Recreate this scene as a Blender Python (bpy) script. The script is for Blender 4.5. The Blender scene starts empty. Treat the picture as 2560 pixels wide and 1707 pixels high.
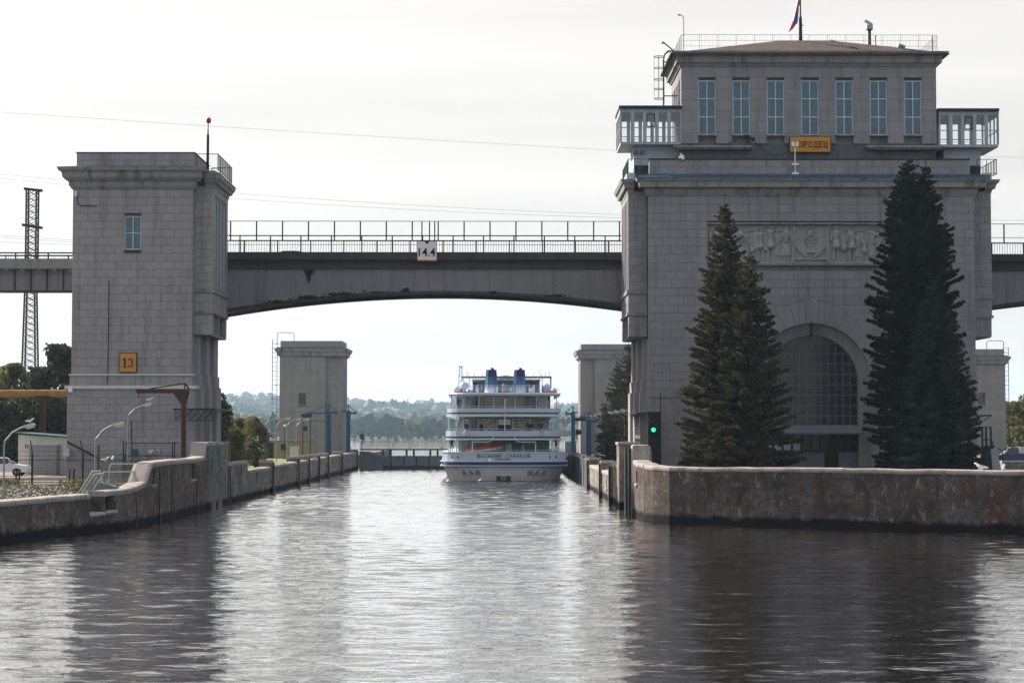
import bpy, math, random
import numpy as np
from mathutils import Vector, Matrix, noise as mnoise

random.seed(7)
rng = np.random.default_rng(7)
SC = bpy.context.scene
COL = SC.collection
R = math.radians
PI = math.pi

# ------------------------------------------------------------------ camera
CAM_H = 5.57
YAW = math.atan(35 / 4978.0)          # camera looks a touch right of the lock axis (+Y)
PITCH = math.atan(226.5 / 4978.0)
cam_d = bpy.data.cameras.new('camera')
cam_d.sensor_width = 36.0
cam_d.lens = 36.0 * 4978.0 / 2560.0
cam_d.clip_start = 0.5
cam_d.clip_end = 20000
cam = bpy.data.objects.new('camera', cam_d)
COL.objects.link(cam)
cam.location = (0, 0, CAM_H)
cam.rotation_euler = (PI / 2 + PITCH, 0, -YAW)
SC.camera = cam

# ------------------------------------------------------------------ sky and sun
SUN_EL = R(31)
SUN_AZ = R(-50)                        # to the left of the view axis, a little behind the towers
sun_dir = Vector((math.sin(SUN_AZ) * math.cos(SUN_EL), math.cos(SUN_AZ) * math.cos(SUN_EL), math.sin(SUN_EL)))
VEIL = 3.6
world = bpy.data.worlds.new('World')
SC.world = world
world.use_nodes = True
wn, wl = world.node_tree.nodes, world.node_tree.links
wn.clear()
w_out = wn.new('ShaderNodeOutputWorld')
w_bg = wn.new('ShaderNodeBackground')
w_bg.inputs['Strength'].default_value = 0.1
sky = wn.new('ShaderNodeTexSky')
sky.sky_type = 'NISHITA'
sky.sun_disc = False
sky.sun_elevation = SUN_EL
sky.sun_rotation = SUN_AZ
sky.air_density = 1.0
sky.dust_density = 1.2
sky.ozone_density = 1.0
# a thin bright veil of high cloud in wide horizontal streaks
tc = wn.new('ShaderNodeTexCoord')
mp = wn.new('ShaderNodeMapping')
mp.inputs['Scale'].default_value = (1.2, 1.2, 14.0)
nz = wn.new('ShaderNodeTexNoise')
nz.inputs['Scale'].default_value = 1.6
nz.inputs['Detail'].default_value = 5
nz.inputs['Roughness'].default_value = 0.5
rmp = wn.new('ShaderNodeMapRange')
rmp.inputs['From Min'].default_value = 0.3
rmp.inputs['From Max'].default_value = 0.7
rmp.inputs['To Min'].default_value = 0.84
rmp.inputs['To Max'].default_value = 1.06
mixs = wn.new('ShaderNodeMix')
mixs.data_type = 'RGBA'
# the veil brightens softly towards the sun
clm = wn.new('ShaderNodeMath'); clm.operation = 'MULTIPLY'; wl.new(rmp.outputs['Result'], clm.inputs[0])
vd = wn.new('ShaderNodeVectorMath'); vd.operation = 'DOT_PRODUCT'; vd.inputs[1].default_value = sun_dir
pw = wn.new('ShaderNodeMath'); pw.operation = 'POWER'; pw.inputs[1].default_value = 3.0; pw.use_clamp = False
mxm = wn.new('ShaderNodeMath'); mxm.operation = 'MAXIMUM'; mxm.inputs[1].default_value = 0.0
au = wn.new('ShaderNodeMapRange'); au.inputs['To Min'].default_value = VEIL; au.inputs['To Max'].default_value = VEIL * 1.55
vc = wn.new('ShaderNodeVectorMath'); vc.operation = 'SCALE'; vc.inputs[0].default_value = (1.0, 0.955, 0.905)
mf = wn.new('ShaderNodeMapRange'); mf.interpolation_type = 'SMOOTHSTEP'
for k_, v_ in zip(('From Min', 'From Max', 'To Min', 'To Max'), (-0.5, 0.45, 0.45, 0.97)): mf.inputs[k_].default_value = v_
wl.new(vd.outputs['Value'], mf.inputs['Value']); wl.new(mf.outputs['Result'], mixs.inputs['Factor'])
wl.new(tc.outputs['Generated'], vd.inputs[0]); wl.new(vd.outputs['Value'], mxm.inputs[0]); wl.new(mxm.outputs[0], pw.inputs[0])
wl.new(pw.outputs[0], au.inputs['Value']); wl.new(au.outputs['Result'], clm.inputs[1]); wl.new(clm.outputs[0], vc.inputs['Scale']); wl.new(vc.outputs[0], mixs.inputs['B'])
wl.new(tc.outputs['Generated'], mp.inputs['Vector'])
wl.new(mp.outputs['Vector'], nz.inputs['Vector'])
wl.new(nz.outputs['Fac'], rmp.inputs['Value'])
wl.new(sky.outputs['Color'], mixs.inputs['A'])
wl.new(mixs.outputs['Result'], w_bg.inputs['Color'])
wl.new(w_bg.outputs['Background'], w_out.inputs['Surface'])

sun_d = bpy.data.lights.new('sun', 'SUN')
sun_d.energy = 5.0
sun_d.angle = R(0.6)
sun_d.color = (1.0, 0.9, 0.78)
sun_o = bpy.data.objects.new('sun', sun_d)
COL.objects.link(sun_o)
sun_o.rotation_euler = (-sun_dir).to_track_quat('-Z', 'Y').to_euler()
sun_o.location = (-120, 60, 120)

SC.view_settings.view_transform = 'Standard'
SC.view_settings.look = 'None'
SC.view_settings.exposure = 1.25
SC.view_settings.gamma = 1.0
SC.view_settings.use_curve_mapping = False
SC.render.engine = 'CYCLES'
cy = SC.cycles
cy.use_denoising = True
cy.max_bounces = 6
cy.diffuse_bounces = 3
cy.glossy_bounces = 3
cy.transmission_bounces = 4
cy.transparent_max_bounces = 12
cy.volume_bounces = 1
cy.caustics_reflective = False
cy.caustics_refractive = False
cy.sample_clamp_indirect = 6.0

# ------------------------------------------------------------------ helpers
_cp, _sp, _cyw, _syw = math.cos(PITCH), math.sin(PITCH), math.cos(YAW), math.sin(YAW)
F_ = Vector((_syw * _cp, _cyw * _cp, _sp))
R_ = Vector((_cyw, -_syw, 0))
U_ = R_.cross(F_)

def at(u, v, Y):
    """world point seen at photo pixel (u, v) (2560 x 1707) at world distance Y"""
    d = F_ + R_ * ((u - 1280) / 4978.0) + U_ * ((853.5 - v) / 4978.0)
    t = Y / d.y
    return Vector((d.x * t, Y, CAM_H + d.z * t))
def ax(u, Y, v=900): return at(u, v, Y).x
def az(v, Y, u=1280): return at(u, v, Y).z

def lin(r, g, b):
    f = lambda c: (c / 255 / 12.92) if c / 255 <= 0.04045 else ((c / 255 + 0.055) / 1.055) ** 2.4
    return (f(r), f(g), f(b))

class MB:
    """collects shapes for ONE mesh object (world coordinates)"""
    def __init__(s): s.v, s.f, s.m = [], [], []
    def add(s, vs, fs, mi=0):
        b = len(s.v)
        s.v.extend([tuple(p) for p in vs])
        s.f.extend([tuple(i + b for i in f) for f in fs])
        s.m.extend([mi] * len(fs))
        return s
    def box(s, x0, x1, y0, y1, z0, z1, mi=0):
        if x0 > x1: x0, x1 = x1, x0
        if y0 > y1: y0, y1 = y1, y0
        if z0 > z1: z0, z1 = z1, z0
        vs = [(x0, y0, z0), (x1, y0, z0), (x1, y1, z0), (x0, y1, z0), (x0, y0, z1), (x1, y0, z1), (x1, y1, z1), (x0, y1, z1)]
        return s.add(vs, [(0, 3, 2, 1), (4, 5, 6, 7), (0, 1, 5, 4), (1, 2, 6, 5), (2, 3, 7, 6), (3, 0, 4, 7)], mi)
    def bar(s, p, q, w, h=None, mi=0):
        """rectangular bar p->q: w wide, h in the other direction"""
        p, q = Vector(p), Vector(q); h = h or w
        d = (q - p).normalized()
        up = Vector((0, 0, 1)) if abs(d.z) < 0.95 else Vector((0, 1, 0))
        a = d.cross(up).normalized(); b = a.cross(d).normalized()
        a *= w / 2; b *= h / 2
        vs = [p - a - b, p + a - b, p + a + b, p - a + b, q - a - b, q + a - b, q + a + b, q - a + b]
        return s.add(vs, [(0, 3, 2, 1), (4, 5, 6, 7), (0, 1, 5, 4), (1, 2, 6, 5), (2, 3, 7, 6), (3, 0, 4, 7)], mi)
    def tube(s, pts, r, n=8, mi=0, r1=None):
        pts = [Vector(p) for p in pts]; k = len(pts)
        rs = [r if r1 is None else r + (r1 - r) * i / (k - 1) for i in range(k)] if not isinstance(r, (list, tuple)) else r
        vs, fs = [], []
        prev = None
        for i, p in enumerate(pts):
            d = (pts[min(i + 1, k - 1)] - pts[max(i - 1, 0)]).normalized()
            if prev is None:
                up = Vector((0, 0, 1)) if abs(d.z) < 0.9 else Vector((1, 0, 0))
                a = d.cross(up).normalized()
            else:
                a = (prev - d * prev.dot(d)).normalized()
            prev = a; b = d.cross(a)
            for j in range(n):
                t = 2 * PI * j / n
                vs.append(p + (a * math.cos(t) + b * math.sin(t)) * rs[i])
        for i in range(k - 1):
            for j in range(n):
                fs.append((i * n + j, i * n + (j + 1) % n, (i + 1) * n + (j + 1) % n, (i + 1) * n + j))
        fs.append(tuple(range(n))[::-1]); fs.append(tuple((k - 1) * n + j for j in range(n)))
        return s.add(vs, fs, mi)
    def lathe(s, prof, c, n=16, mi=0, sy=1.0):
        c = Vector(c); vs, fs = [], []
        for (r, z) in prof:
            for j in range(n):
                t = 2 * PI * j / n
                vs.append((c.x + r * math.cos(t), c.y + r * math.sin(t) * sy, c.z + z))
        for i in range(len(prof) - 1):
            for j in range(n):
                fs.append((i * n + j, i * n + (j + 1) % n, (i + 1) * n + (j + 1) % n, (i + 1) * n + j))
        fs.append(tuple(range(n))[::-1]); fs.append(tuple((len(prof) - 1) * n + j for j in range(n)))
        return s.add(vs, fs, mi)
    def ball(s, c, r, n=12, mi=0, sz=1.0):
        prof = [(max(1e-3, r * math.sin(PI * i / 8)), -r * sz * math.cos(PI * i / 8)) for i in range(9)]
        return s.lathe(prof, c, n, mi)
    def ring(s, c, r, w, axis='y', n=20, mi=0):
        c = Vector(c); vs, fs = [], []
        for i in range(n):
            t = 2 * PI * i / n
            d = Vector((math.cos(t), 0, math.sin(t))) if axis == 'y' else (Vector((0, math.cos(t), math.sin(t))) if axis == 'x' else Vector((math.cos(t), math.sin(t), 0)))
            a = Vector((0, 1, 0)) if axis == 'y' else (Vector((1, 0, 0)) if axis == 'x' else Vector((0, 0, 1)))
            for j in range(6):
                q = 2 * PI * j / 6
                vs.append(c + d * (r + w * math.cos(q)) + a * (w * math.sin(q)))
        for i in range(n):
            for j in range(6):
                fs.append((i * 6 + j, i * 6 + (j + 1) % 6, ((i + 1) % n) * 6 + (j + 1) % 6, ((i + 1) % n) * 6 + j))
        return s.add(vs, fs, mi)
    def prism(s, poly, axis, lo, hi, mi=0):
        """poly in the plane across `axis`: 'x' (y,z)  'y' (x,z)  'z' (x,y)"""
        mk = {'x': lambda a, b, t: (t, a, b), 'y': lambda a, b, t: (a, t, b), 'z': lambda a, b, t: (a, b, t)}[axis]
        n = len(poly)
        vs = [mk(a, b, lo) for a, b in poly] + [mk(a, b, hi) for a, b in poly]
        fs = [tuple(range(n))[::-1], tuple(range(n, 2 * n))] + [(i, (i + 1) % n, n + (i + 1) % n, n + i) for i in range(n)]
        return s.add(vs, fs, mi)
    def build(s, name, mat, parent=None, smooth=False):
        off = Vector((0, 0, 0))
        if parent is not None:
            off = wloc(parent)
        me = bpy.data.meshes.new(name)
        me.from_pydata([(a - off.x, b - off.y, c - off.z) for a, b, c in s.v], [], s.f)
        mats = mat if isinstance(mat, (list, tuple)) else [mat]
        for m in mats: me.materials.append(m)
        if len(mats) > 1: me.polygons.foreach_set('material_index', s.m)
        if smooth: me.polygons.foreach_set('use_smooth', [True] * len(me.polygons))
        fixn(me)
        o = bpy.data.objects.new(name, me)
        COL.objects.link(o)
        if parent is not None: o.parent = parent
        return o

import bmesh
def fixn(me):
    bm = bmesh.new(); bm.from_mesh(me)
    bmesh.ops.recalc_face_normals(bm, faces=bm.faces)
    bm.to_mesh(me); bm.free()

def wloc(o):
    p = Vector((0, 0, 0))
    while o is not None:
        p += o.location; o = o.parent
    return p

def tag(o, label=None, cat=None, group=None, kind=None):
    if label: o['label'] = label
    if cat: o['category'] = cat
    if group: o['group'] = group
    if kind: o['kind'] = kind
    return o

def thing(name, label, cat, loc, group=None, rz=0):
    o = bpy.data.objects.new(name, None)
    COL.objects.link(o); o.location = loc; o.rotation_euler.z = rz
    o.empty_display_size = 0.2
    return tag(o, label, cat, group)

def copy_tree(o, parent=None):
    c = o.copy(); COL.objects.link(c)
    if parent is not None: c.parent = parent
    for ch in list(o.children): copy_tree(ch, c)
    return c

def raw_mesh(name, verts, faces, mat, parent=None, smooth=False):
    """verts (n,3) numpy, faces (m,k) numpy"""
    me = bpy.data.meshes.new(name)
    verts = np.asarray(verts, dtype=np.float32); faces = np.asarray(faces, dtype=np.int32)
    if parent is not None:
        off = wloc(parent); verts = verts - np.array([off.x, off.y, off.z], dtype=np.float32)
    m, k = faces.shape
    me.vertices.add(len(verts)); me.vertices.foreach_set('co', verts.ravel())
    me.loops.add(m * k); me.loops.foreach_set('vertex_index', faces.ravel())
    me.polygons.add(m)
    me.polygons.foreach_set('loop_start', np.arange(0, m * k, k, dtype=np.int32))
    if smooth: me.polygons.foreach_set('use_smooth', np.ones(m, dtype=bool))
    for mm in (mat if isinstance(mat, (list, tuple)) else [mat]): me.materials.append(mm)
    me.update(calc_edges=True); me.validate()
    o = bpy.data.objects.new(name, me); COL.objects.link(o)
    if parent is not None: o.parent = parent
    return o

# ------------------------------------------------------------------ materials
class NT:
    def __init__(s, name):
        s.mat = bpy.data.materials.new(name); s.mat.use_nodes = True
        s.t = s.mat.node_tree; s.n = s.t.nodes; s.n.clear()
        s.out = s.n.new('ShaderNodeOutputMaterial')
        s.b = s.n.new('ShaderNodeBsdfPrincipled')
        s.t.links.new(s.b.outputs[0], s.out.inputs[0])
    def new(s, t, **kw):
        n = s.n.new('ShaderNode' + t)
        for k, v in kw.items():
            if k in n.inputs: n.inputs[k].default_value = v
            else: setattr(n, k, v)
        return n
    def link(s, a, b): s.t.links.new(a, b)
    def coords(s, scale=(1, 1, 1)):
        g = s.new('NewGeometry'); m = s.new('Mapping'); m.inputs['Scale'].default_value = scale
        s.link(g.outputs['Position'], m.inputs['Vector']); return m.outputs[0]
    def noise(s, scale, detail=4, rough=0.55, st=(1, 1, 1), dist=0.0):
        n = s.new('TexNoise'); n.inputs['Scale'].default_value = scale; n.inputs['Detail'].default_value = detail
        n.inputs['Roughness'].default_value = rough; n.inputs['Distortion'].default_value = dist
        s.link(s.coords(st), n.inputs['Vector']); return n.outputs['Fac']
    def ramp(s, fac, stops):
        r = s.new('ValToRGB'); e = r.color_ramp.elements
        while len(e) < len(stops): e.new(0.5)
        for i, (p, c) in enumerate(stops):
            e[i].position = p; e[i].color = (c[0], c[1], c[2], 1)
        s.link(fac, r.inputs['Fac']); return r.outputs['Color']
    def rng(s, fac, a, b, c, d):
        r = s.new('MapRange'); 
        for k, v in zip(('From Min', 'From Max', 'To Min', 'To Max'), (a, b, c, d)): r.inputs[k].default_value = v
        s.link(fac, r.inputs['Value']); return r.outputs['Result']
    def mix(s, fac, a, b, mode='MIX'):
        m = s.new('Mix'); m.data_type = 'RGBA'; m.blend_type = mode
        for sock, v in ((m.inputs['Factor'], fac), (m.inputs['A'], a), (m.inputs['B'], b)):
            if hasattr(v, 'is_linked') or hasattr(v, 'links'): s.link(v, sock)
            elif isinstance(v, (int, float)): sock.default_value = v
            else: sock.default_value = (v[0], v[1], v[2], 1)
        return m.outputs['Result']
    def math(s, op, a, b=0.0):
        m = s.new('Math'); m.operation = op
        for sock, v in ((m.inputs[0], a), (m.inputs[1], b)):
            if hasattr(v, 'links'): s.link(v, sock)
            else: sock.default_value = v
        return m.outputs[0]
    def color(s, c): s.link(c, s.b.inputs['Base Color']) if hasattr(c, 'links') else setattr(s.b.inputs['Base Color'], 'default_value', (*c, 1))
    def rough(s, r): s.link(r, s.b.inputs['Roughness']) if hasattr(r, 'links') else setattr(s.b.inputs['Roughness'], 'default_value', r)
    def bump(s, h, strength=0.4, dist=0.02):
        b = s.new('Bump'); b.inputs['Strength'].default_value = strength; b.inputs['Distance'].default_value = dist
        s.link(h, b.inputs['Height']); s.link(b.outputs[0], s.b.inputs['Normal'])
    def piece_random(s):
        g = s.new('NewGeometry'); o = s.new('ObjectInfo')
        return s.math('FRACT', s.math('ADD', g.outputs['Random Per Island'], o.outputs['Random']))

def stone_mat(name, c, var=0.12, dirt=0.5, dark=(0.10, 0.10, 0.10)):
    t = NT(name)
    pr = t.piece_random()
    base = t.mix(pr, tuple(x * (1 - var) for x in c), tuple(x * (1 + var) for x in c))
    blot = t.noise(0.35, 5, 0.6)
    base = t.mix(t.rng(blot, 0.35, 0.75, 0.0, 0.35), base, (c[0] * 0.72, c[1] * 0.7, c[2] * 0.68))
    streak = t.noise(1.0, 5, 0.65, st=(1.6, 1.6, 0.10))
    f = t.math('MULTIPLY', t.rng(streak, 0.50, 0.74, 0.0, 1.0), dirt)
    base = t.mix(f, base, dark)
    grain = t.noise(9.0, 4, 0.7)
    base = t.mix(0.25, base, t.ramp(grain, [(0.3, (0.25, 0.25, 0.25)), (0.7, (0.75, 0.75, 0.75))]), 'OVERLAY')
    t.color(base); t.rough(0.9); t.bump(grain, 0.35, 0.02); t.b.inputs['Specular IOR Level'].default_value = 0.06
    return t.mat

def plain(name, c, rough=0.6, metal=0.0, wear=0.25, scale=3.0):
    t = NT(name)
    n = t.noise(scale, 4, 0.6)
    t.color(t.mix(t.rng(n, 0.35, 0.75, 0.0, wear), c, tuple(x * 0.45 for x in c)))
    t.rough(t.rng(n, 0.3, 0.7, max(0.05, rough - 0.1), min(1, rough + 0.15)))
    t.b.inputs['Metallic'].default_value = metal
    t.b.inputs['Specular IOR Level'].default_value = 0.5 if rough < 0.4 else 0.2 if rough < 0.7 else 0.06
    return t.mat

def concrete_stained(name, c, rust=0.6, rust_right=False):
    t = NT(name)
    g = t.new('NewGeometry'); sp = t.new('SeparateXYZ'); t.link(g.outputs['Position'], sp.inputs[0])
    n1 = t.noise(0.55, 6, 0.7); n2 = t.noise(2.2, 6, 0.75, st=(1, 1, 0.35)); n3 = t.noise(0.9, 7, 0.75, st=(1.2, 1.2, 0.8), dist=0.8)
    n4 = t.noise(3.4, 6, 0.8)
    col = t.mix(t.rng(n1, 0.36, 0.62, 0, 1), tuple(x * 1.15 for x in c), tuple(x * 0.34 for x in c))
    col = t.mix(t.rng(n4, 0.42, 0.66, 0, 0.85), col, (c[0] * 0.28, c[1] * 0.26, c[2] * 0.27))
    col = t.mix(t.rng(n2, 0.52, 0.70, 0, 0.75), col, (c[0] * 0.16, c[1] * 0.15, c[2] * 0.16))
    rf = t.math('MULTIPLY', t.rng(n3, 0.50, 0.60, 0, 1), rust)
    if rust_right: rf = t.math('MULTIPLY', rf, t.rng(sp.outputs['X'], 12.0, 32.0, 0.25, 1.0))
    col = t.mix(rf, col, (0.115, 0.043, 0.014))
    form = t.noise(1.0, 3, 0.5, st=(.12, .12, 3.2)); col = t.mix(t.rng(form, 0.5, 0.62, 0, 0.5), col, tuple(x * 0.4 for x in c))
    pale = t.noise(2.6, 6, 0.8, st=(1, 1, 0.5))
    col = t.mix(t.rng(pale, 0.56, 0.66, 0, 0.85), col, (c[0] * 2.1, c[1] * 2.15, c[2] * 2.1))
    hz = t.math('ADD', sp.outputs['Z'], t.math('MULTIPLY', t.math('SUBTRACT', t.noise(1.2, 4, 0.6), 0.5), 0.7))
    col = t.mix(t.rng(hz, 0.38, 0.60, 1, 0), col, (0.007, 0.007, 0.008))      # wet algae band at the waterline
    t.color(col); t.rough(0.9); t.bump(t.noise(4, 7, 0.8), 1.0, 0.08); t.b.inputs['Specular IOR Level'].default_value = 0.06
    return t.mat

M = {}
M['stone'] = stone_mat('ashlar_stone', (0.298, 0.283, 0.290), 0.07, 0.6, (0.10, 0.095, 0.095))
M['stone_right'] = stone_mat('darker_ashlar', (0.258, 0.252, 0.272), 0.065, 0.6, (0.09, 0.09, 0.10))  # control house stone, slightly darker and bluer than the left tower
M['stone_trim'] = stone_mat('cornice_stone', (0.26, 0.255, 0.265), 0.06, 0.9, (0.07, 0.07, 0.07))
M['mortar'] = plain('mortar_joint', (0.215, 0.20, 0.205), 0.95)
M['frieze'] = stone_mat('carved_limestone', (0.33, 0.32, 0.33), 0.0, 0.5, (0.12, 0.115, 0.115))  # lightened throughout to stand in for light on the carved bulges
M['plaster'] = stone_mat('grey_plaster', (0.125, 0.135, 0.155), 0.04, 0.6, (0.05, 0.05, 0.05))
M['stone_far'] = stone_mat('far_tower_stone', (0.27, 0.255, 0.25), 0.06, 0.4)
M['blue_white'] = plain('pale_blue_paint', (0.35, 0.38, 0.43), 0.6, 0, 0.3, 1.2)
M['canopy'] = plain('grey_blue_canopy', (0.15, 0.165, 0.20), 0.7, 0, 0.35, 1.0)
M['blue_metal'] = plain('blue_sheet_metal', (0.05, 0.11, 0.17), 0.4, 0.2, 0.4)
M['roof_brown'] = plain('brown_roof_felt', (0.105, 0.082, 0.078), 0.9, 0, 0.4, 1.5)
M['dark_metal'] = plain('dark_iron', (0.025, 0.028, 0.03), 0.5, 0.3)
M['black'] = plain('black_paint', (0.012, 0.012, 0.014), 0.5)
M['grey_metal'] = plain('galvanised_steel', (0.22, 0.23, 0.24), 0.5, 0.3)
M['white'] = plain('white_paint', (0.74, 0.75, 0.76), 0.45, 0, 0.15)
M['off_white'] = plain('off_white_paint', (0.55, 0.55, 0.53), 0.6, 0, 0.3)
M['frame_teal'] = plain('pale_window_frame', (0.48, 0.56, 0.60), 0.5, 0, 0.15)
M['maroon'] = plain('maroon_crane_paint', (0.06, 0.022, 0.022), 0.6, 0, 0.5)
M['crane_blue'] = plain('blue_crane_paint', (0.012, 0.075, 0.15), 0.5, 0, 0.3)
M['green_metal'] = plain('dark_green_paint', (0.014, 0.085, 0.076), 0.6, 0, 0.4)
M['orange'] = plain('amber_sign_paint', (0.55, 0.24, 0.025), 0.5, 0, 0.15)
M['navy'] = plain('navy_letter_paint', (0.015, 0.02, 0.10), 0.5)
M['sign_brown'] = plain('dark_letter_paint', (0.05, 0.035, 0.02), 0.5)
M['red'] = plain('red_paint', (0.55, 0.03, 0.035), 0.5, 0, 0.2)
M['red_cover'] = plain('red_boat_cover', (0.50, 0.06, 0.05), 0.6, 0, 0.3)
M['ship_blue'] = plain('ship_blue_paint', (0.012, 0.06, 0.26), 0.35, 0, 0.1)
M['ship_white'] = plain('ship_white_paint', (0.44, 0.505, 0.63), 0.35, 0, 0.12, 0.8)
M['ship_rim'] = plain('ship_pale_rim', (0.55, 0.64, 0.66), 0.4, 0, 0.12)
M['ship_wall'] = plain('ship_inner_wall', (0.17, 0.175, 0.205), 0.5, 0, 0.15)  # dark tone puts the shade of the recessed decks into the wall colour
M['pipe'] = plain('ochre_pipe_lagging', (0.36, 0.205, 0.075), 0.7, 0, 0.6, 2.0)
M['yellow_hut'] = plain('ochre_hut_plaster', (0.33, 0.265, 0.17), 0.85, 0, 0.3)
M['wood'] = plain('weathered_timber', (0.14, 0.10, 0.065), 0.85, 0, 0.5)
M['car_white'] = plain('white_car_paint', (0.70, 0.71, 0.74), 0.25, 0, 0.05)
M['car_dark'] = plain('dark_car_paint', (0.03, 0.035, 0.04), 0.25, 0.3, 0.05)
M['car_blue'] = plain('navy_car_paint', (0.015, 0.03, 0.10), 0.3, 0.3, 0.05)
M['tyre'] = plain('tyre_rubber', (0.015, 0.015, 0.015), 0.9)
M['skin'] = plain('skin', (0.45, 0.28, 0.2), 0.6, 0, 0.1)
M['cloth_dark'] = plain('dark_clothing', (0.03, 0.035, 0.05), 0.9)
M['cloth_red'] = plain('red_clothing', (0.5, 0.04, 0.06), 0.9)
M['gull'] = plain('gull_feathers', (0.68, 0.68, 0.68), 0.8, 0, 0.2, 8)
M['gull_grey'] = plain('gull_wing_feathers', (0.3, 0.31, 0.33), 0.8)
M['lamp_glass'] = plain('yellowed_lamp_glass', (0.55, 0.52, 0.42), 0.4, 0, 0.1)
M['asphalt'] = plain('bridge_asphalt', (0.05, 0.05, 0.05), 0.9)
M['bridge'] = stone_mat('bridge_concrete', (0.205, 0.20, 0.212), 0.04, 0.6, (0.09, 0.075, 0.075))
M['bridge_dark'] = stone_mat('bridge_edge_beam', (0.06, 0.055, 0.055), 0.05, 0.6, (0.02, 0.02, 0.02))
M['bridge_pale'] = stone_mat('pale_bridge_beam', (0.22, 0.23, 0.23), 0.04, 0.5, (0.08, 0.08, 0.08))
M['coping'] = stone_mat('pale_coping_concrete', (0.33, 0.295, 0.28), 0.08, 0.85, (0.08, 0.07, 0.065))
M['quay'] = concrete_stained('stained_quay_concrete', (0.145, 0.125, 0.122), 0.9, True)
M['quay_left'] = concrete_stained('pale_stained_quay', (0.20, 0.168, 0.152), 0.5)
M['lock_conc'] = concrete_stained('lock_wall_concrete', (0.34, 0.32, 0.29), 0.25)
M['gate'] = plain('grey_gate_steel', (0.14, 0.16, 0.18), 0.6, 0.1, 0.5, 0.8)

def glass_mat(name, tint, alpha=0.55, refl=1.0):
    t = NT(name); t.n.remove(t.b)
    fr = t.new('Fresnel', IOR=1.5)
    tr = t.new('BsdfTransparent'); tr.inputs[0].default_value = (*tint, 1)
    gl = t.new('BsdfGlossy'); gl.inputs['Roughness'].default_value = 0.03; gl.inputs['Color'].default_value = (refl, refl, refl, 1)
    mx = t.new('MixShader')
    t.link(fr.outputs[0], mx.inputs[0]); t.link(tr.outputs[0], mx.inputs[1]); t.link(gl.outputs[0], mx.inputs[2])
    t.link(mx.outputs[0], t.out.inputs[0]); return t.mat
M['glass'] = glass_mat('clear_glass', (0.93, 0.95, 0.95))
M['glass_teal'] = glass_mat('tinted_window_glass', (0.70, 0.86, 0.92))
t = NT('dusty_hall_glass'); n = t.noise(1.7, 4, 0.6)
t.color(t.mix(t.rng(n, 0.4, 0.7, 0, 1), (0.018, 0.020, 0.03), (0.06, 0.055, 0.062))); t.rough(0.12); t.b.inputs['Specular IOR Level'].default_value = 0.25; M['glass_hall'] = t.mat
t = NT('curtain_cloth'); n = t.noise(1.2, 3, 0.5)
pr = t.piece_random(); n = t.math('ADD', t.math('MULTIPLY', n, .5), t.math('MULTIPLY', pr, .5)); t.color(t.mix(n, (0.03, 0.16, 0.23), (0.10, 0.26, 0.33))); t.rough(0.9); M['curtain'] = t.mat
t = NT('dim_room'); t.color((0.03, 0.065, 0.085)); t.rough(0.9); M['room'] = t.mat
t = NT('ship_glass'); t.color((0.03, 0.04, 0.055)); t.rough(0.1); M['ship_glass'] = t.mat
t = NT('ship_lattice')
g = t.new('NewGeometry'); br = t.new('TexVoronoi', Scale=5.0); t.link(t.coords((1, 1, 1.4)), br.inputs['Vector'])
t.color(t.ramp(br.outputs['Distance'], [(0.50, (0.52, 0.45, 0.30)), (0.62, (0.08, 0.08, 0.09))])); t.rough(0.7); M['lattice'] = t.mat
# funnel: enamel bands fading navy - blue - white
t = NT('funnel_enamel'); g = t.new('TexCoord'); sp = t.new('SeparateXYZ'); t.link(g.outputs['Generated'], sp.inputs[0])
t.color(t.ramp(sp.outputs['Z'], [(0.0, (0.65, 0.70, 0.78)), (0.12, (0.65, 0.70, 0.78)), (0.5, (0.022, 0.10, 0.22)), (1.0, (0.012, 0.06, 0.13))])); t.rough(0.35); M['funnel'] = t.mat
t = NT('signal_lamp_green'); t.n.remove(t.b); e = t.new('Emission'); e.inputs[0].default_value = (0.03, 1.0, 0.45, 1); e.inputs[1].default_value = 0.75
t.link(e.outputs[0], t.out.inputs[0]); M['green_lamp'] = t.mat

def leaf_mat(name, c1, c2, scale=0.6, trans=0.25):
    t = NT(name)
    n = t.noise(scale, 3, 0.6); pr = t.piece_random()
    col = t.mix(t.rng(t.math('ADD', n, t.math('MULTIPLY', pr, 0.45)), 0.4, 1.0, 0, 1), c1, c2)
    t.color(col); t.rough(0.7)
    t.b.inputs['Specular IOR Level'].default_value = 0.08
    tl = t.new('BsdfTranslucent'); t.link(col, tl.inputs[0])
    mx = t.new('MixShader'); mx.inputs[0].default_value = trans
    t.link(t.b.outputs[0], mx.inputs[1]); t.link(tl.outputs[0], mx.inputs[2]); t.link(mx.outputs[0], t.out.inputs[0])
    return t.mat
M['spruce'] = leaf_mat('spruce_needles', (0.014, 0.024, 0.019), (0.105, 0.09, 0.046), 0.5, 0.26)  # brown second tone paints warm sunlight into the needles
M['spruce_shaded'] = leaf_mat('shaded_spruce_needles', (0.006, 0.013, 0.014), (0.017, 0.026, 0.024), 0.5, 0.06)  # near black copy puts the building's shade into the right spruces' colour
M['spruce_teal'] = leaf_mat('teal_spruce_needles', (0.012, 0.024, 0.024), (0.036, 0.052, 0.046), 0.5, 0.1)
M['leaf'] = leaf_mat('green_leaves', (0.05, 0.07, 0.025), (0.16, 0.145, 0.045), 0.5, 0.35)
M['leaf_dark'] = leaf_mat('pine_leaves', (0.02, 0.035, 0.018), (0.055, 0.06, 0.025), 0.5, 0.2)
M['leaf_far'] = leaf_mat('poplar_leaves', (0.022, 0.04, 0.028), (0.038, 0.056, 0.034), 0.1, 0.05)
M['moss'] = plain('black_moss', (0.014, 0.015, 0.012), 0.95)
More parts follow.
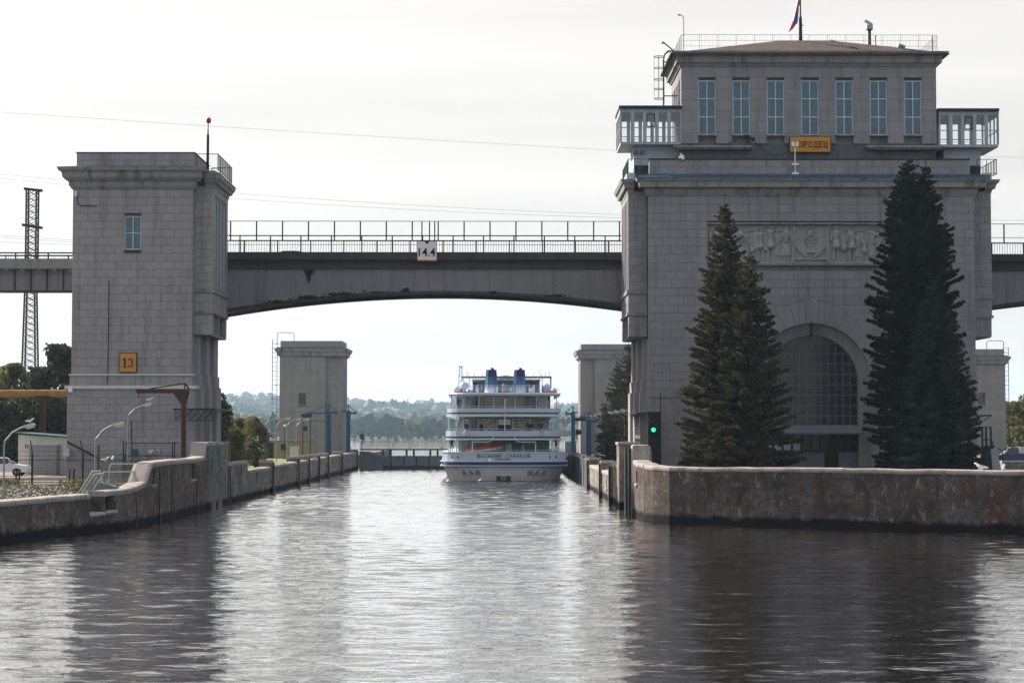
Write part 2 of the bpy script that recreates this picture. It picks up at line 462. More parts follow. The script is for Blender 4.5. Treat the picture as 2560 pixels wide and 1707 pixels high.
M['bark'] = plain('bark', (0.07, 0.05, 0.035), 0.95, 0, 0.5)
t = NT('dry_ground'); n = t.noise(0.5, 6, 0.6); n2 = t.noise(6, 5, 0.7)
col = t.mix(t.rng(n, 0.4, 0.6, 0, 1), (0.115, 0.092, 0.08), (0.06, 0.055, 0.04)); col = t.mix(t.rng(n2, 0.4, 0.7, 0, 0.5), col, (0.07, 0.06, 0.05))
t.color(col); t.rough(0.95); t.bump(n2, 0.8, 0.08); M['ground'] = t.mat
t = NT('worn_road'); n = t.noise(1.5, 5, 0.6); t.color(t.mix(n, (0.24, 0.19, 0.17), (0.17, 0.14, 0.13))); t.rough(0.95); M['road'] = t.mat
t = NT('short_grass'); n = t.noise(1.5, 4, 0.6); t.color(t.mix(n, (0.05, 0.09, 0.015), (0.14, 0.17, 0.03))); t.rough(0.9); M['grass'] = t.mat
t = NT('hill_forest'); n = t.noise(0.012, 6, 0.65); n2 = t.noise(0.06, 5, 0.7)
col = t.mix(t.rng(n, 0.35, 0.65, 0, 1), (0.025, 0.05, 0.03), (0.05, 0.08, 0.04)); col = t.mix(t.rng(n2, 0.4, 0.65, 0, 0.8), col, (0.02, 0.035, 0.03))
t.color(col); t.rough(0.95); M['hill'] = t.mat

# ------------------------------------------------------------------ water
t = NT('lock_water'); t.n.remove(t.b)
w2 = t.noise(1.0, 2, 0.5, st=(1.6, 4.2, 1), dist=0.4)
w3 = t.noise(1.0, 2, 0.5, st=(4.0, 10.0, 1), dist=0.3)
hgt = t.math('ADD', t.math('MULTIPLY', w2, 0.020), t.math('MULTIPLY', w3, 0.0055))
bp = t.new('Bump'); bp.inputs['Strength'].default_value = 1.0; bp.inputs['Distance'].default_value = 1.0
t.link(hgt, bp.inputs['Height'])
fr = t.new('Fresnel', IOR=1.42); t.link(bp.outputs[0], fr.inputs['Normal'])
df = t.new('BsdfDiffuse'); df.inputs[0].default_value = (0.013, 0.0095, 0.0085, 1)
gl = t.new('BsdfGlossy'); gl.inputs['Roughness'].default_value = 0.02; gl.inputs['Color'].default_value = (1, 1, 1, 1)
t.link(bp.outputs[0], gl.inputs['Normal'])
mx = t.new('MixShader'); t.link(t.rng(fr.outputs[0], 0.0, 0.64, 0.0, 1.0), mx.inputs[0]); t.link(df.outputs[0], mx.inputs[1]); t.link(gl.outputs[0], mx.inputs[2])
t.link(mx.outputs[0], t.out.inputs[0])
M['water'] = t.mat
w = MB(); w.add([(-4050, -140, -.45), (4050, -140, -.45), (4050, 11350, -.45), (-4050, 11350, -.45)], [(0, 1, 2, 3)])
tag(w.build('water', M['water']), kind='structure')
# the wind chop of the near water is real geometry: a sum of short crested waves running down the lock
def wave_field(X, Y, seed=3):
    rg = np.random.default_rng(seed); H = np.zeros_like(X)
    calm = 0.5 + 0.5 * np.sin(X * .11 + 1.3 * np.sin(Y * .045)) * np.sin(Y * .07 + .9 * np.sin(X * .08))
    for k in range(64):
        L = 0.60 * (5.0 ** (k / 63.0)); a = rg.normal(0, .5)
        kx, ky = 2 * math.pi / L * math.sin(a), 2 * math.pi / L * math.cos(a)
        amp = WAVE * L ** 0.7 / 64 ** .5
        ph = rg.uniform(0, 6.28)
        H += amp * np.sin(kx * X + ky * Y + ph + .5 * np.sin(.31 * X + k) ) * (.65 + .6 * calm if L < 2.5 else 1)
    rough = np.clip((Y - 125) / 60, 0, 1)                     # churned by the ship farther up the lock
    return H * (1 + 0.6 * rough)
WAVE = 0.0145
def wave_patch(x0, x1, y0, y1, dx, dy):
    nx, ny = int((x1 - x0) / dx) + 1, int((y1 - y0) / dy) + 1
    X, Y = np.meshgrid(np.linspace(x0, x1, nx), np.linspace(y0, y1, ny)); Z = wave_field(X, Y)
    idx = np.arange(nx * ny).reshape(ny, nx)
    return np.stack([X, Y, Z], -1).reshape(-1, 3), np.stack([idx[:-1, :-1], idx[:-1, 1:], idx[1:, 1:], idx[1:, :-1]], -1).reshape(-1, 4)
Va, Fa = wave_patch(-48, 52, 30, 126, .30, .15); Vb, Fb = wave_patch(-23.2, 11.2, 126, 303, .36, .20)
tag(raw_mesh('water', np.concatenate([Va, Vb]), np.concatenate([Fa, Fb + len(Va)]), M['water'], None, True), kind='structure')

# ------------------------------------------------------------------ land
GL = 1.95       # ground of the left bank
GR = 2.3        # ground of the island on the right
def slab(name, poly, z, mat, zb=-0.9):
    m = MB(); m.prism(poly, 'z', zb, z); return tag(m.build(name, mat), kind='structure')
slab('ground', [(-36, 84.5), (-30, 92.5), (-25.6, 100.5), (-23.2, 111.3), (-22.2, 118), (-22.1, 416), (-420, 416), (-420, 84.5)], GL, M['ground'])
slab('ground', [(10.2, 416), (10.2, 127), (12, 123.6), (29.5, 111), (52, 97.5), (130, 60), (420, 60), (420, 416)], GR, M['ground'])
r = MB(); r.box(-120, -26, 148, 158.4, GL + .002, GL + .006); r.box(-120, -37.2, 158.4, 182, GL + .002, GL + .006)
tag(r.build('road', M['road']), kind='structure')
g = MB(); g.box(-36, -22.3, 186, 285, GL + .003, GL + .008)
tag(g.build('grass', M['grass']), kind='structure')

# ------------------------------------------------------------------ ashlar masonry
class Stone:
    """collects the blocks of one building; the 300 that show largest become parts, the rest one stuff part"""
    def __init__(s, parent, mat, mortar, limit=300):
        s.p, s.mat, s.mor, s.limit = parent, mat, mortar, limit
        s.blocks, s.back = [], MB()
    def face(s, O, ang, s0, s1, z0, z1, h, L, openings=(), circle=None, prio=0, phase=0.0, depth=0.30, rec=0.035, back=0.5):
        """O: (x,y) of s=0 on the face; s runs along angle ang; outward normal is to the right of it"""
        d = Vector((math.cos(ang), math.sin(ang), 0)); n = Vector((d.y, -d.x, 0))
        n_c = max(1, round((z1 - z0) / h)); hh = (z1 - z0) / n_c; j = 0.011
        for i in range(n_c):
            a, b = z0 + i * hh, z0 + (i + 1) * hh
            spans = [(s0, s1, s0, s1)]              # s at the bottom left/right, top left/right kept in step
            cuts = []
            for (o0, o1, oz0, oz1) in openings:
                if oz0 < b - 0.03 and oz1 > a + 0.03: cuts.append((o0, o1, o0, o1))
            if circle:
                cs, cz, cr = circle
                if a < cz: cuts.append((cs - cr, cs + cr, cs - cr, cs + cr)) if b <= cz + 0.01 else cuts.append((cs - cr, cs + cr, cs - math.sqrt(max(0, cr * cr - (b - cz) ** 2)), cs + math.sqrt(max(0, cr * cr - (b - cz) ** 2))))
                elif a < cz + cr:
                    q0 = math.sqrt(max(0, cr * cr - (a - cz) ** 2)); q1 = math.sqrt(max(0, cr * cr - (b - cz) ** 2)) if b < cz + cr else 0.0
                    cuts.append((cs - q0, cs + q0, cs - q1, cs + q1))
            spans = [(s0, s0, s1, s1)]               # (bottom-left, top-left, bottom-right, top-right)
            for c in sorted(cuts):
                new = []
                for sp in spans:
                    if c[0] >= sp[2] or c[1] <= sp[0]: new.append(sp); continue
                    if c[0] > sp[0] + 0.08: new.append((sp[0], sp[1], c[0], c[2]))
                    if c[1] < sp[2] - 0.08: new.append((c[1], c[3], sp[2], sp[3]))
                spans = new
            off = (0.0 if i % 2 else 0.5) * L + phase
            for (bl, tl, br_, tr) in spans:
                lo, hi = max(bl, tl), min(br_, tr)
                xs = []
                k = math.floor((lo - s0 - off) / L) + 1
                while True:
                    x = s0 + off + k * L + (random.uniform(-.10, .10) * L)
                    if x > hi - 0.35 * L: break
                    if x > lo + 0.35 * L: xs.append(x)
                    k += 1
                eb = [bl] + xs + [br_]; et = [tl] + xs + [tr]
                for q in range(len(eb) - 1):
                    poly = [(eb[q] + j, a + j), (eb[q + 1] - j, a + j), (et[q + 1] - j, b - j), (et[q] + j, b - j)]
                    pr = random.uniform(-0.008, 0.008)
                    s.blocks.append((poly, O, d, n, depth, pr, prio))
                # mortar bed behind the joints
                e_ = .04; p = [(bl + e_, a), (br_ - e_, a), (tr - e_, b), (tl + e_, b)]
                P3 = lambda sz, dep: Vector((O[0], O[1], 0)) + d * sz[0] - n * dep + Vector((0, 0, sz[1]))
                vs = [P3(x, rec) for x in p] + [P3(x, back) for x in p]
                s.back.add(vs, [(0, 1, 2, 3), (7, 6, 5, 4), (0, 4, 5, 1), (1, 5, 6, 2), (2, 6, 7, 3), (3, 7, 4, 0)])
    def poly_block(s, poly, O, ang, depth=0.3, prio=0, pr=0.0):
        d = Vector((math.cos(ang), math.sin(ang), 0)); n = Vector((d.y, -d.x, 0))
        s.blocks.append((poly, O, d, n, depth, pr, prio))
    def finish(s, name='stone_block'):
        area = lambda p: abs(sum(p[i][0] * p[(i + 1) % len(p)][1] - p[(i + 1) % len(p)][0] * p[i][1] for i in range(len(p)))) / 2
        s.blocks.sort(key=lambda b: (-b[6], -area(b[0])))
        cache = {}; off = wloc(s.p); rest = MB()
        for i, (poly, O, d, n, dep, pr, prio) in enumerate(s.blocks):
            k = len(poly); c0 = poly[0]; ce = 0.014
            cx = sum(p[0] for p in poly) / k; cz = sum(p[1] for p in poly) / k
            def inset(p):
                dx, dz = p[0] - cx, p[1] - cz
                return (p[0] - math.copysign(min(ce, abs(dx) * .2), dx), p[1] - math.copysign(min(ce, abs(dz) * .2), dz))
            fr = [inset(p) for p in poly]
            fs = [tuple(range(k))] + [(q, q + k, (q + 1) % k + k, (q + 1) % k) for q in range(k)] + [(q + k, q + 2 * k, (q + 1) % k + 2 * k, (q + 1) % k + k) for q in range(k)]
            if i < s.limit:
                key = tuple((round(p[0] - c0[0], 3), round(p[1] - c0[1], 3)) for p in poly) + (round(d.x, 3), round(d.y, 3))
                me = cache.get(key)
                if me is None:
                    V = lambda p, dd: d * (p[0] - c0[0]) - n * dd + Vector((0, 0, p[1] - c0[1]))
                    vs = [V(p, -0.0) for p in fr] + [V(p, 0.014) for p in poly] + [V(p, dep) for p in poly]
                    me = bpy.data.meshes.new(name); me.from_pydata([tuple(v) for v in vs], [], fs); me.materials.append(s.mat); fixn(me)
                    cache[key] = me
                o = bpy.data.objects.new(name, me); COL.objects.link(o); o.parent = s.p
                o.location = Vector((O[0], O[1], 0)) + d * c0[0] + n * pr + Vector((0, 0, c0[1])) - off
            else:
                V = lambda p, dd: Vector((O[0], O[1], 0)) + d * p[0] - n * (dd - pr) + Vector((0, 0, p[1]))
                rest.add([V(p, 0) for p in fr] + [V(p, 0.014) for p in poly] + [V(p, dep) for p in poly], fs)
        if rest.v: tag(rest.build('block_courses', s.mat, s.p), kind='stuff')
        s.back.build('mortar_bed', s.mor, s.p)

def moulding(parent, name, x0, x1, y0, y1, steps, mat, left=True, right=True):
    """steps: (z0, z1, overhang bottom, overhang top) stacked round a rectangle, mitred like a real cornice"""
    m = MB()
    for (z0, z1, ob, ot) in steps:
        l0, l1 = (ob, ot) if left else (0, 0); r0, r1 = (ob, ot) if right else (0, 0)
        vs = [(x0 - l0, y0 - ob, z0), (x1 + r0, y0 - ob, z0), (x1 + r0, y1 + ob, z0), (x0 - l0, y1 + ob, z0),
              (x0 - l1, y0 - ot, z1), (x1 + r1, y0 - ot, z1), (x1 + r1, y1 + ot, z1), (x0 - l1, y1 + ot, z1)]
        m.add(vs, [(0, 3, 2, 1), (4, 5, 6, 7), (0, 1, 5, 4), (1, 2, 6, 5), (2, 3, 7, 6), (3, 0, 4, 7)])
    return m.build(name, mat, parent)

def window(parent, x0, x1, z0, z1, y, cols, rows, fw=0.06, mat_f='frame_teal', mat_p='glass_teal', curtain=True, sill=True, back=0.33, half=0.0):
    """a window set at depth y in a front (-Y) wall: frame > panes, curtain, sill"""
    f = MB(); d = 0.05
    f.box(x0, x0 + fw, y - d, y + d, z0, z1); f.box(x1 - fw, x1, y - d, y + d, z0, z1)
    f.box(x0 + fw, x1 - fw, y - d, y + d, z0, z0 + fw); f.box(x0 + fw, x1 - fw, y - d, y + d, z1 - fw, z1)
    W, H = (x1 - x0) / cols, (z1 - z0) / rows
    for i in range(1, cols): f.box(x0 + i * W - fw / 2, x0 + i * W + fw / 2, y - d + .004, y + d - .004, z0 + fw, z1 - fw)
    for i in range(1, rows): f.box(x0 + fw, x1 - fw, y - d + .008, y + d - .008, z0 + i * H - fw / 2, z0 + i * H + fw / 2)
    fo = f.build('window', M[mat_f], parent)
    for i in range(cols):
        for k in range(rows):
            p = MB(); p.box(x0 + i * W + fw / 2, x0 + (i + 1) * W - fw / 2, y - .005, y + .005, z0 + k * H + fw / 2, z0 + (k + 1) * H - fw / 2)
            p.build('pane', M[mat_p], fo)
    if curtain:
        c = MB(); n = 40; zb = z0 + half * random.uniform(.6, 1.25) + .001; g0 = random.uniform(.2, .7); gw = random.choice([0, 0, .12, .2, .3])
        for k in range(n):
            xa, xb = x0 + (x1 - x0) * k / n, x0 + (x1 - x0) * (k + 1) / n
            ya = y + back - .14 + .035 * math.sin(k * 1.7 + x0); yb = y + back - .14 + .035 * math.sin((k + 1) * 1.7 + x0)
            if random.random() < 0.04 or g0 < k / n < g0 + gw: continue
            c.add([(xa, ya, zb), (xb, yb, zb), (xb, yb, z1), (xa, ya, z1)], [(0, 1, 2, 3)])
        c.build('curtain', M['curtain'], fo)
    b = MB(); b.box(x0 - .02, x1 + .02, y + back, y + back + .02, z0 - .02, z1 + .02); b.build('room_wall', M['room'], fo)
    if sill:
        s = MB(); s.box(x0 - .08, x1 + .08, y - .42, y - .06, z0 - .10, z0 - .01); s.build('sill', M['stone_trim'], fo)
    return fo

def text_mesh(name, txt, cx, y, zc, width, height, mat, parent=None, ext=0.02, bold=0.0, rz=0.0):
    cu = bpy.data.curves.new(name, 'FONT'); cu.body = txt; cu.extrude = 0.02; cu.offset = bold; cu.resolution_u = 3
    o = bpy.data.objects.new(name, cu); COL.objects.link(o)
    dg = bpy.context.evaluated_depsgraph_get(); dg.update()
    me = bpy.data.meshes.new_from_object(o.evaluated_get(dg)); bpy.data.objects.remove(o)
    co = np.array([v.co[:] for v in me.vertices]); lo, hi = co.min(0), co.max(0)
    sx, sz = width / (hi[0] - lo[0]), height / (hi[1] - lo[1])
    off = wloc(parent) if parent is not None else Vector((0, 0, 0))
    for v in me.vertices:
        X = (v.co.x - (lo[0] + hi[0]) / 2) * sx; Z = (v.co.y - (lo[1] + hi[1]) / 2) * sz; D = -(v.co.z) * ext / 0.02
        v.co = (cx + X - off.x, y + D - off.y, zc + Z - off.z)
    me.materials.clear(); me.materials.append(mat); fixn(me)
    ob = bpy.data.objects.new(name, me); COL.objects.link(ob)
    if parent is not None: ob.parent = parent
    return ob

# ================================================================== TOWERS
YF = 160.0
def bay(root, st, sg, xi, xo, zb, zt, zs0, zs1, zsill, yb0=161.0, yb1=169.6, slots=4, side_ok=True):
    """projecting stair bay on the lock side of a tower. sg=+1: its side wall faces +X"""
    a, b = min(xi, xo), max(xi, xo)
    st.face((a, yb0), 0, 0, b - a, zsill, zt, .66, 1.05, prio=1)
    W = yb1 - yb0; ops = []
    for k in range(slots):
        s = 0.9 + k * (W - 1.3) / slots; ops.append((s, s + (W - 1.3) / slots - .65))
    if side_ok:
        if sg > 0: st.face((xo, yb0), PI / 2, .312, W, zsill, zt, .66, 1.05, [(p, q, zs0, zs1) for p, q in ops])
        else: st.face((xo, yb1), -PI / 2, 0, W - .312, zsill, zt, .66, 1.05, [(W - q, W - p, zs0, zs1) for p, q in ops])
        for p, q in ops:
            f = MB(); xf = xo - sg * .18
            for (y0, y1) in ((yb0 + p, yb0 + p + .09), (yb0 + q - .09, yb0 + q)): f.box(xf - .06, xf + .06, y0, y1, zs0, zs1)
            for zz in np.linspace(zs0, zs1 - .08, 5): f.box(xf - .05, xf + .05, yb0 + p + .09, yb0 + q - .09, zz, zz + .08)
            fo = f.build('stair_window', M['frame_teal'], root)
            g = MB(); g.box(xf - sg * .02, xf - sg * .03, yb0 + p + .09, yb0 + q - .09, zs0 + .08, zs1 - .08); g.build('pane', M['glass_teal'], fo)
            h = MB(); h.box(xf - sg * .28, xf - sg * .30, yb0 + p, yb0 + q, zs0, zs1); h.build('room_wall', M['room'], fo)
    # corbelled foot: sill band, plain courses, thin string course, soffit
    m = MB()
    m.box(a - (.12 if sg < 0 else 0), b + (.12 if sg > 0 else 0), yb0 - .12, yb1 + .1, zsill - .32, zsill)
    m.build('sill_band', M['stone_trim'], root)
    zm = zb + (zsill - .32 - zb) * .5
    st.face((a, yb0), 0, 0, b - a, zm + .2, zsill - .32, .7, 1.05, prio=1)
    o = .0
    if side_ok:
        if sg > 0: st.face((xo, yb0), PI / 2, .312, W, zm + .2, zsill - .32, .7, 1.05)
        else: st.face((xo, yb1), -PI / 2, 0, W - .312, zm + .2, zsill - .32, .7, 1.05)
    m = MB(); m.box(a - (.1 if sg < 0 else 0), b + (.1 if sg > 0 else 0), yb0 - .1, yb1 + .08, zm, zm + .2); m.build('string_course', M['stone_trim'], root)
    st.face((a, yb0 + .04), 0, .04 if sg < 0 else 0, b - a - (.04 if sg > 0 else 0), zb, zm, .7, 1.05, prio=1)
    if side_ok:
        if sg > 0: st.face((xo - .04, yb0 + .04), PI / 2, .312, W - .04, zb, zm, .7, 1.05, [(1.2, 3.8, zb + .5, zm - .2), (4.2, 7.6, zb + .5, zm - .2)])
        else: st.face((xo + .04, yb1), -PI / 2, 0, W - .352, zb, zm, .7, 1.05, [(W - 3.8, W - 1.2, zb + .5, zm - .2), (W - 7.6, W - 4.2, zb + .5, zm - .2)])
    c = MB(); c.box(a + (.5 if sg < 0 else -.3), b - (.5 if sg > 0 else -.3), yb0 + .5, yb1, zb + .12, zt); c.box(a + .12, b - .12, yb0 + .2, yb1 - .1, zb - .06, zb + .12)
    c.build('bay_core', M['stone_trim'], root)

def lower_pilasters(root, sg, x, z0, z1, zf1, zf2, ys=((161.6, 162.5, .35), (164.2, 165.6, .6), (167.4, 169.6, .75))):
    for (a, b, pr) in ys:
        m = MB(); e = .18
        for (za, zb, g) in ((zf1, z1, 0), (zf2, zf1 - .004, .12), (z0, zf2 - .004, .26)):
            m.box(x - sg * .1, x + sg * (pr + g), a - g, b + g * .6, za, zb)
        m.build('pilaster', M['stone'], root)
    m = MB(); m.box(x - sg * .08, x + sg * .03, 163.0, 163.9, z0, z1); m.box(x - sg * .08, x + sg * .03, 166.0, 167.0, z0, z1)
    m.build('shaft_panel', M['plaster'], root)

# ---- left tower (number 13)
zz = lambda v, Y=YF: az(v, Y)
xl, xr = ax(178, YF), ax(479, YF)
LT = thing('lock_tower', 'tall grey stone lock tower on the left with the amber number board', 'tower', (0.5 * (xl + xr), 165, GL))
st = Stone(LT, M['stone'], M['mortar'])
zc0, zb1, zb2 = zz(474), zz(935), zz(964)
wx0, wx1, wz0, wz1 = ax(309, YF) , ax(349, YF), zz(624), zz(541)
st.face((xl, YF), 0, 0, xr - xl, zb1, zc0, .655, 1.17, [(wx0 - xl, wx1 - xl, wz0, wz1)], prio=2)
st.face((xl - .1, YF - .1), 0, 0, xr - xl + .2, zb2, zb1 - .12, .8, 1.17, prio=2, back=.55)
st.face((xl - .26, YF - .26), 0, 0, xr - xl + .52, GL, zb2 - .26, .64, 1.25, prio=2, back=.7)
st.face((xr, YF), PI / 2, .312, 9.5, zb1, zc0, .655, 1.17)
st.face((xr + .1, YF - .1), PI / 2, .312, 9.7, zb2, zb1, .8, 1.17)
st.face((xr + .26, YF - .26), PI / 2, .312, 10, GL, zb2 - .26, .64, 1.25)
c = MB(); c.box(xl + .02, xr - .5, YF + .5, YF + 9.5, GL - .4, zz(420)); c.build('tower_core', M['stone'], LT)
m = MB(); m.box(xl - .16, xr + .16, YF - .2, YF + 9.7, zb1 - .12, zb1); m.build('string_course', M['off_white'], LT)
m = MB(); m.box(xl - .42, xr + .42, YF - .46, YF + 9.8, zb2 - .26, zb2); m.build('string_course', M['off_white'], LT)
xb = ax(531, 161)
bay(LT, st, 1, xr, xb, az(837, 161), az(466, 161), az(716, 162), az(497, 162), az(722, 161))
lower_pilasters(LT, 1, xr + .02, GL, az(832, 162), zb1, zb2)
sc_ = lambda va, vb, oa, ob: (zz(vb), zz(va), ob, oa)       # helper: photo rows -> z range with overhangs
moulding(LT, 'cornice', xl, xr, YF, YF + 9.5, [(zz(474), zz(467), .10, .22), (zz(467) + .002, zz(454), .26, .30), (zz(454) + .002, zz(446), .45, .72), (zz(446) + .002, zz(431), .72, .78), (zz(431) + .002, zz(422), .98, 1.1)], M['stone_trim'])
moulding(LT, 'bay_cornice', xr + .8, xb, 161.0, 169.6, [(zz(466), zz(455), .05, .12), (zz(455) + .002, zz(445), .3, .42), (zz(445) + .002, zz(432), .5, .62)], M['stone_trim'], left=False)
m = MB()   # sloping blue sheet between parapet and cornice edge
x0, x1, y0, y1 = xl - 1.02, xr + 1.0, YF - 1.02, YF + 10.4
zi, zo = zz(414), zz(422) + .004
a0, a1, b0, b1 = ax(184, YF), ax(481, YF), YF + .35, YF + 8.6
m.add([(x0, y0, zo), (x1, y0, zo), (x1, y1, zo), (x0, y1, zo), (a0, b0, zi), (a1, b0, zi), (a1, b1, zi), (a0, b1, zi), (x0, y0, zo - .06), (x1, y0, zo - .06), (x1, y1, zo - .06), (x0, y1, zo - .06)],
      [(0, 1, 5, 4), (1, 2, 6, 5), (2, 3, 7, 6), (3, 0, 4, 7), (4, 5, 6, 7), (8, 9, 1, 0), (9, 10, 2, 1), (10, 11, 3, 2), (11, 8, 0, 3)])
m.build('roof_sheet', M['blue_metal'], LT)
m = MB(); zb_ = zz(432); m.add([(xr + 1.0, 160.4, zb_ + .003), (xb + .6, 160.4, zb_ + .003), (xb + .6, 170.2, zb_ + .003), (xr + 1.0, 170.2, zb_ + .003), (xr + 1.0, 160.9, zb_ + .28), (xb + .1, 160.9, zb_ + .28), (xb + .1, 169.7, zb_ + .28), (xr + 1.0, 169.7, zb_ + .28)], [(0, 1, 5, 4), (1, 2, 6, 5), (2, 3, 7, 6), (4, 5, 6, 7), (3, 0, 4, 7)])
m.build('bay_roof_sheet', M['blue_metal'], LT)
st.face((a0, b0), 0, 0, a1 - a0, zz(416) - .1, zz(382), .62, 1.17, prio=1)
c = MB(); c.box(a0 + .02, a1 - .02, b0 + .45, b1, zz(430), zz(383)); c.build('parapet_core', M['stone'], LT)
c = MB(); c.box(a0 - .06, a1 + .06, b0 - .06, b1 + .06, zz(382) + .003, zz(380)); c.build('parapet_cap', M['dark_metal'], LT)
window(LT, wx0, wx1, wz0, wz1, YF + .2, 2, 2, .07, curtain=True, back=.28)
def railing(parent, pts, z0, z1, name, mat, post=1.5, bal=.0, w=.05, mids=(.5,), posts_as=True):
    """handrail along a polyline: rails, single posts as children, thin balusters"""
    r = MB()
    for (p, q) in zip(pts[:-1], pts[1:]):
        P, Q = Vector((p[0], p[1], 0)), Vector((q[0], q[1], 0))
        for fz in (1.0,) + tuple(mids):
            zr = z0 + (z1 - z0) * fz
            r.bar((p[0], p[1], zr), (q[0], q[1], zr), w if fz == 1.0 else w * .7)
    ro = r.build(name, mat, parent)
    for (p, q) in zip(pts[:-1], pts[1:]):
        P, Q = Vector((p[0], p[1], 0)), Vector((q[0], q[1], 0)); L = (Q - P).length; n = max(1, round(L / post))
        for i in range(n + 1):
            if i == n and (q != pts[-1]): continue
            c = P.lerp(Q, i / n); b = MB(); b.box(c.x - w / 2, c.x + w / 2, c.y - w / 2, c.y + w / 2, z0, z1 - .01); b.build('rail_post', mat, ro)
        if bal:
            b = MB(); k = int(L / bal)
            for i in range(k):
                c = P.lerp(Q, (i + .5) / k); b.box(c.x - w * .14, c.x + w * .14, c.y - w * .14, c.y + w * .14, z0 + .03, z1 - .03)
            tag(b.build('balusters', mat, ro), kind='stuff')
    return ro
railing(LT, [(a1 + .1, 160.9), (xb + .35, 160.9), (xb + .35, 169.4), (a1 + .1, 169.4)], zz(424), zz(382), 'railing', M['dark_metal'], 1.4, .16, .05, (.12,))
# mast with beacon on the bay roof
mx = ax(516, 163.5)
mast = thing('beacon_mast', 'slim dark mast with a red beacon on top of the left stone tower', 'mast', (mx, 163.5, zb_ + .28))
b = MB(); b.lathe([(.11, 0), (.11, az(340, 163.5) - zb_ - .28), (.06, az(335, 163.5) - zb_ - .28), (.045, az(308, 163.5) - zb_ - .28)], (mx, 163.5, zb_ + .28), 10); b.build('pole', M['dark_metal'], mast, True)
b = MB(); b.lathe([(.34, 0), (.30, .12), (.12, .16)], (mx, 163.5, zb_ + .26), 12); b.build('foot_plate', M['dark_metal'], mast)
b = MB(); zt_ = az(306, 163.5); b.lathe([(.10, -.12), (.2, 0), (.2, .25), (.1, .36)], (mx + .05, 163.5, zt_), 12); b.build('beacon', M['red'], mast, True)
b = MB(); b.bar((mx - .15, 163.5, zt_ + .05), (mx + .2, 163.5, zt_ + .05), .05); b.build('beacon_bracket', M['dark_metal'], mast)
# number board
b0x, b1x, bz0, bz1 = ax(299, 159.8), ax(342, 159.8), az(931, 159.8), az(882, 159.8)
nb = thing('number_board', 'amber board with navy number 13 on the left stone tower', 'sign', ((b0x + b1x) / 2, 159.85, bz0))
b = MB(); b.box(b0x, b1x, 159.78, 159.95, bz0, bz1); b.build('frame', M['sign_brown'], nb)
b = MB(); b.box(b0x + .06, b1x - .06, 159.755, 159.79, bz0 + .06, bz1 - .06); b.build('face', M['orange'], nb)
cx, cz_ = (b0x + b1x) / 2, (bz0 + bz1) / 2
def glyph13(parent):
    m = MB(); h = .38; y0, y1 = 159.72, 159.757
    X = cx - .27                                                   # 1 with slab serifs
    m.prism([(X - .075, cz_ - h), (X + .075, cz_ - h), (X + .075, cz_ + h), (X + .0, cz_ + h), (X - .19, cz_ + h - .14), (X - .19, cz_ + h - .2), (X - .075, cz_ + h - .16)], 'y', y0, y1)
    m.prism([(X - .17, cz_ - h), (X + .17, cz_ - h), (X + .17, cz_ - h + .07), (X - .17, cz_ - h + .07)], 'y', y0 - .001, y1)
    m.build('digit', M['navy'], parent)
    m = MB(); X = cx + .22                                         # 3: two bowls with ball ends
    for (cz2, r, s0, s1) in ((cz_ + .175, .2, 150, -95), (cz_ - .17, .225, 95, -150)):
        n = 18
        for i in range(n):
            t0, t1 = R(s0 + (s1 - s0) * i / n), R(s0 + (s1 - s0) * (i + 1) / n)
            wd = lambda t: .055 + .06 * max(0, math.cos(t))
            q = [(X + r * math.cos(t0) * .8, cz2 + r * math.sin(t0)), (X + (r - wd(t0)) * math.cos(t0) * .8, cz2 + (r - wd(t0)) * math.sin(t0)), (X + (r - wd(t1)) * math.cos(t1) * .8, cz2 + (r - wd(t1)) * math.sin(t1)), (X + r * math.cos(t1) * .8, cz2 + r * math.sin(t1))]
            m.prism(q, 'y', y0, y1)
    for zc in (cz_ + .24, cz_ - .26):
        m.prism([(X - .12 + .075 * math.cos(2 * PI * i / 10), zc + .075 * math.sin(2 * PI * i / 10)) for i in range(10)], 'y', y0 - .002, y1)
    m.build('digit', M['navy'], parent)
glyph13(nb)
# conduit and box on the wall
cd = thing('wall_conduit', 'thin dark cable conduit running down the left stone tower', 'conduit', (ax(270, 159.9), 159.95, zb2))
b = MB(); xq = ax(270, 159.9); b.tube([(xq, 159.95, zz(700)), (xq, 159.93, zb1), (xq, 159.6, zb2 - .2), (xq, 159.68, zz(968)), (ax(176, 159.7), 159.68, zz(974))], .035, 6); b.build('pipe', M['dark_metal'], cd)
b = MB(); b.box(ax(172, 159.6), ax(182, 159.6), 159.5, 159.8, zz(980), zz(967)); b.build('camera_box', M['white'], cd)
cd = thing('wall_camera', 'small white camera with looping cable high on the left stone tower', 'camera', (ax(187, 159.9), 159.8, zz(490)))
b = MB(); b.box(ax(184, 159.9), ax(189, 159.9), 159.6, 159.95, zz(493), zz(480)); b.build('housing', M['white'], cd)
b = MB(); b.tube([(ax(188, 160) + .06, 159.93, zz(484)), (ax(190, 160), 159.93, zz(508)), (ax(196, 160), 159.93, zz(515)), (ax(240, 160), 159.93, zz(517))], .035, 6); b.build('cable', M['dark_metal'], cd)
st.finish()

